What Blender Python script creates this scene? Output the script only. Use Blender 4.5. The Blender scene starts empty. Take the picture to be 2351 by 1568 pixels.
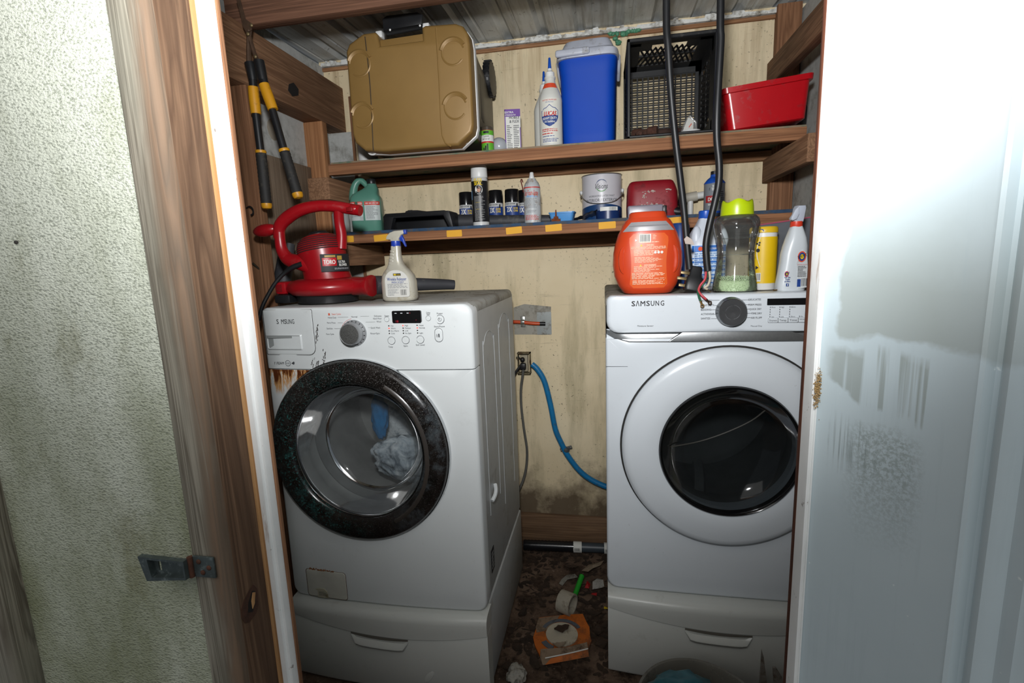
import bpy, bmesh, math, random
from mathutils import Vector, Matrix, Euler, noise
random.seed(11)
sc = bpy.context.scene
COL = sc.collection
PI = math.pi

# ------------------------------------------------------------------ camera, world, lamp, exposure
cam_data = bpy.data.cameras.new('camera')
cam = bpy.data.objects.new('camera', cam_data)
COL.objects.link(cam)
cam_data.sensor_fit = 'HORIZONTAL'
cam_data.sensor_width = 36.0
cam_data.lens = 17.341
cam_data.clip_start = 0.02
cam.matrix_world = Matrix(((0.982809, 0.006937, 0.184497, 0.0), (0.180737, 0.167915, -0.969092, 0.0),
                           (-0.037703, 0.985777, 0.163775, 1.42), (0, 0, 0, 1)))
sc.camera = cam
world = bpy.data.worlds.new('world')
sc.world = world
world.use_nodes = True
_bg = world.node_tree.nodes['Background']
_bg.inputs['Color'].default_value = (0.80, 0.88, 1.0, 1)
_bg.inputs['Strength'].default_value = 0.16
fl = bpy.data.lights.new('camera_flash', 'SPOT')
fl.spot_size = math.radians(134)
fl.spot_blend = 1.0
fl.shadow_soft_size = .05
fl.energy = 132
fl.color = (.98, .99, 1.0)
flash = bpy.data.objects.new('camera_flash', fl)
COL.objects.link(flash)
flash.location = (-0.03, 0.02, 1.73)
flash.rotation_euler = Euler((math.radians(90 + 15), 0, math.radians(6)))
bl = bpy.data.lights.new('porch_ceiling_bounce', 'AREA')
bl.shape = 'RECTANGLE'
bl.size, bl.size_y = 3.0, 1.8
bl.energy = 24
bl.color = (1.0, .99, .95)
bounce = bpy.data.objects.new('porch_ceiling_bounce', bl)
COL.objects.link(bounce)
bounce.location = (-0.2, -1.15, 2.75)
bounce.rotation_euler = Euler((math.radians(32), 0, 0))
vs = sc.view_settings
vs.view_transform = 'Standard'
vs.look = 'None'
vs.exposure = 0.0
vs.gamma = 1.0
vs.use_curve_mapping = False

# ------------------------------------------------------------------ materials
def lin(h):
    if isinstance(h, str):
        h = h.lstrip('#')
        c = [int(h[i:i + 2], 16) / 255 for i in (0, 2, 4)]
    else:
        c = [x / 255 for x in h]
    return tuple(x / 12.92 if x <= 0.04045 else ((x + 0.055) / 1.055) ** 2.4 for x in c)

class NT:
    """Small shader-graph helper."""
    def __init__(s, name):
        s.m = bpy.data.materials.new(name)
        s.m.use_nodes = True
        s.t = s.m.node_tree
        s.b = s.t.nodes['Principled BSDF']
        s.tc = s.t.nodes.new('ShaderNodeTexCoord')
    def n(s, typ, **kw):
        x = s.t.nodes.new(typ)
        for k, v in kw.items():
            setattr(x, k, v)
        return x
    def l(s, a, b):
        s.t.links.new(a, b)
    def mapped(s, scale=(1, 1, 1), loc=(0, 0, 0), rot=(0, 0, 0)):
        mp = s.n('ShaderNodeMapping')
        mp.inputs['Scale'].default_value = scale
        mp.inputs['Location'].default_value = loc
        mp.inputs['Rotation'].default_value = rot
        s.l(s.tc.outputs['Object'], mp.inputs['Vector'])
        return mp.outputs['Vector']
    def noise(s, scale, detail=4, rough=.55, vec=None, dist=0):
        x = s.n('ShaderNodeTexNoise')
        x.inputs['Scale'].default_value = scale
        x.inputs['Detail'].default_value = detail
        x.inputs['Roughness'].default_value = rough
        x.inputs['Distortion'].default_value = dist
        s.l(vec if vec is not None else s.tc.outputs['Object'], x.inputs['Vector'])
        return x.outputs['Fac']
    def ramp(s, fac, stops, interp='LINEAR'):
        r = s.n('ShaderNodeValToRGB')
        r.color_ramp.interpolation = interp
        el = r.color_ramp.elements
        while len(el) < len(stops):
            el.new(.5)
        for e, (p, c) in zip(el, stops):
            e.position = p
            e.color = (c, c, c, 1) if isinstance(c, (int, float)) else (*c, 1)
        s.l(fac, r.inputs['Fac'])
        return r.outputs['Color']
    def mix(s, fac, a, b, mode='MIX'):
        x = s.n('ShaderNodeMix', data_type='RGBA', blend_type=mode)
        for sock, v in ((x.inputs[0], fac), (x.inputs[6], a), (x.inputs[7], b)):
            if isinstance(v, (int, float)):
                sock.default_value = v if sock is x.inputs[0] else (v, v, v, 1)
            elif isinstance(v, tuple):
                sock.default_value = (*v, 1)
            else:
                s.l(v, sock)
        return x.outputs[2]
    def math(s, op, a, b=0.0, clamp=False):
        x = s.n('ShaderNodeMath', operation=op, use_clamp=clamp)
        for sock, v in ((x.inputs[0], a), (x.inputs[1], b)):
            if isinstance(v, (int, float)):
                sock.default_value = v
            else:
                s.l(v, sock)
        return x.outputs[0]
    def xyz(s):
        x = s.n('ShaderNodeSeparateXYZ')
        s.l(s.tc.outputs['Object'], x.inputs[0])
        return x.outputs
    def rng(s, v, a, b, c=0.0, d=1.0):
        x = s.n('ShaderNodeMapRange', clamp=True)
        s.l(v, x.inputs[0])
        for i, q in enumerate((a, b, c, d)):
            x.inputs[i + 1].default_value = q
        return x.outputs[0]
    def bump(s, h, strength=.3, dist=.002):
        x = s.n('ShaderNodeBump')
        x.inputs['Strength'].default_value = strength
        x.inputs['Distance'].default_value = dist
        s.l(h, x.inputs['Height'])
        s.l(x.outputs['Normal'], s.b.inputs['Normal'])
    def set(s, **kw):
        names = dict(col='Base Color', rough='Roughness', metal='Metallic', spec='Specular IOR Level', coat='Coat Weight',
                     trans='Transmission Weight', ior='IOR', alpha='Alpha', em='Emission Color', ems='Emission Strength', sss='Subsurface Weight')
        for k, v in kw.items():
            sock = s.b.inputs[names[k]]
            if isinstance(v, (int, float)):
                sock.default_value = v
            elif isinstance(v, tuple):
                sock.default_value = (*v, 1)
            else:
                s.l(v, sock)
        return s

def plain(name, col, rough=.5, metal=0, var=.12, vs=14, spec=.5, coat=0, dirt=None, bump=0, bscale=200, emit=0):
    """Paint / plastic / metal with uneven colour and optional dirt (colour, amount 0-1, scale)."""
    g = NT(name)
    c = lin(col)
    f = g.noise(vs, 5)
    out = g.ramp(f, [(.3, tuple(x * (1 - var) for x in c)), (.7, tuple(min(1, x * (1 + var * .6)) for x in c))])
    r = rough
    if dirt:
        dc, am, ds = dirt
        d1 = g.noise(ds, 8, .7)
        msk = g.rng(d1, .62 - am * .3, .80 - am * .3)
        out = g.mix(msk, out, lin(dc))
        r = g.rng(msk, 0, 1, rough, min(1, rough + .35))
    g.set(col=out, rough=r, metal=metal, spec=spec, coat=coat)
    if emit:
        g.set(em=c, ems=emit)
    if bump:
        g.bump(g.noise(bscale, 3), bump, .001)
    return g.m

def clear(name, tint, rough=.05, gloss=1.0, haze=0.0, hazecol=(.5, .5, .5)):
    """Thin clear plastic or glass: see-through with a glossy sheen and some haze."""
    g = NT(name)
    t = g.t
    tr = g.n('ShaderNodeBsdfTransparent'); tr.inputs[0].default_value = (*tint, 1)
    gl = g.n('ShaderNodeBsdfGlossy'); gl.inputs['Roughness'].default_value = rough
    df = g.n('ShaderNodeBsdfDiffuse'); df.inputs[0].default_value = (*hazecol, 1)
    fr = g.n('ShaderNodeFresnel'); fr.inputs[0].default_value = 1.45
    m1 = g.n('ShaderNodeMixShader'); m2 = g.n('ShaderNodeMixShader')
    hz = g.rng(g.noise(9, 6, .65), .3, .8, haze * .5, min(1, haze * 1.5))
    g.l(hz, m1.inputs[0]); g.l(tr.outputs[0], m1.inputs[1]); g.l(df.outputs[0], m1.inputs[2])
    g.l(g.math('MULTIPLY', fr.outputs[0], gloss, True), m2.inputs[0])
    g.l(m1.outputs[0], m2.inputs[1]); g.l(gl.outputs[0], m2.inputs[2])
    out = [x for x in t.nodes if x.type == 'OUTPUT_MATERIAL'][0]
    g.l(m2.outputs[0], out.inputs[0])
    return g.m

def wood(name, light, dark, axis='x', scale=1.0, rough=.8, knots=True, grey=None, contrast=1.0, edge=None):
    """Sawn softwood with long grain along one axis, fibres, dark streaks and a few knots."""
    g = NT(name)
    s = [26 * scale] * 3
    i = 'xyz'.index(axis)
    s[i] = 1.1 * scale
    v = g.mapped(tuple(s))
    n1 = g.noise(1.0, 3, .5, v, dist=.8)
    rings = g.math('FRACT', g.math('MULTIPLY', n1, 7.0))
    rings = g.ramp(rings, [(0, 0.0), (.65, 1.0), (.95, .25), (1, 0.0)])
    s2 = [160 * scale] * 3
    s2[i] = 3.0 * scale
    n2 = g.noise(1.0, 4, .6, g.mapped(tuple(s2)))
    base = g.mix(g.math('MULTIPLY', rings, min(1, .75 * contrast)), lin(light), lin(dark))
    col = g.mix(g.rng(n2, .35, .75, 0, .55), base, tuple(x * .55 for x in lin(dark)))
    big = g.noise(3.0, 4)
    col = g.mix(g.rng(big, .45, .75, 0, .45), col, lin(dark))
    if knots:
        sk = [5.0] * 3
        sk[i] = 2.4
        vo = g.n('ShaderNodeTexVoronoi')
        g.l(g.mapped(tuple(sk)), vo.inputs['Vector'])
        vo.inputs['Scale'].default_value = 1.0
        km = g.rng(vo.outputs['Distance'], .05, .12, 1, 0)
        col = g.mix(km, col, tuple(x * .35 for x in lin(dark)))
    if grey:
        col = g.mix(g.rng(g.noise(5, 5), .35, .7, .0, .5), col, lin(grey))
    if edge:
        e = g.rng(g.math('ADD', g.xyz()[0], g.math('MULTIPLY', g.math('SUBTRACT', big, .5), .05)), edge[0], edge[1])
        col = g.mix(g.math('MULTIPLY', e, .8), col, g.mix(rings, tuple(q * .5 for q in lin(edge[2])), lin(edge[2])))
    g.set(col=col, rough=rough, spec=.25)
    g.bump(g.math('ADD', rings, g.math('MULTIPLY', n2, 1.5)), .35, .0012)
    return g.m

# ------------------------------------------------------------------ mesh helpers
class B:
    """Collects faces of one mesh part."""
    def __init__(s):
        s.v, s.f = [], []
    def add(s, v, f):
        o = len(s.v)
        s.v += [tuple(p) for p in v]
        s.f += [tuple(i + o for i in q) for q in f]
        return s
    def box(s, x0, x1, y0, y1, z0, z1, b=0, seg=2, mat=None):
        bm = bmesh.new()
        bmesh.ops.create_cube(bm, size=1)
        for v in bm.verts:
            v.co = Vector(((x0 + x1) / 2 + v.co.x * (x1 - x0), (y0 + y1) / 2 + v.co.y * (y1 - y0), (z0 + z1) / 2 + v.co.z * (z1 - z0)))
        if b > 0:
            b = min(b, .49 * min(abs(x1 - x0), abs(y1 - y0), abs(z1 - z0)))
            bmesh.ops.bevel(bm, geom=bm.edges[:], offset=b, segments=seg, profile=.5, affect='EDGES')
        if mat:
            bm.transform(mat)
        return s.bm(bm)
    def bm(s, bm):
        bm.verts.index_update()
        s.add([v.co for v in bm.verts], [[v.index for v in f.verts] for f in bm.faces])
        bm.free()
        return s
    def lathe(s, prof, c=(0, 0, 0), seg=28, m=None, cap=True, a0=0, a1=2 * PI, sx=1, sy=1):
        """profile [(r, z)] around the local z axis, moved by c or matrix m"""
        full = abs(a1 - a0 - 2 * PI) < 1e-6
        k = seg if full else seg + 1
        vs_, fs = [], []
        for r, z in prof:
            for i in range(k):
                a = a0 + (a1 - a0) * i / seg
                vs_.append(Vector((r * math.cos(a) * sx, r * math.sin(a) * sy, z)))
        for j in range(len(prof) - 1):
            for i in range(seg):
                i2 = (i + 1) % k
                fs.append((j * k + i, j * k + i2, (j + 1) * k + i2, (j + 1) * k + i))
        if cap and full:
            if prof[0][0] > 1e-6: fs.append(tuple(reversed(range(k))))
            if prof[-1][0] > 1e-6: fs.append(tuple(range((len(prof) - 1) * k, len(prof) * k)))
        M = m if m is not None else Matrix.Translation(c)
        return s.add([M @ p for p in vs_], fs)
    def loft(s, rings, cap=True, closed=True):
        k = len(rings[0])
        fs = []
        for j in range(len(rings) - 1):
            for i in range(k if closed else k - 1):
                i2 = (i + 1) % k
                fs.append((j * k + i, j * k + i2, (j + 1) * k + i2, (j + 1) * k + i))
        if cap:
            fs.append(tuple(reversed(range(k))))
            fs.append(tuple(range((len(rings) - 1) * k, len(rings) * k)))
        return s.add([p for r in rings for p in r], fs)
    def tube(s, pts, r, seg=10, sm=6, cap=True, flat=None):
        pts = [Vector(p) for p in pts]
        rs = list(r) if hasattr(r, '__len__') else [r] * len(pts)
        P_, R_ = [], []
        n = len(pts)
        for i in range(n - 1):
            p0, p1, p2, p3 = pts[max(0, i - 1)], pts[i], pts[i + 1], pts[min(n - 1, i + 2)]
            for k in range(sm):
                t = k / sm
                P_.append(.5 * (2 * p1 + (p2 - p0) * t + (2 * p0 - 5 * p1 + 4 * p2 - p3) * t * t + (3 * p1 - p0 - 3 * p2 + p3) * t ** 3))
                R_.append(rs[i] * (1 - t) + rs[i + 1] * t)
        P_.append(pts[-1]); R_.append(rs[-1])
        rings, up = [], None
        for i, p in enumerate(P_):
            d = (P_[min(i + 1, len(P_) - 1)] - P_[max(i - 1, 0)])
            d = d.normalized() if d.length > 1e-9 else Vector((0, 0, 1))
            if up is None:
                up = Vector((0, -1, 0)) if abs(d.y) < .8 else Vector((1, 0, 0))
            a = (up - d * up.dot(d))
            a = a.normalized() if a.length > 1e-6 else d.orthogonal().normalized()
            up = a
            b = d.cross(a)
            fy = flat if flat else 1.0
            rings.append([p + R_[i] * (a * math.cos(2 * PI * q / seg) * fy + b * math.sin(2 * PI * q / seg)) for q in range(seg)])
        return s.loft(rings, cap)
    def poly(s, pts, y0, y1, b=0, seg=2, axis='y'):
        """polygon in (x, z) extruded from y0 to y1 (axis x: points are (y, z); axis z: points are (x, y))"""
        bm = bmesh.new()
        def mk(p, t):
            return {'y': (p[0], t, p[1]), 'x': (t, p[0], p[1]), 'z': (p[0], p[1], t)}[axis]
        f0 = bm.faces.new([bm.verts.new(mk(p, y0)) for p in pts])
        r = bmesh.ops.extrude_face_region(bm, geom=[f0])
        d = y1 - y0
        for v in [e for e in r['geom'] if isinstance(e, bmesh.types.BMVert)]:
            v.co += Vector({'y': (0, d, 0), 'x': (d, 0, 0), 'z': (0, 0, d)}[axis])
        bmesh.ops.recalc_face_normals(bm, faces=bm.faces[:])
        if b > 0:
            capf = [f for f in bm.faces if len(f.verts) == len(pts) and f.calc_center_median()['xyz'.index(axis)] < min(y0, y1) + 1e-6]
            ed = list({e for f in capf for e in f.edges})
            bmesh.ops.bevel(bm, geom=ed, offset=b, segments=seg, profile=.5, affect='EDGES')
        return s.bm(bm)
    def ball(s, c, r, seg=14, m=None):
        rx, ry, rz = (r, r, r) if not hasattr(r, '__len__') else r
        n = max(5, seg // 2)
        prof = [(math.sin(PI * i / n), -math.cos(PI * i / n)) for i in range(n + 1)]
        M = Matrix.Translation(c) @ (m if m is not None else Matrix.Identity(4)) @ Matrix.Diagonal((rx, ry, rz, 1))
        prof[0] = (1e-4, -1); prof[-1] = (1e-4, 1)
        return s.lathe(prof, seg=seg, m=M)
    def disc(s, c, r, y=None, seg=20, n='y', ri=0):
        ring = [(math.cos(2 * PI * i / seg), math.sin(2 * PI * i / seg)) for i in range(seg)]
        f = (lambda q, R_: (c[0] + q[0] * R_, c[1], c[2] + q[1] * R_)) if n == 'y' else (lambda q, R_: (c[0] + q[0] * R_, c[1] + q[1] * R_, c[2]))
        if ri == 0:
            return s.add([f(q, r) for q in ring], [tuple(range(seg))])
        return s.add([f(q, r) for q in ring] + [f(q, ri) for q in ring],
                     [(i, (i + 1) % seg, seg + (i + 1) % seg, seg + i) for i in range(seg)])
    def quad(s, x0, x1, z0, z1, y):
        return s.add([(x0, y, z0), (x1, y, z0), (x1, y, z1), (x0, y, z1)], [(0, 1, 2, 3)])
    def patch(s, r, a0, a1, z0, z1, c=(0, 0, 0), seg=14, sy=1.0):
        """piece of a cylinder's skin; angle 0 faces the viewer (-y), positive to +x"""
        v, f = [], []
        for i in range(seg + 1):
            a = math.radians(a0 + (a1 - a0) * i / seg)
            for z in (z0, z1):
                v.append((c[0] + r * math.sin(a), c[1] - r * math.cos(a) * sy, c[2] + z))
        for i in range(seg):
            f.append((2 * i, 2 * i + 2, 2 * i + 3, 2 * i + 1))
        return s.add(v, f)
    def text(s, txt, x, z, h, y=0, al='c', bold=0.0, it=0.0, wrap=None, c=(0, 0, 0), m=None, sx=1.0, rot=0.0, fit=None):
        """flat print facing -y at (x, y, z centre), letter height h; wrap=r lays it round a cylinder at c"""
        vs_, fs = glyphs(txt, bold, it)
        if not vs_: return s
        w = max(p[0] for p in vs_); lo = min(p[0] for p in vs_)
        k = h / .72
        if fit: sx = fit / max(1e-6, (w - lo) * k)
        off = {'c': -(w + lo) / 2, 'l': -lo, 'r': -w}[al]
        out = []
        cr, sr = math.cos(rot), math.sin(rot)
        for px_, pz_, ly in vs_:
            qx, qz = (px_ + off) * k * sx, pz_ * k - h / 2
            qx, qz = qx * cr - qz * sr, qx * sr + qz * cr
            X_, Z_ = x + qx, z + qz
            if wrap:
                a = X_ / wrap
                p = Vector((c[0] + (wrap + ly) * math.sin(a), c[1] - (wrap + ly) * math.cos(a), c[2] + Z_))
            else:
                p = Vector((X_ + c[0], y + c[1] - ly, Z_ + c[2]))
            out.append(m @ p if m is not None else p)
        return s.add(out, fs)
    def lines(s, x0, x1, z0, z1, n, y=0, wrap=None, c=(0, 0, 0), fill=.45, m=None, ragged=True):
        """rows of small print too fine to read"""
        st = (z1 - z0) / n
        rr = random.Random(int((x0 + z0 + x1) * 1e5))
        for i in range(n):
            z = z1 - (i + .5) * st
            xe = x1 - (rr.random() ** 2) * (x1 - x0) * (.45 if ragged else 0)
            x = x0
            while x < xe - 1e-6:
                wv = min(xe - x, (x1 - x0) * rr.uniform(.06, .2))
                a, b_ = x, x + wv * .82
                zz0, zz1 = z - st * fill / 2, z + st * fill / 2
                if wrap:
                    q = [(a, zz0), (b_, zz0), (b_, zz1), (a, zz1)]
                    v = [Vector((c[0] + wrap * math.sin(p / wrap), c[1] - wrap * math.cos(p / wrap), c[2] + w)) for p, w in q]
                else:
                    v = [Vector((c[0] + p, c[1] + y, c[2] + w)) for p, w in ((a, zz0), (b_, zz0), (b_, zz1), (a, zz1))]
                if m is not None: v = [m @ p for p in v]
                s.add(v, [(0, 1, 2, 3)])
                x += wv
        return s
    def bars(s, x0, x1, z0, z1, n, y=0, wrap=None, c=(0, 0, 0), m=None):
        """barcode"""
        rr = random.Random(5)
        x = x0
        while x < x1:
            w = (x1 - x0) / n * rr.choice((.35, .35, .6, .9))
            q = ((x, z0), (x + w, z0), (x + w, z1), (x, z1))
            if wrap:
                v = [Vector((c[0] + wrap * math.sin(p / wrap), c[1] - wrap * math.cos(p / wrap), c[2] + k)) for p, k in q]
            else:
                v = [Vector((c[0] + p, c[1] + y, c[2] + k)) for p, k in q]
            if m is not None: v = [m @ p for p in v]
            s.add(v, [(0, 1, 2, 3)])
            x += w + (x1 - x0) / n * rr.choice((.4, .7))
        return s
    def xf(s, m):
        s.v = [tuple(m @ Vector(p)) for p in s.v]
        return s

_gl = {}
def glyphs(txt, bold=0.0, it=0.0):
    key = (txt, bold, it)
    if key not in _gl:
        cu = bpy.data.curves.new('lettering', 'FONT')
        cu.body = txt; cu.size = 1.0; cu.resolution_u = 2; cu.shear = it
        cu.fill_mode = 'FRONT'
        o = bpy.data.objects.new('lettering_source', cu)
        me = bpy.data.meshes.new_from_object(o)
        gv, gf = [], []
        for la, dx in enumerate((-bold, 0.0, bold) if bold > 0 else (0.0,)):      # bold print: strokes struck three times
            o_ = len(gv)
            gv += [(v.co.x + dx, v.co.y, la * 4e-5) for v in me.vertices]
            gf += [tuple(i + o_ for i in p.vertices) for p in me.polygons]
        _gl[key] = (gv, gf)
        bpy.data.objects.remove(o); bpy.data.curves.remove(cu); bpy.data.meshes.remove(me)
    return _gl[key]

def obj(name, b, mat, parent=None, smooth=40, world=False, loc=None, kind=None, label=None):
    """ONE mesh object out of b; world=True: b is in world coordinates and is re-based on the parent's place"""
    me = bpy.data.meshes.new(name)
    v = b.v
    if world and parent is not None:
        o0 = root_of(parent).location
        v = [(p[0] - o0.x, p[1] - o0.y, p[2] - o0.z) for p in v]
    me.from_pydata(v, [], b.f)
    bm = bmesh.new(); bm.from_mesh(me)
    bmesh.ops.recalc_face_normals(bm, faces=bm.faces[:])
    bm.to_mesh(me); bm.free()
    if smooth:
        me.shade_smooth()
        me.set_sharp_from_angle(angle=math.radians(smooth))
    me.materials.append(mat)
    o = bpy.data.objects.new(name, me)
    COL.objects.link(o)
    if parent is not None: o.parent = parent
    if loc: o.location = loc
    if kind: o['kind'] = kind
    if label: o['label'] = label
    return o

def flatprint(name, b, mat, parent, world=False):
    small = name in ('panel_print', 'symbols', 'red_lettering', 'fine_print', 'black_panel', 'blue_print', 'green_panel', 'white_panel')
    return obj(name, b, mat, parent, smooth=0, world=world, kind='stuff' if small else None)

def root_of(o):
    while o.parent is not None: o = o.parent
    return o

def thing(name, label, cat, loc=(0, 0, 0), rot=(0, 0, 0), group=None):
    o = bpy.data.objects.new(name, None)
    o.empty_display_size = .05
    COL.objects.link(o)
    o.location = loc; o.rotation_euler = rot
    o['label'] = label; o['category'] = cat
    if group: o['group'] = group
    return o

def tag(o, label, cat, group=None, kind=None):
    if label: o['label'] = label
    if cat: o['category'] = cat
    if group: o['group'] = group
    if kind: o['kind'] = kind
    return o

def superring(w, d, z, n=4.0, seg=32, c=(0, 0)):
    out = []
    for i in range(seg):
        a = 2 * PI * i / seg
        ca, sa = math.cos(a), math.sin(a)
        out.append((c[0] + w / 2 * math.copysign(abs(ca) ** (2 / n), ca), c[1] + d / 2 * math.copysign(abs(sa) ** (2 / n), sa), z))
    return out

def axis_m(p, q):
    """matrix placing local z axis from p towards q"""
    p, q = Vector(p), Vector(q)
    return Matrix.Translation(p) @ (q - p).to_track_quat('Z', 'Y').to_matrix().to_4x4()

def rounded(x0, x1, z0, z1, r, seg=4):
    rs = r if hasattr(r, '__len__') else (r,) * 4       # bl, br, tr, tl
    out = []
    for (cx, cz, a), q in zip(((x0, z0, 180), (x1, z0, 270), (x1, z1, 0), (x0, z1, 90)), rs):
        ox = cx + (q if cx == x0 else -q); oz = cz + (q if cz == z0 else -q)
        if q < 1e-6: out.append((cx, cz)); continue
        for i in range(seg + 1):
            t = math.radians(a + 90 * i / seg)
            out.append((ox + q * math.cos(t), oz + q * math.sin(t)))
    return out

def raycast_poly(poly, cx, cz, a):
    d = Vector((math.cos(a), math.sin(a)))
    best = None
    n = len(poly)
    for i in range(n):
        p, q = Vector(poly[i]), Vector(poly[(i + 1) % n])
        e = q - p
        den = d.x * e.y - d.y * e.x
        if abs(den) < 1e-12: continue
        t = ((p.x - cx) * e.y - (p.y - cz) * e.x) / den
        u = ((p.x - cx) * d.y - (p.y - cz) * d.x) / den
        if t > 0 and -1e-6 <= u <= 1 + 1e-6 and (best is None or t < best): best = t
    return (cx + d.x * best, cz + d.y * best)

YM = Matrix.Rotation(PI / 2, 4, 'X')      # lathe axis z -> -y

# ------------------------------------------------------------------ setting: materials
W_X = wood('sawn_wood_along_x', '#b0845f', '#7d573c', 'x')
W_Y = wood('sawn_wood_along_y', '#a07a5c', '#6d4d37', 'y')
W_Z = wood('sawn_wood_along_z', '#bd8a60', '#875a3a', 'z')
W_ZD = wood('dark_stud_wood', '#9f7455', '#6a4832', 'z')
W_JAMB = wood('jamb_wood', '#82664f', '#4f3a2c', 'z', .8)
W_RAW = wood('raw_orange_wood', '#c79a69', '#a87a4e', 'z', 1.0, knots=False, contrast=.4)
W_GREY = wood('weathered_post_wood', '#aba393', '#5f5548', 'z', 1.35, grey='#8d8c7e', contrast=1.25, edge=(-.607, -.586, '#7d6450'))
W_PLY = wood('weathered_plywood', '#8d7a66', '#655444', 'z', 1.2, grey='#857a6c')
W_SH = wood('shelf_rail_wood', '#ab7a57', '#774f37', 'x', .9)

def wall_paint():
    g = NT('stained_cream_wall_paint')
    x, y, z = g.xyz()
    c = g.ramp(g.noise(3, 6), [(.3, lin('#d8c6a2')), (.7, lin('#e7d7b6'))])
    # brown run-down streaks that start at the top edge
    st = g.noise(1.0, 5, .6, g.mapped((22, 22, 1.2)))
    top = g.rng(z, 1.9, 2.36, 0, 1)
    m = g.math('MULTIPLY', g.rng(st, .5, .72), g.math('MULTIPLY', top, .8))
    c = g.mix(m, c, lin('#8a6b45'))
    # broad grimy streaks
    st2 = g.noise(1.0, 6, .65, g.mapped((9, 9, 1.6)))
    c = g.mix(g.rng(st2, .48, .74, 0, .7), c, lin('#8d8565'))
    # mould specks
    sp = g.noise(70, 4, .7)
    area = g.rng(g.noise(4, 3), .4, .62, 0, 1)
    c = g.mix(g.math('MULTIPLY', g.rng(sp, .60, .67), g.math('MULTIPLY', area, .95)), c, lin('#2c2822'))
    # horizontal scuffs, tide marks
    hs = g.noise(1.0, 5, .7, g.mapped((5, 5, 60)))
    c = g.mix(g.rng(hs, .62, .75, 0, .35), c, lin('#6e664f'))
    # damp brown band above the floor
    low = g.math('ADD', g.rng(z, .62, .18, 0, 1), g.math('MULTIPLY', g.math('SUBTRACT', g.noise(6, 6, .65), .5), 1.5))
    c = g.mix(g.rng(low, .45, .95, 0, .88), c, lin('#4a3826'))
    g.set(col=c, rough=.75, spec=.3)
    g.bump(g.math('ADD', g.noise(120, 4), g.math('MULTIPLY', st, 2)), .25, .0012)
    return g.m
M_WALL = wall_paint()

def pebble(name, c1, c2, algae):
    g = NT(name)
    x, y, z = g.xyz()
    v = g.mapped((1.0, 1, 1.75), rot=(0, .35, 0))
    n = g.noise(215, 2, .45, v)
    big = g.noise(30, 3, .6, v)
    c = g.ramp(g.noise(2.5, 5), [(.3, lin(c1)), (.7, lin(c2))])
    c = g.mix(g.rng(n, .34, .47, .55, 0), c, lin('#7e8372'))  # shade between the pebbles painted in as darker crevices
    if algae:
        a = g.math('ADD', g.rng(z, 1.75, .75, 0, .85), g.math('MULTIPLY', g.math('SUBTRACT', g.noise(5, 6, .6, g.mapped((1.6, 1, .7))), .5), 1.7))
        c = g.mix(g.rng(a, .18, .95, 0, .80), c, lin('#7b7f56'))
        c = g.mix(g.rng(g.noise(7, 5, .7, g.mapped((1, 1, .6), (3, 1, 2))), .60, .78, 0, .6), c, lin('#6f6a3c'))
    g.set(col=c, rough=.55, spec=.4)
    g.bump(g.math('ADD', n, g.math('MULTIPLY', big, .5)), .75, .004)
    return g.m
M_FRP = pebble('pebbled_panel', '#cfd4c2', '#dcdfcf', True)
M_FRP_IN = plain('panel_back_face', '#b4b5b1', .7, var=.12, vs=40, dirt=('#77756c', .35, 9), bump=.3, bscale=90)

def trim_paint():
    g = NT('chipped_white_paint')
    c = g.ramp(g.noise(12, 4), [(.3, lin('#e2e4e2')), (.7, lin('#eff0ee'))])
    v = g.mapped((22, 22, 3.2))
    c = g.mix(g.rng(g.noise(1, 6, .7, v), .61, .67, 0, .75), c, lin('#b5a497'))
    c = g.mix(g.rng(g.noise(40, 5, .7), .66, .72, 0, .8), c, lin('#5c4a3a'))
    g.set(col=c, rough=.45)
    g.bump(g.noise(30, 5), .2, .001)
    return g.m
M_TRIM = trim_paint()

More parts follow.
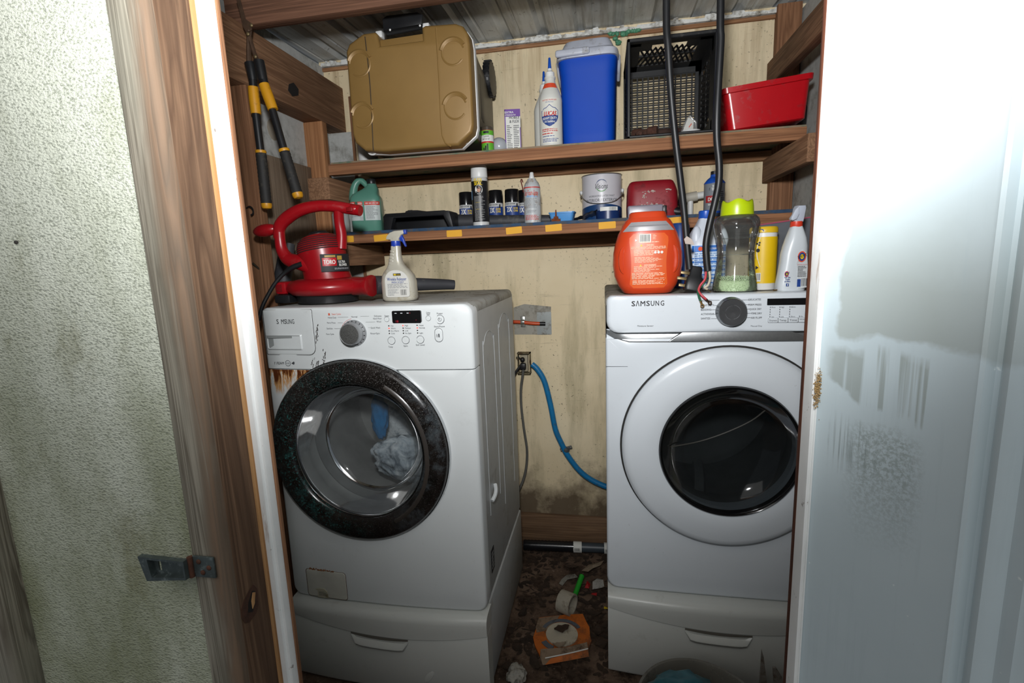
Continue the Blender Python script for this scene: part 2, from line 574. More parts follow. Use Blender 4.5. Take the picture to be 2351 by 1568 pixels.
def door_paint():
    """worn blue-white paint: grey patches with runs of newer paint over them"""
    g = NT('worn_blue_white_door_paint')
    x, y, z = g.xyz()
    c = g.ramp(g.noise(3, 5), [(.3, lin('#bccacf')), (.7, lin('#c8d6da'))])
    grey = lin('#a0a8a4')
    # big rubbed rectangle and the streaked band under it; x runs along the door from the hinges
    def band(lo, hi, v, s=.02):
        return g.math('MULTIPLY', g.rng(v, lo - s, lo + s), g.rng(v, hi - s, hi + s, 1, 0))
    wob = g.math('MULTIPLY', g.math('SUBTRACT', g.noise(9, 5, .6), .5), .08)
    zz = g.math('ADD', z, wob)
    xx = g.math('ADD', x, g.math('MULTIPLY', wob, .6))
    c = g.mix(g.math('MULTIPLY', g.math('MULTIPLY', g.rng(zz, 1.306, 1.314), g.rng(zz, 1.38, 1.50, 1, 0)), g.math('MULTIPLY', g.math('MULTIPLY', g.rng(xx, .018, .024), g.rng(xx, .12, .24, 1, .25)), .8)), c, grey)
    run = g.rng(g.noise(1, 3, .5, g.mapped((95, 1, 2.0))), .47, .54)
    sl = g.math('SUBTRACT', zz, g.math('MULTIPLY', xx, -.25))
    b2 = g.math('MULTIPLY', g.math('MULTIPLY', g.rng(sl, 1.248, 1.254), g.rng(zz, 1.285, 1.298, 1, 0)), band(.010, .122, xx, .006))
    c = g.mix(g.math('MULTIPLY', g.math('MULTIPLY', b2, run), .7), c, lin('#949c97'))
    run2 = g.rng(g.noise(1, 3, .5, g.mapped((150, 1, 2.5), (4, 0, 0))), .50, .56)
    b4 = g.math('MULTIPLY', band(1.150, 1.205, zz, .012), band(.022, .075, xx, .006))
    c = g.mix(g.math('MULTIPLY', g.math('MULTIPLY', b4, run2), .65), c, lin('#828c8c'))
    sp = g.rng(g.noise(210, 5, .75), .44, .56)
    b3 = g.math('MULTIPLY', g.math('MULTIPLY', g.rng(zz, 1.05, 1.155), g.rng(zz, 1.20, 1.215, 1, 0)), band(.05, .118, xx, .012))
    c = g.mix(g.math('MULTIPLY', g.math('MULTIPLY', b3, sp), .6), c, lin('#88938f'))
    # rubbed veil and scuffs lower down
    c = g.mix(g.rng(g.noise(1, 6, .7, g.mapped((60, 1, 3))), .55, .8, 0, .3), c, lin('#a2b3b8'))
    c = g.mix(g.rng(g.noise(1, 5, .7, g.mapped((30, 1, 30), rot=(0, .6, 0))), .68, .74, 0, .5), c, lin('#7f8a8b'))
    c = g.mix(g.rng(g.noise(60, 3), .72, .76), c, lin('#e4ecec'))
    g.set(col=c, rough=.5, spec=.35)
    g.bump(g.noise(140, 4), .1, .0006)
    return g.m
M_DOOR = door_paint()

def roof_metal():
    g = NT('dull_sheet_metal')
    c = g.ramp(g.noise(4, 6), [(.3, lin('#b3b5b3')), (.7, lin('#d2d4d0'))])
    st = g.noise(1, 5, .65, g.mapped((28, 2.2, 2)))
    c = g.mix(g.rng(st, .48, .75, 0, .7), c, lin('#7d766a'))
    c = g.mix(g.rng(g.noise(26, 4, .7), .62, .72, 0, .7), c, lin('#4a3a2b'))
    g.set(col=c, rough=.55, metal=.2)
    return g.m
M_ROOF = roof_metal()

def floor_dirt():
    g = NT('dirty_wooden_floor')
    c = g.ramp(g.noise(5, 7, .65), [(.3, lin('#43352b')), (.55, lin('#6d5a4c')), (.75, lin('#83705f'))])
    c = g.mix(g.rng(g.noise(9, 8, .75), .47, .6, 0, .92), c, lin('#2c211a'))
    c = g.mix(g.rng(g.noise(60, 5, .7), .6, .7, 0, .6), c, lin('#b39b86'))
    g.set(col=c, rough=.9, spec=.2)
    g.bump(g.noise(45, 7, .7), .8, .006)
    return g.m
M_FLOOR = floor_dirt()
M_PLATE_WOOD = wood('damp_sill_wood', '#957658', '#5b4330', 'x', .8, grey='#7d6450')
M_STEEL = plain('dull_zinc', '#8d918f', .45, .7, dirt=('#5d4a35', .35, 30))
M_WHITE_STRIP = plain('white_foam_strip', '#d9dad6', .8, dirt=('#7c7466', .5, 30))
M_HOLE = plain('dark_void', '#17120f', .9)

# ------------------------------------------------------------------ setting: shell
XL, XR, YB, YF = -1.29, .765, 2.30, .62
ZR = 2.365
def roof_z(y): return ZR - .04 * (YB - y)

s = obj('floor', B().box(XL - .05, XR + .05, YF - 1.6, YB + .05, -.05, 0), M_FLOOR, kind='structure')
wb = obj('wall_back', B().box(XL - .02, XR + .02, YB, YB + .03, 0, ZR), M_WALL, smooth=0, kind='structure')
obj('bottom_plate', B().box(XL, XR, YB - .022, YB, 0, .152, .003), M_PLATE_WOOD, wb)
obj('corner_sheet', B().box(XL, -1.166, YB - .008, YB, 0, 2.045), M_FRP_IN, wb)
obj('corner_strip', B().box(-1.170, -1.158, YB - .014, YB, 0, 2.2, .002), W_ZD, wb)
obj('corner_stud', B().box(.672, .760, 2.262, YB, .15, 2.36, .002), W_ZD, wb)
obj('ledger', B().box(-1.165, .672, 2.26, YB, 1.7817, 1.8188, .002), W_X, wb)
obj('ledger', B().box(-1.165, .672, 2.26, YB, 1.465, 1.543, .002), W_X, wb)
# putty-grey patch with a small steel blanking plate
obj('grey_patch', B().poly([(-0.4244, 1.0649), (-0.2535, 1.0635), (-0.2453, 1.1955),
    (-0.3718, 1.2104), (-0.4244, 1.1949)], YB - .0012, YB + .001), plain('grey_putty', '#9a978d', .85, dirt=('#6d675a', .4, 25)), wb)
pl = obj('steel_plate', B().poly(rounded(*(-0.3138,-0.2456,1.0637,1.1716), .003), YB - .004, YB), M_STEEL, wb)

wl = obj('wall_left', B().box(XL - .02, XL, YF, YB, 0, 2.34), M_FRP_IN, kind='structure')
obj('stud', B().box(XL, -1.20, 1.615, 1.655, 0, 2.045, .003), W_ZD, wl)
obj('stud', B().box(XL, -1.20, 2.085, 2.125, 0, 2.045, .003), W_Z, wl)
obj('top_plate', B().box(XL, -1.20, YF + .1, YB, 2.045, 2.242, .003), W_Y, wl)
obj('knot', B().poly([(1.86,2.10),(1.885,2.085),(1.925,2.10),(1.93,2.125),(1.90,2.14),(1.87,2.125)], -1.201, -1.1975, axis='x'), M_HOLE, wl)
obj('cleat', B().box(-1.20, -1.105, 1.93, 2.262, 1.693, 1.781, .002), W_Y, wl)
obj('cleat', B().box(-1.20, -1.04, 1.93, 2.262, 1.42, 1.509, .002), W_Y, wl)
obj('patch_board', B().box(XL, -1.272, 1.66, 2.085, 1.02, 1.855, .002), W_PLY, wl)
obj('mud_spot', B().ball((-1.29, 1.87, 1.965), (.004, .035, .042), 12), plain('mud', '#8d8475', .95), wl)

wr = obj('wall_right', B().box(XR, XR + .02, YF, YB, 0, 2.34), M_FRP_IN, kind='structure')
obj('top_plate', B().box(.640, .675, 1.0, YB - .04, 2.055, 2.145, .002), W_Y, wr)
obj('stud', B().box(.702, .765, 1.72, 1.76, 0, 2.32, .003), W_ZD, wr)
obj('stud', B().box(.702, .765, 1.15, 1.19, 0, 2.32, .003), W_ZD, wr)
obj('cleat', B().box(.640, .675, 1.80, 2.262, 1.693, 1.781, .002), W_Y, wr)
obj('cleat', B().box(.640, .675, 1.905, 2.262, 1.42, 1.509, .002), W_Y, wr)

# sheet-metal roof: trapezoid ribs running from front to back
def roof():
    b = B()
    prof, x = [], XL - .1
    i = 0
    while x < XR + .1:
        prof += [(x, 0), (x + .035, 0), (x + .05, .018), (x + .068, .018), (x + .083, 0)]
        prof += [(x + .108, 0), (x + .112, .004), (x + .118, .004), (x + .122, 0)]
        x += .155
    top = [(px_, .35, roof_z(.35) + h) for px_, h in prof]
    back = [(px_, YB + .06, roof_z(YB + .06) + h) for px_, h in prof]
    t2 = [(p[0], p[1], p[2] + .002) for p in top]
    b2 = [(p[0], p[1], p[2] + .002) for p in back]
    b.loft([top, back], cap=False, closed=False)
    b.loft([t2, b2], cap=False, closed=False)
    return b
rf = obj('ceiling', roof(), M_ROOF, smooth=0, kind='structure')
obj('roof_purlin', B().box(XL + .02, XR - .02, 1.648, 1.69, 2.242, 2.333, .002), wood('dark_purlin_wood', '#815c48', '#543a2c', 'x', .9), rf)
def jag():
    rr = random.Random(4); x = XL
    pts = [(XR, ZR - .028), (XL, ZR - .028)]
    while x < XR:
        h = rr.choice((.010, .014, .018, .022, .012))
        w = rr.uniform(.012, .045)
        pts += [(x, ZR - .026 + h), (min(XR, x + w), ZR - .026 + h * rr.uniform(.6, 1.2))]
        x += w + .004
    return B().poly(pts, YB - .020, YB - .004)
obj('trim_1', jag(), M_WHITE_STRIP, smooth=0, kind='structure')
obj('trim_2', B().box(XL, XR, YB - .012, YB, ZR - .045, ZR - .03, .002), W_X, kind='structure')
def foam():
    b = B(); rr = random.Random(9)
    for i in range(46):
        t = rr.random()
        x = .03 + .13 * t
        d = .055 * max(0, 1 - abs(t - .32) * 4) * rr.random()
        b.ball((x, YB - .014, ZR - .03 - d), (rr.uniform(.006, .012), .008, rr.uniform(.005, .011)), 8)
    return b
obj('sealant_foam', foam(), plain('green_foam', '#4f8a6a', .5, var=.3, vs=60), wb, label='green spray foam oozing from the wall top')

# ------------------------------------------------------------------ setting: doorway
wf = obj('wall_front', B().box(-1.40, -.60, .625, .640, 0, 2.34), M_FRP, kind='structure')
obj('post', B().box(-.642, -.579, .600, .688, 0, 2.30, .012, 3), W_GREY, wf, label='weathered grey post beside the doorway')
obj('post', B().box(-1.12, -1.025, .585, .640, 0, 2.30, .010, 3), W_GREY, wf)
obj('jamb_board', B().box(-.640, -.5785, .614, .690, 0, 2.30, .004), W_JAMB, wf)
obj('raw_edge', B().box(-.60, -.5765, .679, .690, 0, 2.28, .001), W_RAW, wf)
obj('header', B().box(-.64, .36, .61, .69, 2.06, 2.34, .004), W_X, wf)
obj('side_wall', B().box(.36, .79, .66, .690, 0, 2.34), M_FRP, wf)
obj('lining', B().box(-.63, -.5525, .7022, .7095, 0, 2.28, .001), W_ZD, wf)
mo = obj('strike_mortise', B().poly([(.617,.866),(.622,.853),(.632,.848),(.648,.852),(.655,.862),(.657,.890),(.650,.903),(.640,.900),(.628,.893),(.618,.882)], -.5792, -.5772, axis='x'),
    plain('rough_mortise_wood', '#4a2f20', .95, var=.4, vs=90, bump=.8, bscale=150), wf, smooth=0)
obj('mortise_hollow', B().poly([(.630,.866),(.640,.860),(.650,.872),(.652,.890),(.645,.895),(.634,.882)], -.5774, -.5768, axis='x'), M_HOLE, wf, smooth=0)
obj('splinter', B().poly([(.640,.866),(.646,.872),(.650,.889),(.645,.892),(.640,.880)], -.577, -.5755, axis='x'), W_RAW, wf)
# white stop with a bead, seen end-on to the door edge
st = B()
prof = [(-.60,.688),(-.5745,.688),(-.5725,.6845),(-.564,.6845),(-.562,.689),(-.557,.689),(-.5555,.694),(-.5555,.702),(-.60,.702)]
st.poly(prof, 0, 2.28, axis='z')
obj('trim_3', st, M_TRIM, smooth=20, kind='structure')
# right jamb
rj = B()
prof = [(.266,.712),(.266,.692),(.2670,.6865),(.2690,.686),(.2700,.689),(.2720,.689),(.2726,.687),(.2742,.687),(.2742,.712)]
rj.poly(prof, 0, 2.30, axis='z')
obj('trim_4', rj, M_TRIM, smooth=20, kind='structure')
obj('jamb_board', B().box(.2655, .36, .7125, .7225, 0, 2.30, .001), wood('dark_jamb_wood', '#6b3f2c', '#3f2318', 'z', 1.2), wf)
fr = B()
rr = random.Random(3)
for i in range(420):
    fr.ball((.2722 + rr.gauss(0, .0018), .6855 - abs(rr.gauss(0, .0012)), 1.2374 + rr.gauss(0, .011)), rr.uniform(.0004, .0009), 6)
obj('wood_frass', fr, plain('frass', '#a98a5c', .95, var=.3, vs=300), wf, kind='stuff', label='crumbly tan sawdust caught in the door gap')

# open door: local x runs from the hinge along the door, -y is the seen face
DT = math.radians(35)
door = thing('door_1', 'worn blue-white steel door standing open at the right', 'door', (.2745, .688, 0), (0, 0, -(PI / 2 - DT)))
door['kind'] = 'structure'
def door_slab():
    b = B()
    prof = [(0, 0)]
    for x0 in (.158,):
        for dx, dy in ((0,0),(.004,-.002),(.008,-.001),(.013,.007),(.017,.008),(.021,.001),(.027,-.0025),(.034,-.001),(.042,.004),(.049,.0015),(.056,-.001),(.06,0)):
            prof.append((x0 + dx, dy))
    for x0 in (.60,):
        for dx, dy in ((0,0),(.007,.001),(.013,.004),(.02,.0),(.036,-.001),(.042,.001),(.048,.0055),(.054,.0045),(.06,0)):
            prof.append((x0 + dx, dy))
    prof += [(.81, 0), (.81, .04), (0, .04)]
    return b.poly(prof, .02, 2.04, axis='z')
obj('door_slab', door_slab(), M_DOOR, door, smooth=30)

# ------------------------------------------------------------------ hasp on the weathered post
M_GALV = plain('weathered_galvanized', '#596261', .5, .6, var=.25, vs=60, dirt=('#9aa5a3', .25, 60))
M_RUST = plain('rust', '#553323', .85, .1, var=.35, vs=80, bump=.5, bscale=300)
hx, hz = -0.6481, 0.9803
hasp = thing('door_hasp', 'weathered galvanized hinged hasp screwed to the grey doorpost', 'hasp', (-0.6123, .598, 0.9688))
hp = B().box(*(-.018, .019), -.0035, 0, -.0175, .0175, .001)
pl = obj('hinge_plate', hp, M_GALV, hasp)
sc_ = B()
for x, z in ((-.007, .009), (.009, .0), (-.003, -.009)):
    sc_.ball((x, -.004, z), (.0042, .002, .0042), 10)
obj('screw', B().ball((-.007, -.004, .009), (.0042, .002, .0042), 10), M_RUST, hasp)
obj('screw', B().ball((.010, -.004, .0), (.0042, .002, .0042), 10), M_RUST, hasp)
obj('screw', B().ball((-.002, -.004, -.009), (.0042, .002, .0042), 10), M_RUST, hasp)
kn = B().lathe([(.0042, -.017), (.0042, .017)], c=(-.021, -.005, 0), seg=12)
obj('hinge_knuckle', kn, M_RUST, hasp)
lf = B()
L0, L1 = -.1045, -.022
outer = [(L1, -.0155), (L1, .0155), (L0, .0175), (L0 + .010, -.0235)]
inner = [(L1 - .003, -.012), (L1 - .003, .012), (L0 + .016, .0135), (L0 + .020, -.0165)]
def at(pts, y): return [(p[0], y, p[1]) for p in pts]
y0, y1 = -.016, -.006
# dished strap: flat floor with raised, thicker rim and a slot near its free end
lf.loft([at(outer, y1 - .002), at(outer, y0), at(inner, y0), at(inner, y1)], cap=False)
lf.loft([at(outer, y1 - .002), at(inner, y1 + .002)], cap=False)
sl = rounded(L0 + .0255, L0 + .0305, -.011, .011, .0024, 3)
cx, cz = L0 + .028, 0
angs = sorted([2 * PI * (i + .5) / 60 for i in range(60)] + [math.atan2(p[1] - cz, p[0] - cx) % (2 * PI) for p in inner])
ring = [raycast_poly(sl, cx, cz, a) for a in angs]
out_r = [raycast_poly(inner, cx, cz, a) for a in angs]
lf.loft([at(ring, y1 + .002), at(ring, y1), at(out_r, y1)], cap=False)
obj('slotted_strap', lf, M_GALV, hasp, smooth=20)

# ------------------------------------------------------------------ services on the back wall
M_PEX = plain('blue_pipe_plastic', '#1573a8', .35, dirt=('#3f4a48', .25, 40))
M_ORG = plain('orange_pipe_plastic', '#c2491f', .4)
M_CORD = plain('grey_cord_rubber', '#5d5c57', .55)
M_BLK = plain('black_rubber', '#17181a', .45, var=.3)
M_ZN = plain('bright_zinc', '#a9aaa6', .35, .8)
wp = thing('water_pipe', 'blue flexible water pipe curving down the stained wall between the machines', 'pipe', (-0.1868,2.28,0.4943))
obj('pipe', B().tube([(-0.3412,2.274,0.9257), (-0.3148,2.274,0.9003), (-0.283,2.274,0.8409), (-0.2568,2.274,0.7252), (-0.2366,2.274,0.6057), (-0.2067,2.274,0.5293), (-0.1804,2.274,0.4747), (-0.125,2.274,0.3988), (-0.0629,2.274,0.35), (0.0197,2.273,0.3164), (0.1016,2.272,0.3032)], .0135, 12, 5), M_PEX, wp, world=True)
q = Vector((-0.1876,2.264,0.503))
m = Matrix.Translation(q) @ Matrix.Rotation(math.radians(-18), 4, 'Y')
sb = B().box(-.030, .030, .020, .026, -.009, .009, .003, mat=m)
sb.lathe([(.0165, -.008), (.0175, -.004), (.0175, .004), (.0165, .008)], m=m @ Matrix.Translation((0, .012, 0)) @ Matrix.Rotation(math.radians(50), 4, 'Y'), seg=16)
cl = obj('pipe_strap', sb, plain('grey_clip_plastic', '#4e5050', .5), wp, world=True)
for sx_ in (-.024, .024):
    obj('nail_head', B().ball(m @ Vector((sx_, .018, 0)), (.004, .003, .004), 8), M_ZN, cl, world=True)

op = thing('gas_pipe', 'short orange pipe poking out beside the washer to a grey plate', 'pipe', (-0.3772,2.28,1.1281))
obj('pipe', B().tube([(-0.4855,2.285,1.1227), (-0.4216,2.283,1.1283), (-0.3798,2.283,1.1257), (-0.3384,2.283,1.1209), (-0.2955,2.286,1.1179)], .0085, 10, 4), M_ORG, op, world=True)
obj('black_end', B().tube([(-0.2995,2.285,1.1181), (-0.2732,2.289,1.1172)], [.009, .0095], 10, 3), M_BLK, op, world=True)
q = Vector((-0.3798,2.283,1.1277))
sb = B().box(q.x - .011, q.x + .011, q.y + .006, q.y + .012, q.z - .026, q.z + .026, .003)
sb.lathe([(.0105, -.009), (.0115, -.005), (.0115, .005), (.0105, .009)], m=Matrix.Translation(q) @ Matrix.Rotation(PI / 2, 4, 'Y'), seg=14)
obj('pipe_strap', sb, M_ZN, op, world=True)

ob = thing('outlet_box', 'open rusty outlet box with a plug on the stained wall', 'outlet', (-0.3792,2.29,0.9307))
x0, x1, z0, z1 = -0.409,-0.3475,0.8792,0.9818
bb = B().box(x0, x0 + .004, 2.262, 2.299, z0, z1).box(x1 - .004, x1, 2.262, 2.299, z0, z1).box(x0, x1, 2.262, 2.299, z1 - .004, z1).box(x0, x1, 2.262, 2.299, z0, z0 + .004)
obj('box', bb, plain('rusty_steel_box', '#8d8468', .7, .3, dirt=('#4a3320', .6, 40)), ob, world=True, smooth=0)
obj('receptacle', B().box(x0 + .012, x1 - .012, 2.272, 2.295, z0 + .01, z1 - .012, .004), plain('old_ivory', '#9a917a', .6), ob, world=True)
obj('plug', B().box(x0 + .014, x1 - .020, 2.245, 2.272, z0 + .024, z0 + .055, .006).ball(((x0 + x1) / 2 - .004, 2.255, z1 - .03), (.012, .014, .012), 10), M_BLK, ob, world=True)
obj('wire', B().tube([(-0.3873,2.26,0.9244), (-0.4029,2.25,0.9097), (-0.4233,2.24,0.8781)], .006, 8, 4).tube([(-0.3923,2.27,0.9477), (-0.4064,2.27,0.9646), (-0.4112,2.26,0.9582)], .003, 6, 4), M_BLK, ob, world=True)
obj('cord', B().tube([(-0.3783,2.255,0.9171), (-0.3848,2.26,0.8735), (-0.3971,2.268,0.8006), (-0.3984,2.27,0.713), (-0.3894,2.27,0.603), (-0.378,2.27,0.4915), (-0.3871,2.265,0.3913), (-0.4112,2.25,0.3171), (-0.4465,2.24,0.2626)], .0062, 8, 5), M_CORD, ob, world=True)

# ------------------------------------------------------------------ washer, dryer and their pedestals
def white_enamel(name, col, rust=None, dirt=.2):
    g = NT(name)
    x, y, z = g.xyz()
    c = g.ramp(g.noise(3, 4), [(.3, lin(col)), (.7, tuple(min(1, q * 1.05) for q in lin(col)))])
    c = g.mix(g.rng(g.noise(14, 7, .7), .60, .85, 0, dirt), c, lin('#8e887a'))
    c = g.mix(g.rng(g.noise(150, 3, .6), .735, .76, 0, .7), c, lin('#4c4438'))
    if rust:
        x0, x1, zt, ln = rust
        inx = g.math('MULTIPLY', g.rng(x, x0 - .005, x0 + .01), g.rng(x, x1 - .03, x1 + .02, 1, 0))
        st = g.noise(1, 6, .7, g.mapped((75, 40, 13)))
        dep = g.rng(z, zt - ln, zt, 0, 1)
        f = g.math('MULTIPLY', g.math('MULTIPLY', inx, g.math('LESS_THAN', z, zt)), g.math('ADD', g.math('MULTIPLY', dep, dep), g.math('MULTIPLY', dep, .35)))
        f = g.math('MULTIPLY', f, g.rng(st, .40, .60))
        c = g.mix(g.rng(f, .04, .22, 0, .9), c, lin('#c58a3c'))
        c = g.mix(g.rng(f, .28, .62, 0, 1), c, lin('#5b2c12'))
    g.set(col=c, rough=.28, spec=.5)
    return g.m
M_WASH = white_enamel('washer_white', '#d2d6d6', rust=(-.36, -.18, .7945, .10))
M_WASH_SIDE = plain('washer_grey_side', '#b3b6b6', .4, var=.06, dirt=('#9d998d', .10, 10))
M_WTOP = plain('dirty_washer_top', '#a3a39d', .5, var=.06, dirt=('#857c6d', .45, 9))
M_PED = white_enamel('pedestal_white', '#cdcfca', dirt=.45)
M_DRY = white_enamel('dryer_white', '#d3d9de', dirt=.12)
M_DRY_SIDE = plain('dryer_side_beige', '#8d887c', .6, dirt=('#5a5245', .5, 20))
M_GAP = plain('dark_seam', '#22211f', .8)
M_PRINT = plain('dark_grey_print', '#44464a', .6)
M_INK = plain('black_print', '#1b1c1f', .6)
M_CHROME = plain('chrome', '#c6c8ca', .12, 1.0, var=.02)
M_SPECK = plain('knob_top', '#5c5c5a', .4, .2, var=.6, vs=420)
M_KNOB = plain('satin_grey_metal', '#a4a6a8', .38, .55, var=.05)
M_LED = plain('red_light', '#ff4a3c', .4, emit=.6)
M_LEDOFF = plain('unlit_light', '#1c1a1a', .4)
M_DISP = plain('black_display', '#121214', .15, var=.05)
M_DRUM = plain('drum_steel', '#a5a5a3', .45, .4, var=.3, vs=6)
M_BOOT = plain('grey_door_boot', '#7f8180', .55, var=.2)

def panel(poly, cx, cz, r, yf, back, inset=.010, rnd=.010, n=96, hole=True, levels=5, seam=None):
    """bowed sheet with an optional round hole and a rounded, turned-back edge"""
    b = B()
    corner = [math.atan2(p[1] - cz, p[0] - cx) % (2 * PI) for p in poly]
    angs = [a for a in (2 * PI * (i + .5) / n for i in range(n)) if all(abs(a - q) > .012 for q in corner)]
    angs = sorted(angs + corner)
    n = len(angs)
    outer = [raycast_poly(poly, cx, cz, a) for a in angs]
    mx = sum(p[0] for p in poly) / len(poly); mz = sum(p[1] for p in poly) / len(poly)
    def ins(p, k):
        dx, dz = p[0] - mx, p[1] - mz
        L = math.hypot(dx, dz)
        kz = .12 if seam is not None and abs(p[1] - seam) < .004 else 1.0
        return (p[0] - dx / L * k * 1.2, p[1] - dz / L * k * 1.2 * kz)
    inner = [ins(p, inset) for p in outer]
    rings = []
    if hole: rings.append([(cx + r * math.cos(a), yf(cx + r * math.cos(a), cz + r * math.sin(a)) + .03, cz + r * math.sin(a)) for a in angs])
    for k in range(levels + 1):
        t = k / levels
        ring = []
        for a, p in zip(angs, inner):
            q = (cx + r * math.cos(a), cz + r * math.sin(a))
            X_, Z_ = q[0] + (p[0] - q[0]) * t, q[1] + (p[1] - q[1]) * t
            ring.append((X_, yf(X_, Z_), Z_))
        rings.append(ring)
    for f_, dy in ((.55, .12), (.2, .45), (0, 1.0)):
        rings.append([(o[0] + (i_[0] - o[0]) * f_, yf(*o) + rnd * dy * (.15 if seam is not None and abs(o[1] - seam) < .004 and abs(o[0] - mx) < .97 * max(abs(q[0] - mx) for q in poly) else 1), o[1] + (i_[1] - o[1]) * f_) for o, i_ in zip(outer, inner)])
    rings.append([(o[0], back, o[1]) for o in outer])
    b.loft(rings, cap=False)
    if not hole:
        b.f.append(tuple(range(n)))
    return b

def ring_y(prof, cx, y, cz, seg=72, a0=0, a1=2 * PI):
    """lathe about the y axis; prof [(radius, y offset, negative = towards the viewer)]"""
    return B().lathe([(r, -q) for r, q in prof], m=Matrix.Translation((cx, y, cz)) @ YM, seg=seg, cap=False, a0=a0, a1=a1)

def shell(x0, x1, y0, y1, z0, z1, r):
    """sheet-metal case, open at the front"""
    b = B(); q = rounded(x0, x1, z0, z1, r)
    b.loft([[(p[0], y, p[1]) for p in q] for y in (y0, y1)], cap=False)
    b.f.append(tuple(range(len(q), 2 * len(q))))
    return b

WX0, WX1, WY, WZ0, WZ1 = -1.06, -.375, 1.37, .31, 1.30
wxc = (WX0 + WX1) / 2
def wyf(x, z): return WY - .016 * (1 - ((x - wxc) / .3425) ** 2)
def bow(xc, hw, y, a): return lambda x, z: y - a * (1 - min(1, ((x - xc) / hw) ** 2))

washer = thing('washing_machine', 'white front-loading washer with rust stains and a speckled black door ring', 'washer', (wxc, 1.70, WZ0))
WCX, WCZ = -.755, .848
WSEAM = 1.106
obj('cabinet', shell(WX0 + .004, WX1 - .006, 1.42, 2.04, WZ0 + .003, WZ1 - .020, .006), M_WASH_SIDE, washer, world=True)
obj('top_cover', B().box(WX0 + .003, WX1 - .005, 1.395, 2.04, WZ1 - .045, WZ1 - .001, .018, 4), M_WTOP, washer, world=True)
obj('front_panel', panel(rounded(WX0, WX1, WZ0, WSEAM - .0015, (.03, .03, .001, .001)), WCX, WCZ, .235, wyf, 1.425, seam=WSEAM - .0015), M_WASH, washer, world=True)
cp = obj('control_panel', panel(rounded(WX0, WX1, WSEAM + .0015, WZ1, (.001, .001, .030, .022)), wxc, 1.2, .001, wyf, 1.43, hole=False, levels=8, seam=WSEAM + .0015), M_WASH, washer, world=True)
# dispenser drawer: outlined front with a hollow grip
dx0, dx1, dz0, dz1 = WX0 + .010, -0.8743, 1.1534, WZ1 - .006
def outline(poly, w, yf, dy=-.0006):
    b = B()
    mx = sum(p[0] for p in poly) / len(poly); mz = sum(p[1] for p in poly) / len(poly)
    q = []
    for p in poly:
        d = Vector((p[0] - mx, p[1] - mz)); L = d.length
        q.append((p[0] - d.x / L * w, p[1] - d.y / L * w))
    b.loft([[(p[0], yf(*p) + dy, p[1]) for p in poly], [(p[0], yf(*p) + dy, p[1]) for p in q]], cap=False)
    return b
dr = obj('detergent_drawer', panel(rounded(dx0, dx1, dz0, dz1, (.004, .022, .004, .004)), (dx0 + dx1) / 2, (dz0 + dz1) / 2, .001, lambda x, z: wyf(x, z) - .0012, 1.38, inset=.003, rnd=.002, hole=False), M_WASH, washer, world=True)
obj('drawer_gap', outline(rounded(dx0 - .001, dx1 + .0015, dz0 - .0018, dz1, (.004, .023, .004, .004)), .0022, wyf), M_GAP, dr, world=True, smooth=0)
gx0, gx1, gz0, gz1 = -1.0407,-0.9199,1.1718,1.2144
gb = B()
gp = rounded(gx0 - .004, gx1 + .004, gz0 - .004, gz1 + .004, (.006, .006, .004, .004))
gi = rounded(gx0, gx1, gz0, gz1, (.005, .005, .003, .003))
gb.loft([[(p[0], wyf(*p) - .0022, p[1]) for p in gp], [(p[0], wyf(*p) - .0062, p[1]) for p in gi], [(p[0], wyf(*p) - .0024, p[1]) for p in rounded(gx0 + .002, gx1 - .002, gz0 + .002, gz1 - .002, .003)]], cap=False)
obj('grip_frame', gb, M_WASH, dr, world=True)
obj('grip_hollow', B().quad(gx0, gx1, gz1 - .009, gz1, wyf((gx0 + gx1) / 2, 0) - .0031).add([(gx0, wyf(gx0, 0) - .0030, gz0), (gx0 + .02, wyf(gx0, 0) - .0036, gz0 + .01), (gx0 + .02, wyf(gx0, 0) - .0036, gz1), (gx0, wyf(gx0, 0) - .0030, gz1)], [(0, 1, 2, 3)]), plain('grip_shade_grey', '#8f9392', .4), dr, world=True, smooth=0)  # grey faces painted as the shade under the grip's upper and side edges
# knob
kc = Vector((-0.7384, 1.356, 1.2204))
kb = ring_y([(.0400, 0), (.0395, -.006), (.0375, -.009), (.0335, -.010), (.0330, -.030), (.0300, -.034), (.0290, -.033)], *kc, seg=40)
kn = obj('cycle_knob', kb, M_KNOB, washer, world=True)
obj('knob_top', ring_y([(.0292, -.0335), (.02, -.035), (.0005, -.0355)], *kc, seg=32), M_SPECK, kn, world=True)
tb = B()
for i in range(12):
    a = math.radians(-60 + i * 20)
    tb.box(-.0012, .0012, -.0105, -.0098, .0345, .0385, mat=Matrix.Translation(kc) @ Matrix.Rotation(a, 4, 'Y'))
obj('knob_marks', tb, M_INK, kn, world=True, smooth=0)
obj('panel_arc', ring_y([(.0425, -.0004), (.0435, -.0004)], kc.x, 1.3545, kc.z, 30, math.radians(95), math.radians(165)), plain('red_line', '#c4453a', .5), cp, world=True)
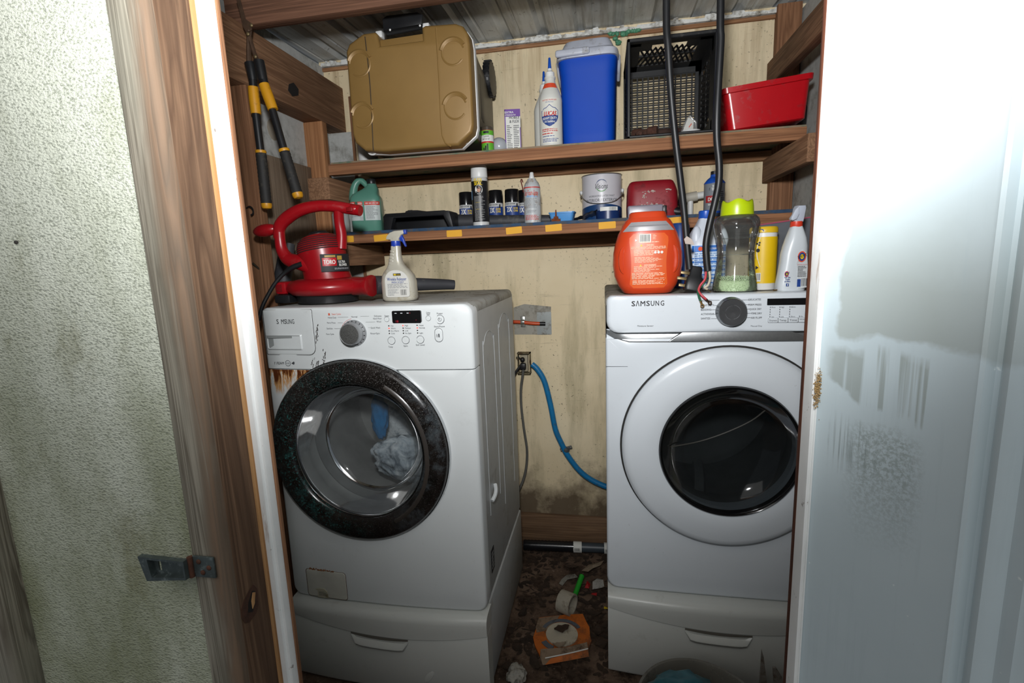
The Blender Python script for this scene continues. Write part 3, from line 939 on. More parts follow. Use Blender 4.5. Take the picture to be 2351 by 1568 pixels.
# display, lights, buttons
def wy(u): return None
x0, x1, z0, z1 = -0.6129,-0.5239,1.2489,1.2848
dpz = B().poly(rounded(x0, x1, z0, z1, .004), 1.352, 1.36)
dp = obj('display', dpz, M_DISP, washer, world=True)
db = B()
for u in (.10, .30, .52): db.box(x0 + (x1 - x0) * u, x0 + (x1 - x0) * (u + .07), 1.3515, 1.352, z1 - .008, z1 - .006)
obj('display_print', db, plain('pale_print', '#d9dde0', .5), dp, world=True, smooth=0)
rb = B().text('18', x0 + (x1 - x0) * .17, z0 + .005, .007, y=1.3514).ball((x0 + (x1 - x0) * .63, 1.352, z1 - .007), .0012, 6).ball((x0 + (x1 - x0) * .83, 1.352, z0 + .008), .0011, 6)
obj('lit_digits', rb, plain('dim_red_light', '#a02030', .4, emit=.35), dp, world=True, smooth=0, kind='stuff')
lb = B()
for ci, (u, lit, names) in enumerate(((-0.6264, 1, ('Hot', 'Warm', 'Eco Warm', 'Cold')), (-0.5827, 0, ('High', 'Medium', 'Low', 'No Spin')), (-0.5394, 1, ('Heavy', 'Normal', '', 'Light')))):
    for k in range(4):
        c = Vector((u, 0, 1.2407 - .0076 * k))
        c.y = wyf(c.x, c.z) - .0006
        obj('indicator_light', B().box(c.x - .0018, c.x + .0018, c.y - .001, c.y + .001, c.z - .0016, c.z + .0016, .0006, 1), M_LED if k == lit else M_LEDOFF, cp, world=True, smooth=0)
        if names[k]: lb.text(names[k], c.x + .0055, c.z, .0042, y=c.y, al='l', bold=.01)
def button(u, v, r, y=1.356):
    c = (u, v)
    return ring_y([(r, 0), (r * .97, -.0012), (r * .88, -.0014), (r * .84, -.0006), (.0004, -.0010)], u, y, v, 24)
for nm, (bx_, bz_), r in (('button', (-0.6314, 1.2601), .0072), ('button', (-0.5043, 1.2607), .0072), ('power_button', (-0.4702, 1.2564), .0125),
                ('button', (-0.6216, 1.1962), .0110), ('button', (-0.5776, 1.1972), .0110), ('button', (-0.5328, 1.1981), .0110)):
    bt = obj(nm, button(bx_, bz_, r, wyf(bx_, bz_) - .0002), M_WASH, washer, world=True)
    obj('button_ring', ring_y([(r * 1.0, -.0002), (r * 1.1, -.0002)], bx_, wyf(bx_, bz_) - .0003, bz_, 28), M_PRINT, bt, world=True, smooth=0)
sx, sz = -0.4761, 1.2104
bt = obj('start_button', panel(rounded(sx - .0115, sx + .0115, sz - .020, sz + .020, .011), sx, sz, .001, lambda x, z: wyf(x, z) - .0015, 1.37, inset=.002, rnd=.002, hole=False, n=40, levels=2), M_WASH, washer, world=True)
obj('button_ring', outline(rounded(sx - .0125, sx + .0125, sz - .021, sz + .021, .012), .0012, wyf, -.0008), M_PRINT, bt, world=True, smooth=0)
obj('button_mark', B().box(sx - .004, sx - .0025, 1.354, 1.3545, sz - .004, sz + .004).box(sx + .001, sx + .0045, 1.354, 1.3545, sz - .004, sz + .005), M_PRINT, bt, world=True, smooth=0)
# print on the panel
pr = B()
def wt(txt, u_, z_, h, **k):
    n0 = len(pr.v)
    pr.text(txt, u_, z_, h, y=0, **k)
    pr.v[n0:] = [(p[0], wyf(p[0], p[2]) - .0007 + p[1], p[2]) for p in pr.v[n0:]]
for txt, x_, z_, al, w in (('Heavy Duty', -0.8204, 1.2683, 'l', .028), ('Perm Press', -0.825, 1.2525, 'l', .028), ('Sanitize', -0.8283, 1.2352, 'l', .02),
        ('Pure Cycle', -0.8316, 1.2179, 'l', .026), ('Normal', -0.7334, 1.2696, 'c', .019), ('Delicates', -0.647, 1.2707, 'r', .023),
        ('Hand Wash', -0.6476, 1.263, 'r', .026), ('Wool', -0.6498, 1.2539, 'r', .014), ('Quick Wash', -0.6541, 1.2358, 'r', .03),
        ('Rinse+Spin', -0.657, 1.2188, 'r', .029), ('Steam', -0.6305, 1.2705, 'c', .014), ('Delay', -0.5032, 1.2772, 'c', .012), ('Start', -0.5035, 1.2722, 'c', .010),
        ('Power', -0.469, 1.2741, 'c', .018), ('Start/Pause', -0.4728, 1.2361, 'c', .032), ('Temp', -0.6259, 1.1778, 'c', .014), ('Spin', -0.5789, 1.1802, 'c', .013), ('Soil Level', -0.5339, 1.1826, 'c', .027)):
    wt(txt, x_, z_, .0052, al=al, bold=.012, fit=w)
for a, b_ in ((-0.7887, -0.7561), (-0.7905, -0.772), (-0.8024, -0.778), (-0.7983, -0.7811), (-0.7109, -0.683), (-0.6956, -0.6705)):
    pass
for zz, xa, xb in ((1.2689, -0.7873, -0.7533), (1.2519, -0.7891, -0.772), (1.2348, -0.8024, -0.7795), (1.2703, -0.7137, -0.6858), (1.2531, -0.6985, -0.6679), (1.2363, -0.6917, -0.6861)):
    pr.quad(xa, xb, zz - .0003, zz + .0003, 1.3535)
flatprint('panel_print', pr.add(lb.v, lb.f), M_PRINT, cp, world=True)
rp = B()
rp.text('Steam Cycles', -0.8063, 1.2787, .0052, y=1.3537, al='l', bold=.01, fit=.03)
rp.quad(-0.8179, -0.8122, 1.2749, 1.2815, 1.3537)
flatprint('red_print', rp, plain('orange_red_print', '#cf5a3e', .5), cp, world=True)
pw = ring_y([(.0045, 0), (.0055, 0)], -0.4702, wyf(-0.4702, 1.26) - .0018, 1.2564, 20, math.radians(120), math.radians(420))
pw.box(-0.4702 - .0006, -0.4702 + .0006, 1.3565, 1.357, 1.2564 + .001, 1.2564 + .0065)
flatprint('power_mark', pw, M_PRINT, cp, world=True)
lg = B()
lz = 1.2579
for ch, u_ in zip('S\u039bMSUNG', (0, .0085, .018, .0285, .037, .0462, .0560)):
    lx = -0.9972 + u_
    lg.text(ch, lx, lz, .0150, y=wyf(lx, lz) - .0022, bold=.012, fit=.0098 if ch == 'M' else .0078)
lg.text('I\' \u039bEAM', -1.0097, 1.1255, .0085, y=wyf(-1.0, 1) - .0007, bold=.02, fit=.033)
flatprint('lettering', lg, M_INK, washer, world=True)
wm = B()
lz = 1.2579
for dx_, dz_, w_, h_ in ((.0070, .001, .0050, .018), (.0110, -.002, .0025, .016), (.0375, .0035, .0025, .010)):
    q_ = -0.9972 + dx_
    wm.box(q_ - w_ / 2, q_ + w_ / 2, wyf(q_, lz) - .0026, wyf(q_, lz) - .0023, lz + dz_ - h_ / 2, lz + dz_ + h_ / 2)
obj('worn_print', wm, M_WASH, washer, world=True, smooth=0, kind='stuff')
nm_ = ring_y([(.0095, 0), (.0080, 0)], -0.9776, wyf(-.99, 1) - .0020, 1.1255, 24)
nm_.text('NSF', -0.9776, 1.1255, .0052, y=wyf(-.99, 1) - .0020, bold=.015, fit=.012)
nx, nz = -0.9594, 1.1255
nm_.add([(nx - .006, wyf(nx, nz) - .0007, nz), (nx + .004, wyf(nx, nz) - .0007, nz + .006), (nx + .006, wyf(nx, nz) - .0007, nz + .001), (nx + .003, wyf(nx, nz) - .0007, nz - .005)], [(0, 1, 2, 3)])
flatprint('mark', nm_, M_PRINT, washer, world=True)
# black scrapes on the panel
sr = B(); rr = random.Random(21)
for (u0, z0_, ln, n_) in ((-.859, 1.243, .05, 22), (-.842, 1.165, .045, 20), (-.885, 1.14, .03, 9), (-.868, 1.133, .015, 9)):
    for i in range(n_):
        t = i / n_
        xx = u0 - .010 * t + rr.gauss(0, .0025); zz = z0_ - ln * t + rr.gauss(0, .002)
        sr.ball((xx, wyf(xx, zz) - .0002, zz), (rr.uniform(.0006, .0014), .0004, rr.uniform(.0015, .006)), 6, Matrix.Rotation(.25, 4, 'Y'))
obj('scrape_mark', sr, plain('dark_scrape', '#2d2420', .8), washer, world=True, kind='stuff')

# door: smoky black ring, chrome lip, clear bowl
def door_ring_mat():
    g = NT('speckled_black_door_ring')
    x, y, z = g.xyz()
    c = g.ramp(g.noise(10, 6, .7), [(.35, lin('#100e0d')), (.65, lin('#231e1c'))])
    left = g.math('MULTIPLY', g.rng(x, .02, -.26, 0, 1), g.rng(g.noise(9, 4), .35, .65, .2, 1))
    sp = g.noise(150, 4, .75)
    c = g.mix(g.math('MULTIPLY', g.rng(sp, .55, .66), g.math('MULTIPLY', left, .9)), c, lin('#3e807c'))
    cl = g.math('MULTIPLY', g.rng(g.noise(16, 6, .7), .52, .72), left)
    c = g.mix(g.math('MULTIPLY', cl, .7), c, lin('#2f6664'))
    right = g.math('MULTIPLY', g.rng(x, .05, .2), g.rng(g.noise(12, 6, .7), .5, .75))
    c = g.mix(g.math('MULTIPLY', right, .5), c, lin('#6f7a80'))
    dust = g.rng(g.noise(330, 2, .6), .60, .68, 0, .75)
    top = g.rng(z, .5, .85, .15, 1)
    c = g.mix(g.math('MULTIPLY', dust, top), c, lin('#8f8d8a'))
    r = g.rng(g.noise(20, 5, .7), .4, .7, .12, .4)
    g.set(col=c, rough=r, spec=.6)
    return g.m
M_DRING = door_ring_mat()
M_BOWL = clear('clear_door_bowl', (.80, .82, .82), .05, .55, .12, (.35, .36, .36))
wd = obj('door_ring', ring_y([(.292, -.004), (.291, -.026), (.284, -.036), (.270, -.040), (.240, -.040), (.224, -.034), (.2165, -.026), (.213, -.012)], WCX, 1.362, WCZ, 96), M_DRING, washer, world=True, smooth=60)
obj('chrome_lip', ring_y([(.294, .004), (.2955, -.006), (.2940, -.016), (.292, -.012)], WCX, 1.362, WCZ, 96), M_CHROME, wd, world=True)
obj('inner_lip', ring_y([(.2155, -.020), (.2125, -.024), (.2095, -.020), (.209, -.012)], WCX, 1.362, WCZ, 80), M_CHROME, wd, world=True)
hb = B()
for i in range(25):
    a = math.radians(-62 + 124 * i / 24)
    w_ = .010
    hb.v += [(WCX + r * math.cos(a), 1.362 - .0405 - dy, WCZ + r * math.sin(a)) for r, dy in ((.2235 + .012 * abs(i - 12) / 12, -.002), (.226 + .012 * abs(i - 12) / 12, .004), (.231 + .012 * abs(i - 12) / 12, .004), (.238 + .012 * abs(i - 12) / 12, -.001))]
for i in range(24):
    for j in range(3):
        hb.f.append((i * 4 + j, i * 4 + j + 1, i * 4 + 5 + j, i * 4 + 4 + j))
obj('door_handle', hb, plain('smoky_handle', '#3a3531', .25), wd, world=True)
obj('glass_bowl', ring_y([(.209, -.012), (.203, .02), (.188, .075), (.172, .100), (.150, .116), (.10, .128), (.05, .133), (.0005, .134)], WCX, 1.362, WCZ, 72), M_BOWL, washer, world=True, smooth=60)
obj('bowl_ridge', ring_y([(.1765, .092), (.1735, .0955), (.170, .098)], WCX, 1.362, WCZ, 72), M_CHROME, washer, world=True)
obj('door_boot', ring_y([(.236, .02), (.226, .03), (.222, .05), (.226, .07), (.214, .085), (.222, .10), (.205, .13), (.205, .15)], WCX, 1.362, WCZ, 72), M_BOOT, washer, world=True, smooth=60)
du = ring_y([(.205, .15), (.245, .16), (.245, .46), (.10, .47), (.0005, .47)], WCX, 1.362, WCZ, 60)
obj('drum', du, M_DRUM, washer, world=True)

def lump(c, r, amp, fr, seed, n=22):
    b = B()
    bm = bmesh.new()
    bmesh.ops.create_icosphere(bm, subdivisions=4, radius=1)
    for v in bm.verts:
        d = v.co.normalized()
        q = noise.noise(d * fr + Vector((seed, seed * 2, 0))) + .5 * noise.noise(d * fr * 2.2 + Vector((seed, 0, 5)))
        w = 1 + amp * q
        v.co = Vector((c[0] + d.x * r[0] * w, c[1] + d.y * r[1] * w, c[2] + d.z * r[2] * w))
    return b.bm(bm)
def cloth_mat(name, c1, c2, c3):
    g = NT(name)
    c = g.ramp(g.noise(13, 4, .6, dist=1.2), [(.36, lin(c1)), (.50, lin(c2)), (.64, lin(c3))])
    g.set(col=c, rough=.95, spec=.1)
    g.bump(g.noise(60, 5), .6, .006)
    return g.m
M_TEE = cloth_mat('faded_print_cloth', '#56626d', '#a9b4bd', '#dfe5e9')
M_TEE2 = cloth_mat('pale_grey_cloth', '#bfc6ca', '#e0e5e8', '#8f99a1')
M_BLUEC = plain('blue_cloth', '#1b6fa6', .95, var=.3, vs=20, bump=.5, bscale=70)
t = thing('laundry', 'crumpled pale grey patterned garment inside the washer drum', 'clothing', (WCX + .05, 1.70, WCZ - .2), group='laundry in the drum')
obj('garment', lump((WCX + .045, 1.71, WCZ - .055), (.125, .062, .150), .22, 2.4, 3.0), M_TEE2, t, world=True, smooth=80)
t = thing('laundry', 'dark blue-grey printed garment crumpled low in the washer drum', 'clothing', (WCX + .07, 1.575, WCZ - .2), group='laundry in the drum')
obj('garment', lump((WCX + .055, 1.575, WCZ - .115), (.125, .042, .080), .24, 2.8, 8.0), M_TEE, t, world=True, smooth=80)
t = thing('laundry', 'bright blue cloth rolled beside the grey laundry in the washer', 'clothing', (WCX - .05, 1.59, WCZ), group='laundry in the drum')
obj('garment', lump((WCX - .040, 1.585, WCZ + .035), (.030, .026, .085), .25, 2.2, 14.0), M_BLUEC, t, world=True, smooth=80)

# service flap with a torn label
fx = [(-1.003,1.372,0.4076), (-0.8578,1.366,0.4081), (-0.8524,1.366,0.2871), (-1.0057,1.372,0.2852)]
fx0, fx1, fz0, fz1 = -1.0007,-0.8511,0.287,0.4152
fz0 = max(fz0, WZ0 + .006)
fl_ = obj('service_flap', panel(rounded(fx0, fx1, fz0, fz1, .010), (fx0 + fx1) / 2, (fz0 + fz1) / 2, .001, lambda x, z: wyf(x, z) - .002, 1.375, inset=.003, rnd=.002, hole=False, n=48, levels=3), plain('cream_flap', '#c7c6bb', .4), washer, world=True)
obj('flap_gap', outline(rounded(fx0 - .0015, fx1 + .0015, fz0 - .0015, fz1 + .0015, .011), .0022, wyf), plain('rusty_gap', '#5a3a22', .9), fl_, world=True, smooth=0)
tl = B().poly([(fx0 + .04, fz0 + .002), (fx0 + .078, fz0 + .0), (fx0 + .077, fz0 + .022), (fx0 + .066, fz0 + .033), (fx0 + .05, fz0 + .034), (fx0 + .034, fz0 + .030), (fx0 + .042, fz0 + .026)], wyf(fx0 + .05, 0) - .0058, wyf(fx0 + .05, 0) - .0025)
lab = obj('torn_label', tl, plain('yellowed_paper', '#b5b09a', .8, dirt=('#6d6245', .4, 50)), fl_, world=True, smooth=0)
flatprint('label_print', B().lines(fx0 + .046, fx0 + .074, fz0 + .008, fz0 + .024, 5, y=wyf(fx0 + .05, 0) - .0061), M_PRINT, fl_, world=True)
rs = B(); rr = random.Random(2)
for i in range(90):
    xx = fx0 + .012 + rr.random() * .095; zz = fz1 + rr.gauss(.001, .0020)
    rs.ball((xx, wyf(xx, zz) - .001, zz), (rr.uniform(.001, .003), .001, rr.uniform(.0008, .002)), 6)
obj('rust_flakes', rs, plain('rust_flake', '#8a5428', .9, var=.4, vs=120), fl_, world=True)
# right side: pressed ribs, hand hole, spec sticker
XS = WX1 - .0055
rbm = B()
for (ya, yb, zt_, zb_) in ((1.50, 1.66, 1.19, .50), (1.74, 1.94, 1.22, .40)):
    rd = (yb - ya) / 2 * .9
    pts = [(XS, ya, zb_ + rd), (XS, ya, zt_ - rd)] + [(XS, (ya + yb) / 2 - (yb - ya) / 2 * math.cos(math.radians(a)), zt_ - rd + rd * math.sin(math.radians(a))) for a in (30, 60, 90, 120, 150)] + [(XS, yb, zt_ - rd), (XS, yb, zb_ + rd)]
    rbm.tube(pts, .0013, 6, 3)
obj('pressed_rib', rbm, M_WASH_SIDE, washer, world=True, kind='stuff')
h0 = (-0.378,1.5651,0.653); h1 = (-0.378,1.5104,0.6197)
hbm = B().tube([(XS + .004, h0[1], h0[2]), (XS + .010, (h0[1] * 2 + h1[1]) / 3, (h0[2] * 2 + h1[2]) / 3), (XS + .010, (h0[1] + 2 * h1[1]) / 3, (h0[2] + 2 * h1[2]) / 3), (XS + .004, h1[1], h1[2])], .007, 8, 4)
obj('side_grip', hbm, M_WASH, washer, world=True)
obj('spec_sticker', B().box(XS - .001, XS + .0012, 1.475, 1.515, .375, .455), plain('black_sticker', '#1d1e22', .35), washer, world=True, smooth=0)
ss = B()
for i in range(5): ss.box(XS + .0012, XS + .0015, 1.48, 1.51 - .004 * (i % 3), .385 + i * .013, .391 + i * .013)
obj('sticker_print', ss, plain('sticker_grey', '#9a9c9c', .5), washer, world=True, smooth=0)

# pedestals
def pedestal(label, x0, x1, yf_, yb, zt, handle, zb=.014):
    xc, hw = (x0 + x1) / 2, (x1 - x0) / 2
    ped = thing('pedestal', label, 'pedestal', (xc, (yf_ + yb) / 2, 0))
    obj('cabinet', B().box(x0 + .004, x1 - .004, yf_ + .03, yb, zb + .005, zt, .006), M_WASH_SIDE, ped, world=True)
    yl = bow(xc, hw, yf_ - .012, .022)
    seam = lambda x: zt - .058 - .030 * (1 - ((x - xc - .05) / hw) ** 2)
    N = 28
    # upper lip: flat top falling into a rounded nose
    b = B(); rings = []
    for k in range(N + 1):
        x = x0 + (x1 - x0) * k / N
        e = min(1, min(k, N - k) / 1.0) * 1.0
        y = yl(x, 0)
        zs = seam(x) + .002
        rings.append([(x, yf_ + .06, zt + .001), (x, y + .024, zt - .001), (x, y + .010, zt - .006), (x, y + .002, zt - .016), (x, y, zt - .028), (x, y + .001, (zs + zt - .028) / 2), (x, y + .002, zs), (x, yf_ + .05, zs)])
    b.loft(rings)
    obj('upper_lip', b, M_PED, ped, world=True)
    b = B(); rings = []
    yl2 = bow(xc, hw, yf_ - .006, .020)
    for k in range(N + 1):
        x = x0 + (x1 - x0) * k / N
        y = yl2(x, 0); zs = seam(x) - .0015
        rings.append([(x, yf_ + .05, zs), (x, y + .002, zs), (x, y, zs - .004), (x, y + .002, (zs + zb) / 2), (x, y + .006, zb + .01), (x, y + .012, zb), (x, yf_ + .05, zb)])
    b.loft(rings)
    dr_ = obj('drawer', b, M_PED, ped, world=True)
    hx0, hx1 = handle
    zs = seam((hx0 + hx1) / 2)
    hb_ = B(); rings = []
    for k in range(13):
        t = k / 12
        x = hx0 + (hx1 - hx0) * t
        e = max(.30, math.sqrt(max(0, 1 - abs(2 * t - 1) ** 10)))
        y = yl2(x, 0)
        ztop = seam(x) - .003
        rings.append([(x, y - .001, ztop), (x, y - .004 * e, ztop - .003), (x, y - .002 * e, ztop - .016 * e), (x, y - .012 * e, ztop - .026 * e), (x, y - .014 * e, ztop - .033 * e), (x, y - .008 * e, ztop - .043 * e), (x, y + .002, ztop - .047 * e)])
    hb_.loft(rings, closed=False, cap=False)
    obj('drawer_handle', hb_, M_PED, dr_, world=True)
    gp_ = B()
    pts = [(hx0 + (hx1 - hx0) * k / 10) for k in range(11)]
    gp_.loft([[(x, yl2(x, 0) - .0045, seam(x) - .0075 - .004 * math.sin(PI * k / 10)) for k, x in enumerate(pts)], [(x, yl2(x, 0) - .0045, seam(x) - .001) for x in pts]], cap=False, closed=False)
    obj('handle_shade_strip', gp_, plain('dust_and_painted_shade', '#6b675e', .8), dr_, world=True, smooth=0)  # flat strip: the scoop's shade is put into its dusty colour
    return ped
pw_ = pedestal('white drawer pedestal under the rusty washer', WX0, WX1 + .002, 1.355, 2.04, WZ0 - .004, (-0.834, -0.6337))
DX0, DX1, DY, DZ0, DZ1 = .003, .689, 1.53, .316, 1.300
pd_ = pedestal('white drawer pedestal under the dryer, plastic tub before it', DX0 + .002, DX1 + .002, 1.515, 2.20, DZ0 - .004, (0.2481, 0.4512))
# dent in the washer's drawer
db_ = B()
dxc = -0.5742
obj('drawer_dent', B().ball((dxc, 1.337, 0.0782), (.012, .0035, .03), 14, Matrix.Rotation(math.radians(35), 4, 'Y')), M_PED, pw_, world=True)

# ------------------------------------------------------------------ dryer
dxc_ = (DX0 + DX1) / 2
DCX, DCZ = .366, .826
dryer = thing('tumble_dryer', 'white front-loading dryer with a dark round window and silver band', 'dryer', (dxc_, 1.85, DZ0))
dyf = bow(dxc_, .343, DY + .006, .006)
obj('cabinet', shell(DX0 + .001, DX1 - .001, 1.56, 2.20, DZ0 + .003, DZ1 - .012, .004), M_DRY, dryer, world=True)
obj('top_cover', B().box(DX0 - .001, DX1, 1.535, 2.20, DZ1 - .035, DZ1 - .003, .012, 3), M_DRY_SIDE, dryer, world=True)
obj('front_panel', panel(rounded(DX0, DX1, DZ0, 1.166, (.035, .035, .001, .001)), DCX, DCZ, .195, dyf, 1.565, seam=1.166), M_DRY, dryer, world=True)
sb = B().quad(DX0 + .002, 0.2038, 1.0, 1.0007, 0)
zz = 1.0797
obj('panel_seam', B().quad(DX0, .07, zz - .0006, zz + .0006, DY + .0035), M_PRINT, dryer, world=True, smooth=0)
cn = panel(rounded(DX0 + .003, DX1 - .003, 1.186, DZ1, (.035, .035, .012, .018)), dxc_, 1.24, .001, bow(dxc_, .343, DY - .010, .008), 1.56, inset=.012, rnd=.014, hole=False, levels=8)
con = obj('control_console', cn, M_DRY, dryer, world=True)
M_BRUSH = plain('brushed_silver', '#a2a4a5', .32, .85, var=.08, vs=120)
sv = B(); N = 30
rings = []
for k in range(N + 1):
    x = DX0 + .003 + (DX1 - DX0 - .006) * k / N
    e = min(1.0, ((k + .15) / 3.2)) ** .5 if k < 4 else 1
    e = min(e, min(1.0, ((N - k + .15) / 3.2)) ** .5)
    y = dyf(x, 0) + .001
    zt_ = 1.192; zb_ = 1.192 - .036 * e
    mid = .22 < k / N < .78
    rings.append([(x, y + .010, zt_), (x, y + .008, (zt_ + zb_) / 2 + .006), (x, y + .003, zb_ + .008), (x, y - .003, zb_)])
sv.loft(rings, cap=False, closed=False)
obj('silver_band', sv, M_BRUSH, dryer, world=True)
obj('band_backing', B().box(DX0 + .003, DX1 - .003, 1.545, 1.56, 1.155, 1.195), M_DRY, dryer, world=True)
tr = B().poly([(0.1888, 1.1585), (0.5886, 1.1585), (0.5244, 1.189), (0.232, 1.189)], 1.5225, 1.535, .002)
obj('band_grip', tr, M_BRUSH, dryer, world=True)
# round door
dd = obj('door', ring_y([(.314, .004), (.3145, -.014), (.311, -.024), (.303, -.031), (.290, -.035), (.25, -.039), (.212, -.041), (.205, -.038), (.203, -.030)], DCX, 1.532, DCZ, 96), M_DRY, dryer, world=True, smooth=50)
obj('door_gap', ring_y([(.3135, .001), (.320, .0015), (.320, .003), (.3135, .004)], DCX, 1.5285, DCZ, 96), M_GAP, dd, world=True)
obj('window_rim', ring_y([(.2045, -.036), (.2035, -.044), (.201, -.047), (.197, -.045), (.194, -.036), (.193, -.024)], DCX, 1.532, DCZ, 96), plain('glossy_black', '#0c0c0d', .10, var=.05), dd, world=True, smooth=60)
M_SMOKE = clear('smoked_window', (.30, .32, .33), .07, .55, .10, (.035, .038, .04))
obj('window_glass', ring_y([(.197, -.040), (.192, -.034), (.176, -.012), (.150, .010), (.11, .026), (.06, .034), (.0005, .036)], DCX, 1.532, DCZ, 72), M_SMOKE, dd, world=True, smooth=60)
dk = ring_y([(.215, .03), (.20, .06), (.21, .12), (.27, .13), (.27, .5), (.10, .52), (.0005, .52)], DCX, 1.532, DCZ, 60)
obj('drum', dk, plain('dryer_drum', '#8f9190', .5, .3), dryer, world=True, smooth=60)
fb = B()
for k in range(3):
    a = math.radians(20 + 120 * k)
    fb.tube([(DCX + .262 * math.cos(a), 1.70, DCZ + .262 * math.sin(a)), (DCX + .25 * math.cos(a + .1), 1.85, DCZ + .25 * math.sin(a + .1)), (DCX + .262 * math.cos(a + .2), 2.02, DCZ + .262 * math.sin(a + .2))], .022, 8, 5)
obj('drum_fin', fb, plain('dryer_fin', '#b4b6b4', .45), dryer, world=True)
gr_ = B().tube([(DCX - .165, 1.524, DCZ + .0), (DCX - .08, 1.558, DCZ + .006), (DCX + .0, 1.564, DCZ + .035), (DCX + .075, 1.553, DCZ + .082), (DCX + .115, 1.528, DCZ + .135)], .0022, 6, 6)
obj('glass_scratch', gr_, plain('scratch', '#35342f', .6), dd, world=True)
# knob, display, print
yc = 1.5125
kc = Vector((0.3592, 1.5128, 1.2482))
kn = obj('cycle_knob', ring_y([(.0425, 0), (.0425, -.010), (.0405, -.014), (.0395, -.020), (.0385, -.026), (.0370, -.028)], *kc, seg=48), plain('dark_chrome', '#77797b', .25, .85, var=.03), dryer, world=True)
def spun():
    g = NT('spun_metal')
    x, y, z = g.xyz()
    c = g.n('ShaderNodeCombineXYZ')
    g.l(g.math('SUBTRACT', x, kc.x - dxc_), c.inputs[0]); g.l(g.math('SUBTRACT', z, kc.z - DZ0), c.inputs[1])
    wv = g.n('ShaderNodeTexWave', wave_type='RINGS', rings_direction='Z')
    g.l(c.outputs[0], wv.inputs[0]); wv.inputs['Scale'].default_value = 260
    g.set(col=lin('#77787a'), metal=.85, rough=.36)
    g.t.nodes['Principled BSDF'].inputs['Anisotropic'].default_value = .85
    g.bump(wv.outputs['Fac'], .06, .0005)
    return g.m
obj('knob_face', ring_y([(.0372, -.028), (.02, -.0275), (.0004, -.027)], *kc, seg=40), spun(), kn, world=True)
x0, x1, z0, z1 = 0.456, DX1 - .03, 1.2644, 1.2829
dp = obj('display', B().box(x0, x1, 1.5095, 1.52, z0, z1, .0008, 1), M_DISP, dryer, world=True)
dpn = B()
def dyt(txt, x_, z_, h, **k):
    dpn.text(txt, x_, z_, h, y=1.5095 + .006 * ((x_ - dxc_) / .343) ** 2 + .0012, **k)
big = B()
for ch, u_ in zip('S\u039bMSUNG', (0, .0125, .0275, .0425, .0555, .0690, .0835)):
    big.text(ch, 0.0852 + u_, 1.2769, .0155, y=1.5128, bold=.014, fit=.0140 if ch == 'M' else .0105)
flatprint('lettering', big, M_INK, con, world=True)
for txt, x_, z_, al, w in (('DELICATES', 0.4391, 1.2816, 'r', .033), ('PERM PRESS', 0.4409, 1.2666, 'r', .035), ('QUICK DRY', 0.4414, 1.2541, 'r', .032), ('TIME DRY', 0.4431, 1.2416, 'r', .028), ('AIR FLUFF', 0.4436, 1.229, 'r', .029),
        ('NORMAL', 0.2763, 1.2815, 'l', .030), ('HEAVY DUTY', 0.2767, 1.2675, 'l', .036), ('BEDDING', 0.277, 1.2547, 'l', .028), ('ACTIVEWEAR', 0.2773, 1.2419, 'l', .037), ('SANITIZE', 0.2776, 1.2291, 'l', .026)):
    dyt(txt, x_, z_, .0055, al=al, bold=.015, fit=w)
for zz, xa, xb in ((1.2812, 0.3868, 0.4078), (1.2674, 0.3966, 0.4071), (1.2549, 0.4018, 0.41), (1.2423, 0.4022, 0.4163), (1.2297, 0.4004, 0.4144),
                   (1.2819, 0.3039, 0.3278), (1.2667, 0.3115, 0.3234), (1.254, 0.3035, 0.3202), (1.2413, 0.3134, 0.3206), (1.2285, 0.3053, 0.3234)):
    dpn.quad(xa, xb, zz - .0003, zz + .0003, 1.5095)
dyt('Moisture Sensor', 0.1208, 1.2091, .0045, fit=.047)
dyt('Manual Dry', 0.4297, 1.2051, .0045, fit=.030)
cols = (0.4645, 0.4897, 0.516, 0.542)
for i, (cx_, a_, b_) in enumerate(zip(cols, ('More', 'High', '60min', ''), ('Less', 'Low', '20min', 'On'))):
    for k in range(5):
        if i == 3 and k < 4: continue
        z_ = 1.2584 - .0068 * k
        dpn.quad(cx_ - .0009, cx_ + .0009, z_ - .0016, z_ + .0016, 1.5105)
        if k == 0 and a_: dpn.text(a_, cx_ + .003, z_, .0035, y=1.5105, al='l')
        if k == 4: dpn.text(b_, cx_ + .003, z_, .0035, y=1.5105, al='l')
flatprint('panel_print', dpn, M_PRINT, con, world=True)
for i, (txt, u_) in enumerate((('Dryness', 0.4734), ('Temp.', 0.4998), ('Time', 0.526), ('Wrinkle', 0.5532))):
    z_ = 1.2209
    bt = obj('button', panel(rounded(u_ - .0135, u_ + .0135, z_ - .0068, z_ + .0068, .003), u_, z_, .001, lambda x, z: 1.5105, 1.514, inset=.0012, rnd=.001, hole=False, n=32, levels=1), M_DRY, dryer, world=True)
    flatprint('button_print', outline(rounded(u_ - .0138, u_ + .0138, z_ - .0071, z_ + .0071, .003), .0007, lambda x, z: 1.5103, -.0002).text(txt, u_, z_ if i < 3 else z_ + .002, .0055 if i < 3 else .004, y=1.5101, fit=.020 if i < 3 else .022, bold=.01), M_PRINT, bt, world=True)

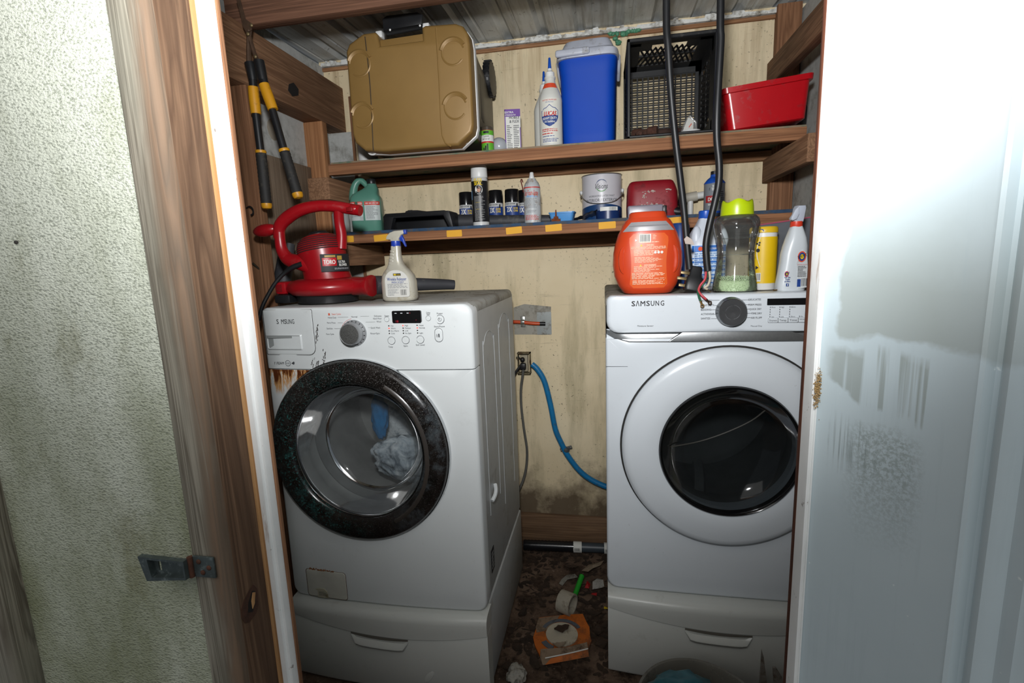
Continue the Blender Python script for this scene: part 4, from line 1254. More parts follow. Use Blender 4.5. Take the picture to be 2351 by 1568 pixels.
# ------------------------------------------------------------------ shelves
ZT, ZM = 1.830, 1.556           # upper faces of the two shelves
M_PLYEDGE = plain('aged_plywood', '#8b7760', .85, dirt=('#4f6a58', .45, 12))
M_BLUEPLY = plain('blue_painted_board', '#2c4763', .8, var=.3, vs=30, dirt=('#5a503f', .5, 22))
M_YEL = plain('yellow_sticker_paper', '#e0a52c', .7, var=.05)
def shelf(label, x0, x1, zt, zr, top, ply):
    t = thing('shelf', label, 'shelf', ((x0 + x1) / 2, 2.1, zt - ply))
    obj('board', B().box(x0 + .01, x1, 1.905, 2.296, zt - ply, zt, .001), top, t, world=True)
    obj('front_rail', B().box(x0, x1, 1.900, 1.938, zr, zt - ply, .002), W_SH, t, world=True)
    return t
sh1 = shelf('upper bare wooden shelf holding the coolers and the crate', -1.085, .672, ZT, 1.781, M_PLYEDGE, .007)
sh2 = shelf('lower wooden shelf with blue board edge and yellow stickers', -1.05, .672, ZM, 1.509, M_BLUEPLY, .012)
for (sx_, sy_, sz_), tilt in (((-1.032,1.9,1.5276), .02), ((-0.8817,1.9,1.5261), -.05), ((-0.5749,1.9,1.529), .0), ((-0.3376,1.9,1.5295), -.06), ((-0.1858,1.9,1.5319), -.04), ((0.0123,1.9,1.5317), -.02), ((0.2495,1.9,1.5354), -.05)):
    obj('sticker', B().poly(rounded(-.031, .031, -.0125, .0125, .003), -.0006, 0).xf(Matrix.Translation((sx_, 1.9, sz_)) @ Matrix.Rotation(tilt, 4, 'Y')), M_YEL, sh2, world=True, smooth=0)

# ------------------------------------------------------------------ small library for packages
M_WPL = plain('white_plastic', '#d9dad8', .4, var=.05)
M_PAPER = plain('white_label_paper', '#dcdcd6', .6, var=.04)
M_BLKP = plain('black_plastic', '#1a1b1d', .38, var=.25)
M_RED = plain('red_print', '#c02d2a', .5)
M_NAVY = plain('navy_print', '#1d3f86', .5)
M_BLUEP = plain('blue_plastic', '#1a4fae', .35)
M_PURP = plain('purple_print', '#6a3f94', .55)
M_ORPR = plain('orange_print', '#e0532c', .5)
M_YELP = plain('yellow_print', '#e2c21f', .5)
M_GREENP = plain('green_print', '#5fae2c', .5)
M_LTBLUE = plain('light_blue_print', '#6fa6d8', .5)
M_GREYPR = plain('grey_fine_print', '#8a8c8f', .6)

def pack(name, label, cat, c, parts, group=None, rot=(0, 0, 0), seg=32):
    """turned packages: parts are (name, profile, material)"""
    t = thing(name, label, cat, c, rot, group)
    for nm, prof, m in parts:
        obj(nm, B().lathe(prof, seg=seg), m, t)
    return t

# ------------------------------------------------------------------ upper shelf, left to right
M_GOLD = plain('bronze_gold_plastic', '#8a6c3c', .46, .15, var=.05)
M_DKBODY = plain('dark_bronze_plastic', '#37332d', .4, .2)
t = thing('rolling_cooler', 'big gold and black wheeled cooler lying back with lid forward', 'cooler', (-.69, 2.04, ZT))
CY = 1.80
lid_px = [(-0.916,1.8,2.1864), (-0.9016,1.8,2.2111), (-0.8446,1.8,2.2394), (-0.7977,1.8,2.2398), (-0.7886,1.8,2.2302), (-0.7853,1.8,2.1912), (-0.6228,1.8,2.1933), (-0.6231,1.8,2.2341), (-0.6099,1.8,2.2395), (-0.4995,1.8,2.2337), (-0.4736,1.8,2.2225), (-0.4564,1.8,2.1957),
          (-0.452,1.8,2.162), (-0.4518,1.8,1.8985), (-0.4595,1.8,1.8728), (-0.5121,1.8,1.8266), (-0.5402,1.8,1.8198), (-0.7999,1.8,1.8285), (-0.8718,1.8,1.84), (-0.9092,1.8,1.8707), (-0.9184,1.8,1.9022)]
lid2 = [(p[0], max(p[2], ZT + .002)) for p in lid_px]
nolip = lid2[:5] + lid2[7:]
obj('lid', B().poly(lid2, CY, CY + .058, .012, 3), M_GOLD, t, world=True, smooth=50)
mx = sum(p[0] for p in nolip) / len(nolip); mz = sum(p[1] for p in nolip) / len(nolip)
def sc_poly(k, kz=None, dx=0, dz=0, poly=None):
    kz = kz or k
    return [(mx + (p[0] - mx) * k + dx, max(ZT + .001, mz + (p[1] - mz) * kz + dz)) for p in (poly or nolip)]
obj('lid_recess', B().poly([(lid2[4][0] - .01, lid2[5][1] - .03), (lid2[7][0] + .01, lid2[6][1] - .03), (lid2[7][0] + .01, lid2[7][1] - .012), (lid2[4][0] - .01, lid2[4][1] - .012)], CY + .020, CY + .05, .004), M_GOLD, t, world=True)
obj('white_rim', B().poly(sc_poly(1.015), CY + .056, CY + .078, .004), M_WPL, t, world=True)
bd = B()
rings = []
for y, k, kz, dx in ((CY + .076, .985, .985, 0), (CY + .12, .965, .96, 0), (2.0, .93, .93, .004), (2.24, .87, .86, .008), (2.262, .80, .80, .008)):
    zz_ = [(p[0], p[1]) for p in sc_poly(k, kz, dx)]
    lo = min(p[1] for p in zz_)
    rings.append([(p[0], y, max(ZT + .001, p[1] - (lo - ZT - .001) * .9)) for p in zz_])
bd.loft(rings)
obj('body', bd, M_DKBODY, t, world=True, smooth=50)
for nm, pts, r in (('lid_groove', [(-0.8357,1.8,2.2269), (-0.831,1.8,2.0574), (-0.8388,1.8,1.8391)], .0022), ('lid_ridge', [(-0.5694,1.8,2.2252), (-0.5683,1.8,2.0467), (-0.5683,1.8,1.8682), (-0.5379,1.8,1.8301)], .0035)):
    obj(nm, B().tube([(p[0], CY + .0005, p[2]) for p in pts], r, 6, 3), M_GOLD if nm == 'lid_ridge' else plain('groove_shadow_gold', '#3a2c17', .7), t, world=True)
for (px_, py_, pz_), op in (((-0.8645,1.8,2.1372), 200), ((-0.8692,1.8,1.9606), 200), ((-0.513,1.8,2.1392), -10), ((-0.514,1.8,1.9607), -10)):
    b = B()
    def arc(R_, a0, a1, n=20): return [(px_ + R_ * math.cos(math.radians(a0 + (a1 - a0) * i / n)), CY + .0005, pz_ + R_ * math.sin(math.radians(a0 + (a1 - a0) * i / n))) for i in range(n + 1)]
    b.tube(arc(.040, op + 28, op + 332), .0038, 6, 2)
    b.tube(arc(.046, op + 40, op + 175) if op < 100 else arc(.046, op - 175, op - 40), .0065, 6, 2)
    obj('cup_ring', b, M_GOLD, t, world=True)
hb = B().poly([(p[0], p[2]) for p in ((-0.7703,1.82,2.2419), (-0.6248,1.82,2.2482), (-0.6194,1.82,2.2785), (-0.6381,1.82,2.2891), (-0.7527,1.82,2.2913), (-0.7701,1.82,2.282))], CY + .010, CY + .05, .004)
h_ = obj('pull_handle', hb, M_BLKP, t, world=True)
for q in ((-0.7429,1.8,2.2421), (-0.6305,1.8,2.2433)):
    obj('rivet', B().ball((q[0], CY + .009, q[2]), (.004, .002, .004), 10), M_WPL, h_, world=True)
for q in ((-0.7937,1.82,2.2417), (-0.6152,1.82,2.2471)):
    obj('handle_bracket', B().box(q[0] - .012, q[0] + .012, CY + .024, CY + .05, q[2] - .012, q[2] + .010, .003), M_WPL, t, world=True)
wc = Vector((-0.4703,2.19,2.1749))
wh = obj('wheel', B().lathe([(.045, -.016), (.066, -.014), (.071, -.006), (.071, .006), (.066, .014), (.045, .016)], m=Matrix.Translation(wc) @ Matrix.Rotation(PI / 2, 4, 'Y'), seg=28), M_BLK, t, world=True)
obj('hub', B().lathe([(.044, .010), (.040, .014), (.010, .012), (.0005, .016)], m=Matrix.Translation(wc) @ Matrix.Rotation(PI / 2, 4, 'Y'), seg=20), M_DKBODY, wh, world=True)
tr_ = B()
for i in range(22):
    a = 2 * PI * i / 22
    tr_.box(-.0135, .0135, -.0045, .0045, .069, .0722, mat=Matrix.Translation(wc) @ Matrix.Rotation(a, 4, 'X'))
obj('tread', tr_, M_BLK, wh, world=True, smooth=0, kind='stuff')
sxr = -0.4691
obj('side_grip', B().box(-.476, -.462, 1.95, 2.03, 1.9556, 2.1281, .006), M_BLK, t, world=True)
for q in ((-0.8656,1.815,1.8363), (-0.5073,1.815,1.8458)):
    obj('drain_ring', B().tube([(q[0] + .017 * math.cos(a * PI / 6), CY + .05, max(ZT + .004, q[2]) + .011 + .012 * math.sin(a * PI / 6)) for a in range(13)], .0035, 8, 2), M_WPL, t, world=True)

pack('white_bottle', 'white bottle half hidden at the left of the gold cooler', 'bottle', (-.985, 2.06, ZT), [('body', [(.0, 0), (.036, 0), (.040, .006), (.040, .13), (.030, .16), (.014, .17), (.014, .19), (0, .19)], M_WPL)])

# small green tin
c = (-0.4424, 1.975, ZT)
t = thing('patch_kit_tin', 'small tin with bright green label beside the gold cooler', 'tin', c)
r = .0245
obj('body', B().lathe([(0, 0), (r, 0), (r, .003), (r - .001, .005), (r - .001, .083), (r - .002, .085), (0, .085)]), plain('pink_tin', '#b9584e', .4), t)
obj('lid', B().lathe([(r - .002, .085), (r - .002, .097), (r - .004, .099), (0, .099)]), plain('smoky_lid', '#4c4338', .3), t)
obj('label', B().patch(r - .0004, -100, 100, .006, .083), M_GREENP, t)
flatprint('white_band', B().patch(r - .0002, -100, 100, .042, .066), M_PAPER, t)
flatprint('red_band', B().patch(r - .0001, -100, 100, .037, .043), M_RED, t)
b = B().text('CLASSIC', 0, .061, .0065, wrap=r + .0001, bold=.02, fit=.026).text('PATCH KIT', 0, .051, .0065, wrap=r + .0001, bold=.02, fit=.031)
b.patch(r, -26, 26, .072, .080)
for k in range(3): b.patch(r, -32 + 18 * k, -18 + 18 * k, .010, .020 + .007 * k)
flatprint('lettering', b, M_INK, t)

# frosted light bulb
q = (-0.4086,2.03,1.9037)
t = thing('light_bulb', 'frosted round light bulb lying between the green tin and purple carton', 'bulb', (q[0], 2.03, ZT + .036))
obj('globe', B().ball((0, 0, 0), .035, 22), plain('frosted_glass', '#a7abb0', .25, var=.04), t)
obj('screw_base', B().lathe([(.018, .028), (.0135, .045), (.0135, .065), (.006, .072), (0, .072)], m=Matrix.Rotation(-PI / 2 + .2, 4, 'X'), seg=18), M_ZN, t)

# purple and white carton
x0, x1, _, z1 = -0.3822,-0.318,1.866,2
t = thing('small_carton', 'slim white carton with purple top and printed table', 'box', ((x0 + x1) / 2 - .003, 2.045, ZT), (0, 0, .16))
w, hgt = .062, z1 - ZT
obj('carton', B().box(-w / 2, w / 2, -.022, .022, 0, hgt, .001), M_PAPER, t)
b = B().quad(-w / 2, w / 2, hgt * .84, hgt, -.0224).quad(-w / 2, -w / 2 + .004, 0, hgt, -.0224).quad(w / 2 - .003, w / 2, 0, hgt * .6, -.0224)
b.box(-w / 2, w / 2, -.0222, .0222, hgt - .0005, hgt + .0004)
flatprint('purple_panel', b, M_PURP, t)
b = B().text('& FLEX', .007, hgt * .735, .011, y=-.0226, bold=.03, fit=.038).text('MOBILE', .007, hgt * .815, .009, y=-.0226, bold=.03, fit=.040)
b.lines(-w / 2 + .008, -.002, hgt * .06, hgt * .66, 15, y=-.0226).lines(.003, w / 2 - .006, hgt * .06, hgt * .66, 15, y=-.0226)
flatprint('fine_print', b, M_PRINT, t)
b = B().text('EXTRA', -.012, hgt * .935, .008, y=-.0228, bold=.03).text('STRENGTH', -.008, hgt * .875, .006, y=-.0228, bold=.02)
flatprint('lettering', b, M_PAPER, t)

# oil stabilizer bottles
def oil(label, c, detail):
    t = thing('oil_bottle', label, 'bottle', c, (0, 0, 0))
    r = .0425
    obj('body', B().lathe([(0, 0), (r - .003, 0), (r, .004), (r, .168), (r - .003, .180), (.033, .198), (.0215, .222), (.0185, .232), (.0185, .238), (.0205, .240), (.0205, .246), (.016, .248), (0, .248)], seg=36), plain('milky_bottle', '#cfcfc8', .35, var=.05), t)
    obj('cap', B().lathe([(.017, .246), (.0165, .262), (.0085, .268), (.0075, .276), (.0075, .276)]), M_WPL, t)
    tip = obj('spout_tip', B().lathe([(.0080, .266), (.0062, .284), (.0042, .312), (.003, .314), (0, .314)], seg=16), M_BLUEP, t)
    if not detail: return t
    obj('label', B().patch(r + .0003, -88, 88, .008, .165), plain('off_white_label', '#d6d5cb', .5, var=.04), t)
    b = B()
    v, f = [], []
    for i in range(15):
        a = math.radians(-62 + 124 * i / 14)
        for rr_, zz_ in ((.0308, .203), (.0228, .221)):
            v.append((rr_ * math.sin(a), -rr_ * math.cos(a), zz_))
    for i in range(14): f.append((2 * i, 2 * i + 2, 2 * i + 3, 2 * i + 1))
    b.add(v, f)
    obj('neck_label', b, M_ORPR, t)
    # shield
    w_ = r + .0006
    def wrap(pts): return [(w_ * math.sin(p[0] / w_), -w_ * math.cos(p[0] / w_), p[1]) for p in pts]
    sh = [(-.034, .122), (-.022, .131), (-.012, .133), (0, .143), (.012, .133), (.022, .131), (.034, .122), (.033, .098), (.028, .085), (.016, .074), (0, .066), (-.016, .074), (-.028, .085), (-.033, .098)]
    sh_in = [(p[0] * .93, .105 + (p[1] - .105) * .93) for p in sh]
    b = B().loft([wrap(sh), wrap(sh_in)], cap=False)
    n = 10
    for i in range(n):
        xa, xb = -.0325 + .065 * i / n, -.0325 + .065 * (i + 1) / n
        lo = lambda x: .0665 + .033 * (abs(x) / .0335) ** 1.7
        b.add(wrap([(xa, lo(xa)), (xb, lo(xb)), (xb, .104), (xa, .104)]), [(0, 1, 2, 3)])
    b.lines(-.03, .036, .030, .036, 1, wrap=w_).lines(-.03, .036, .012, .026, 3, wrap=w_)
    b.text('100% Petroleum', 0, .151, .005, wrap=w_, fit=.030)
    flatprint('shield', b, M_NAVY, t)
    b = B().text('LUCAS', .002, .1115, .016, wrap=w_ + .0002, bold=.05, it=.25, fit=.050).text('MOST FAST ENGINE ALIVE', 0, .158, .005, wrap=w_, bold=.02, fit=.055)
    b.lines(-.032, .036, .048, .060, 2, wrap=w_).lines(-.032, .036, .038, .046, 1, wrap=w_)
    b.text('For Slick is Not Enough', 0, .058, .005, wrap=w_, fit=.058)
    flatprint('red_lettering', b, M_RED, t)
    b = B().text('HEAVY DUTY', 0, .095, .0095, wrap=w_ + .0003, bold=.04, fit=.056).text('Oil Stabilizer', 0, .084, .008, wrap=w_ + .0003, bold=.03, it=.2, fit=.042)
    flatprint('white_lettering', b, M_PAPER, t)
    b = B()
    for k, tx in enumerate(('EXTENDS', 'ENGINE LIFE')):
        q_ = .0265 - .0 * k
        b.text(tx, 0, .2135 - .008 * k, .005, wrap=.0300 if k else .0275, bold=.02, fit=.022 + .008 * k)
    flatprint('neck_lettering', b, M_RED, t)
    return t
oil('white oil bottle with blue tip, red lettering and orange neck label', (-0.1918, 1.952, ZT), True)
oil('plain white oil bottle hidden behind the lettered one', (-0.2283, 2.08, ZT), False)

# blue and white cooler
x0, x1, _, z1 = -0.1707,0.0631,1.8527,2.2236
cxm = (x0 + x1) / 2
t = thing('picnic_cooler', 'tall bright blue cooler with grey-white lid', 'cooler', (cxm, 2.125, ZT), (0, 0, -.05))
M_CBLUE = plain('bright_blue_plastic', '#0043b0', .6, var=.04, spec=.3)
M_CLID = plain('greyish_white_plastic', '#b9bdc8', .45, dirt=('#7d7568', .25, 25))
hz_ = z1 - ZT
W_ = (x1 - x0)
rings = []
for z, w, d in ((0, .86, .86), (.004, .885, .885), (.06, .90, .90), (hz_ * .70, .935, .93), (hz_ * .715, .955, .95), (hz_ * .80, .985, .97), (hz_ * .835, 1.0, .98)):
    rings.append(superring(W_ * w * .97, .235 * d, z, 5.5, 40))
obj('body', B().loft(rings), M_CBLUE, t, smooth=45)
rings = []
for z, w, d in ((hz_ * .825, 1.03, 1.03), (hz_ * .85, 1.045, 1.045), (hz_ * .885, 1.03, 1.03), (hz_ * .905, .96, .96), (hz_ * .91, .92, .92), (hz_ * .985, .80, .80), (hz_, .76, .76)):
    rings.append(superring(W_ * w * .97, .245 * d, z, 5.5, 40))
ld = obj('lid', B().loft(rings), M_CLID, t, smooth=40)
obj('lid_handle', B().box(-W_ * .49, W_ * .06, -.137, -.12, hz_ * .835, hz_ * .90, .008, 3), M_CLID, ld)
for sx_ in (-1, 1):
    b = B().tube([(sx_ * W_ * .50, -.05, hz_ * .86), (sx_ * W_ * .502, -.03, hz_ * .82), (sx_ * W_ * .495, -.01, hz_ * .76), (sx_ * W_ * .485, .03, hz_ * .70)], .006, 8, 4)
    obj('side_handle', b, M_CLID, t)

# milk crate on its side, open to the front
x0, x1, _, z1 = 0.0799,0.3884,1.8333,2.159
CR = (x0 + x1) / 2
t = thing('milk_crate', 'black plastic milk crate on its side with open front', 'crate', (CR, 2.07, ZT))
M_CRATE = plain('dusty_black_crate', '#121315', .5, dirt=('#4a4742', .12, 40))
hw, hh, y0, y1 = (x1 - x0) / 2 - .004, z1 - ZT, 1.905 - 2.07, 2.225 - 2.07
b = B()
for a in ((-hw, -hw + .012, 0, hh), (hw - .012, hw, 0, hh), (-hw, hw, hh - .014, hh), (-hw, hw, 0, .010)):
    b.box(a[0], a[1], y0, y0 + .022, a[2], a[3], .003, 1)
obj('rim', b, M_CRATE, t)
# bottom lattice (now the back)
b = B()
nx_, nz_ = 13, 17
for i in range(nx_ + 1):
    x = -hw + .012 + (2 * hw - .024) * i / nx_
    b.box(x - .0023, x + .0023, y1 - .006, y1, .006, hh - .01)
for i in range(nz_ + 1):
    z = .008 + (hh - .02) * i / nz_
    b.box(-hw + .008, hw - .008, y1 - .0075, y1 + .001, z - .0021, z + .0021)
b.box(-hw, -hw + .022, y1 - .012, y1 + .002, 0, hh).box(hw - .022, hw, y1 - .012, y1 + .002, 0, hh).box(-hw, hw, y1 - .012, y1 + .002, hh - .03, hh).box(-hw, hw, y1 - .012, y1 + .002, 0, .012)
obj('base_lattice', b, M_CRATE, t, smooth=0, kind='stuff')
def side_lattice(axis, pos, holes_from):
    """wall of the crate: solid bands with a field of diamond holes between diagonal bars"""
    b = B()
    L = y1 - y0
    span = 2 * hw if axis == 'z' else hh
    def put(a0, a1, yA, yB, th=.003):
        if axis == 'z': b.box(-hw + a0, -hw + a1, yA, yB, pos - th, pos + th)
        else: b.box(pos - th, pos + th, yA, yB, a0, a1)
    put(0, span, y0 + .02, y0 + .055); put(0, span, y1 - .07, y1)
    put(0, .05, y0 + .02, y1); put(span - .05, span, y0 + .02, y1)
    if axis == 'z': put(.05, span * .30, y0 + .055, y0 + .10); put(span * .70, span - .05, y0 + .055, y0 + .10)
    else: put(.05, span - .05, y0 + .055, y0 + .09)
    n = 11
    for k in range(-4, n + 5):
        for sgn in (-1, 1):
            p0 = Vector((.05 + (span - .1) * k / n, y0 + .09)); 
            d = Vector((sgn * .045, y1 - .07 - y0 - .09))
            p1 = p0 + d
            if not (.04 < p0.x < span - .04 and .04 < p1.x < span - .04): continue
            if axis == 'z': q0, q1 = (-hw + p0.x, p0.y, pos), (-hw + p1.x, p1.y, pos)
            else: q0, q1 = (pos, p0.y, p0.x), (pos, p1.y, p1.x)
            b.tube([q0, q1], .0042, 4, 1, cap=False)
    put(.05, span - .05, (y0 + y1) / 2 - .006, (y0 + y1) / 2 + .006)
    return b
obj('side_wall', side_lattice('z', hh - .006, 0), M_CRATE, t, smooth=0)
obj('side_wall', side_lattice('z', .005, 0), M_CRATE, t, smooth=0)
obj('side_wall', side_lattice('x', -hw + .006, 0), M_CRATE, t, smooth=0)
obj('side_wall', side_lattice('x', hw - .006, 0), M_CRATE, t, smooth=0)
# things in the crate
zf = ZT + .0125
t = thing('rusty_hammer', 'rusty short-handled hammer lying in the black crate', 'hammer', (0.165, 1.97, zf))
obj('head', B().lathe([(0, -.045), (.016, -.045), (.018, -.040), (.017, -.012), (.012, -.008), (.012, .010), (.017, .014), (.018, .042), (.015, .046), (0, .046)], m=Matrix.Translation((-.015, 0, .018)) @ Matrix.Rotation(PI / 2, 4, 'Y') @ Matrix.Rotation(.35, 4, 'X'), seg=18), plain('rusty_iron', '#4a2e22', .9, .2, var=.4, vs=70, bump=.8, bscale=160), t)
obj('handle', B().tube([(.0, .01, .02), (.06, .04, .022), (.13, .075, .028)], [.012, .013, .014], 10, 4), plain('rusty_handle', '#3d2a22', .9, var=.3, vs=60), t)
t = thing('parts_bag', 'small clear bag of hardware with white card standing in the crate', 'bag', (0.3101, 2.03, zf), (0, 0, .1))
obj('card', B().poly([(-.028, .002), (.018, .012), (.020, .062), (.0, .072)], -.001, .001), M_PAPER, t, smooth=0)
flatprint('orange_stripe', B().add([(.004, -.0015, .035), (.014, -.0015, .048), (.012, -.0015, .052), (.002, -.0015, .039)], [(0, 1, 2, 3)]), M_ORPR, t)
M_FILM = clear('clear_film', (.9, .9, .9), .12, 1.4, .16, (.7, .7, .68))
obj('film', B().poly([(-.038, .0), (.035, .0), (.030, .055), (.004, .082), (-.012, .060)], -.008, .010, .004), M_FILM, t)
t = thing('white_dish', 'small white plastic dish lying in the black crate', 'dish', (0.3141, 2.0, zf))
obj('dish', B().lathe([(0, .001), (.026, .0), (.034, .014), (.036, .016), (.033, .015), (.025, .003), (0, .003)], seg=28), M_WPL, t)
t = thing('rust_lump', 'round rusty metal knob at the front of the crate floor', 'scrap', (0.1297, 1.95, zf))
obj('lump', lump((0, 0, .011), (.014, .013, .011), .2, 2.0, 4.0), plain('rusty_lump', '#452b20', .9, var=.4, vs=90), t)

# red bin, tilted
rot = math.radians(-5.0)
x0, x1, _, _ = 0.4072,0.7072,1.832,2.0103
t = thing('red_bin', 'glossy red plastic bin tilted on the shelf by the right wall', 'bin', (x0 + .012, 2.02, ZT + .002), (0, rot, 0))
M_RBIN = plain('glossy_red_plastic', '#b3141d', .25, var=.05, dirt=('#7a1016', .2, 20))
Lb, Hb = x1 - x0 - .025, .137
rings = []
for z, ex in ((0, -.020), (.004, -.014), (Hb - .018, 0), (Hb - .017, .008), (Hb, .010), (Hb, .003)):
    rings.append([(x, y, z) for x, y in [(p[0], p[1]) for p in rounded(-ex, Lb + ex, -.105 - ex, .105 + ex, .022, 4)]])
rings.append([(x, y, .006) for x, y in rounded(.018, Lb - .018, -.088, .088, .02, 4)])
b = B().loft(rings)
obj('tub', b, M_RBIN, t, smooth=40)
pack('black_capped_bottle', 'bottle whose black cap shows above the red bin', 'bottle', (0.7576, 2.205, ZT), [('body', [(0, 0), (.030, 0), (.032, .004), (.032, .12), (.014, .145), (0, .145)], plain('dark_bottle', '#2b2d2c', .35)), ('cap', [(.0165, .143), (.0175, .146), (.0175, .172), (.0155, .175), (0, .175)], M_BLK)])

# ------------------------------------------------------------------ lower shelf, left to right
# green jug
x0, x1, _, z1 = -1.0696,-0.9296,1.5644,1.7859
t = thing('green_jug', 'translucent green jug with a red and white label', 'jug', ((x0 + x1) / 2, 2.04, ZM), (0, 0, .25))
hj = z1 - ZM
M_JUG = plain('green_jug_plastic', '#568a79', .35, var=.1, vs=8)
w, d = (x1 - x0) * .93, .105
rings = [superring(w * k, d * k2, z, 4.5, 36) for z, k, k2 in ((0, .90, .90), (.005, .97, .97), (.13, 1.0, 1.0), (.145, .97, .97), (.160, .82, .85))]
rings += [superring(w * .50, d * .62, .182, 3, 36, (w * .16, 0)), superring(w * .34, d * .40, .196, 2.2, 36, (w * .20, 0)), superring(w * .30, d * .36, .204, 2, 36, (w * .20, 0))]
obj('body', B().loft(rings), M_JUG, t, smooth=50)
obj('grip', B().tube([(-w * .42, 0, .140), (-w * .40, 0, .175), (-w * .30, 0, hj - .022), (-w * .14, 0, hj - .010), (w * .02, 0, hj - .028), (w * .12, 0, .185), (w * .14, 0, .170)], [.020, .017, .014, .013, .012, .013, .015], 12, 5), M_JUG, t)
obj('cap', B().lathe([(.0185, .202), (.0195, .204), (.0195, .222), (.018, .224), (0, .224)], c=(w * .20, 0, 0), seg=24), M_BLKP, t)
def sq_patch(x0_, x1_, z0_, z1_, off=.0008, n=10):
    v, f = [], []
    for i in range(n + 1):
        x = x0_ + (x1_ - x0_) * i / n
        y = -(d / 2) * (1 - min(1, abs(2 * x / w)) ** 4.5) ** (1 / 4.5) - off
        v += [(x, y, z0_), (x, y, z1_)]
    for i in range(n): f.append((2 * i, 2 * i + 2, 2 * i + 3, 2 * i + 1))
    return B().add(v, f)
b = sq_patch(-w * .47, -w * .06, .050, .112); b2 = sq_patch(.0, w * .47, .050, .112)
obj('label', b.add(b2.v, b2.f), plain('jug_label', '#b9c2bf', .5, var=.04), t)
b = sq_patch(-w * .47, -w * .06, .112, .127); b2 = sq_patch(.0, w * .47, .112, .127)
flatprint('red_band', b.add(b2.v, b2.f), plain('orange_red_band', '#c8392b', .5), t)
b = B().text('103', -w * .38, .1195, .008, y=-d / 2 - .0012, bold=.03, fit=.015).text('103', -w * .14, .1195, .008, y=-d / 2 - .0014, bold=.03, fit=.015)
for k in range(4): b.text('103', w * (.08 + .11 * k), .1195, .006, y=-d / 2 - .0016 + .002 * (k == 3), bold=.03, fit=.010)
flatprint('lettering', b, M_PAPER, t)
b = B().quad(-w * .30, -w * .21, .1125, .1265, -d / 2 - .0013)
for k in range(5): b.quad(-w * .36 + .007 * k, -w * .36 + .007 * k + .006, .082, .090 + .006 * ((k * 7) % 3), -d / 2 - .0013)
flatprint('green_panel', b, plain('dark_green_print', '#1f4a37', .5), t)
b = B().lines(w * .04, w * .42, .056, .108, 11, y=-d / 2 - .0016).lines(-w * .42, -w * .10, .064, .078, 2, y=-d / 2 - .0014).bars(w * .0 - .022, w * .0 - .008, .052, .066, 9, y=-d / 2 - .0014)
flatprint('fine_print', b, M_GREYPR, t)
pack('grey_bottle', 'plain grey-white bottle left of the green jug, behind the blower handle', 'bottle', (-1.1482 - .012, 2.10, ZM), [('body', [(0, 0), (.034, 0), (.037, .005), (.037, .09), (.022, .115), (.013, .12), (.013, .13), (0, .13)], plain('grey_white_plastic', '#a9adac', .45))])

# black plastic bracket tray
x0, x1, _, z1 = -0.8783,-0.5819,1.5488,1.6208
t = thing('black_tray', 'black plastic tray upside down at the front of the lower shelf', 'tray', ((x0 + x1) / 2, 2.0, ZM), (0, 0, -.03))
hw, hh = (x1 - x0) / 2, .066
b = B()
out = [(-hw, 0), (-hw, hh * .82), (-hw + .010, hh), (hw - .035, hh), (hw - .012, hh * .86), (hw, 0), (hw - .018, 0), (hw - .040, hh * .72), (-hw + .045, hh * .72), (-hw + .030, 0)]
b.poly(out, -.075, -.050, .003)
obj('front_frame', b, M_BLKP, t)
b = B().box(-hw + .002, hw - .02, -.060, .042, hh - .006, hh - .001, .002).box(-hw, -hw + .006, -.06, .042, 0, hh - .004, .002).box(hw - .022, hw - .016, -.06, .042, 0, hh - .004, .002).box(-hw, hw - .018, .038, .044, 0, hh - .004, .002)
obj('shell', b, M_BLKP, t)

# dark grey blower tube lying along the shelf
t = thing('blower_tube', 'long dark grey plastic tube lying along the back of the lower shelf', 'tube', (-.45, 2.15, ZM))
M_TUBE = plain('dark_grey_plastic', '#35363a', .55, var=.12, dirt=('#6b6861', .2, 15))
b = B().tube([(-.845, 2.105, ZM + .047), (-.80, 2.108, ZM + .047), (-.62, 2.11, ZM + .033), (-.42, 2.105, ZM + .026), (-.22, 2.10, ZM + .021), (-.12, 2.10, ZM + .019)], [.044, .045, .032, .025, .020, .018], 24, 5)
obj('tube', b, M_TUBE, t, world=True)
obj('collar', B().lathe([(.045, 0), (.0465, .003), (.0465, .018), (.045, .021)], m=axis_m((-.84, 2.106, ZM + .0475), (-.79, 2.107, ZM + .047)), seg=28), M_TUBE, t, world=True)

# spray cans
M_CANW = plain('can_white', '#cfd0cf', .3, .1, var=.04)
M_CANBLK = plain('gloss_black_cap', '#141416', .2, var=.1)
def rust_can(c, label, ang=0, front=True):
    r, hgt = .0325, .167
    t = thing('spray_can', label, 'spray can', c, (0, 0, ang), 'short spray paint cans on the lower shelf')
    obj('body', B().lathe([(0, .0), (r, 0), (r + .0006, .003), (r, .005), (r, .105), (r - .001, .107), (r - .003, .112), (0, .112)], seg=32), M_CANW, t)
    obj('cap', B().lathe([(r - .0005, .110), (r - .0004, .112), (r - .0008, .160), (r - .003, .165), (r - .006, .166), (0, .165)], seg=32), M_CANBLK, t)
    flatprint('blue_band', B().patch(r + .0003, -80, 80, .040, .094), M_NAVY, t)
    b = B().text('2X', -.010, .080, .023, wrap=r + .0006, bold=.06, fit=.026)
    flatprint('lettering', b, M_PAPER, t)
    b = B().text('ULTRA', .020, .084, .009, wrap=r + .0007, bold=.05, fit=.022).text('COVER', .020, .073, .009, wrap=r + .0007, bold=.05, fit=.022)
    flatprint('yellow_lettering', b, M_YELP, t)
    b = B().text('RUST-OLEUM', -.004, .1025, .0065, wrap=r + .0004, bold=.04, fit=.040)
    b.patch(r + .0006, 40, 52, .088, .104)
    flatprint('black_lettering', b, M_INK, t)
    return t
rust_can((-0.6025, 2.20, ZM), 'short black-capped spray can left of the tall white-capped can', .12)
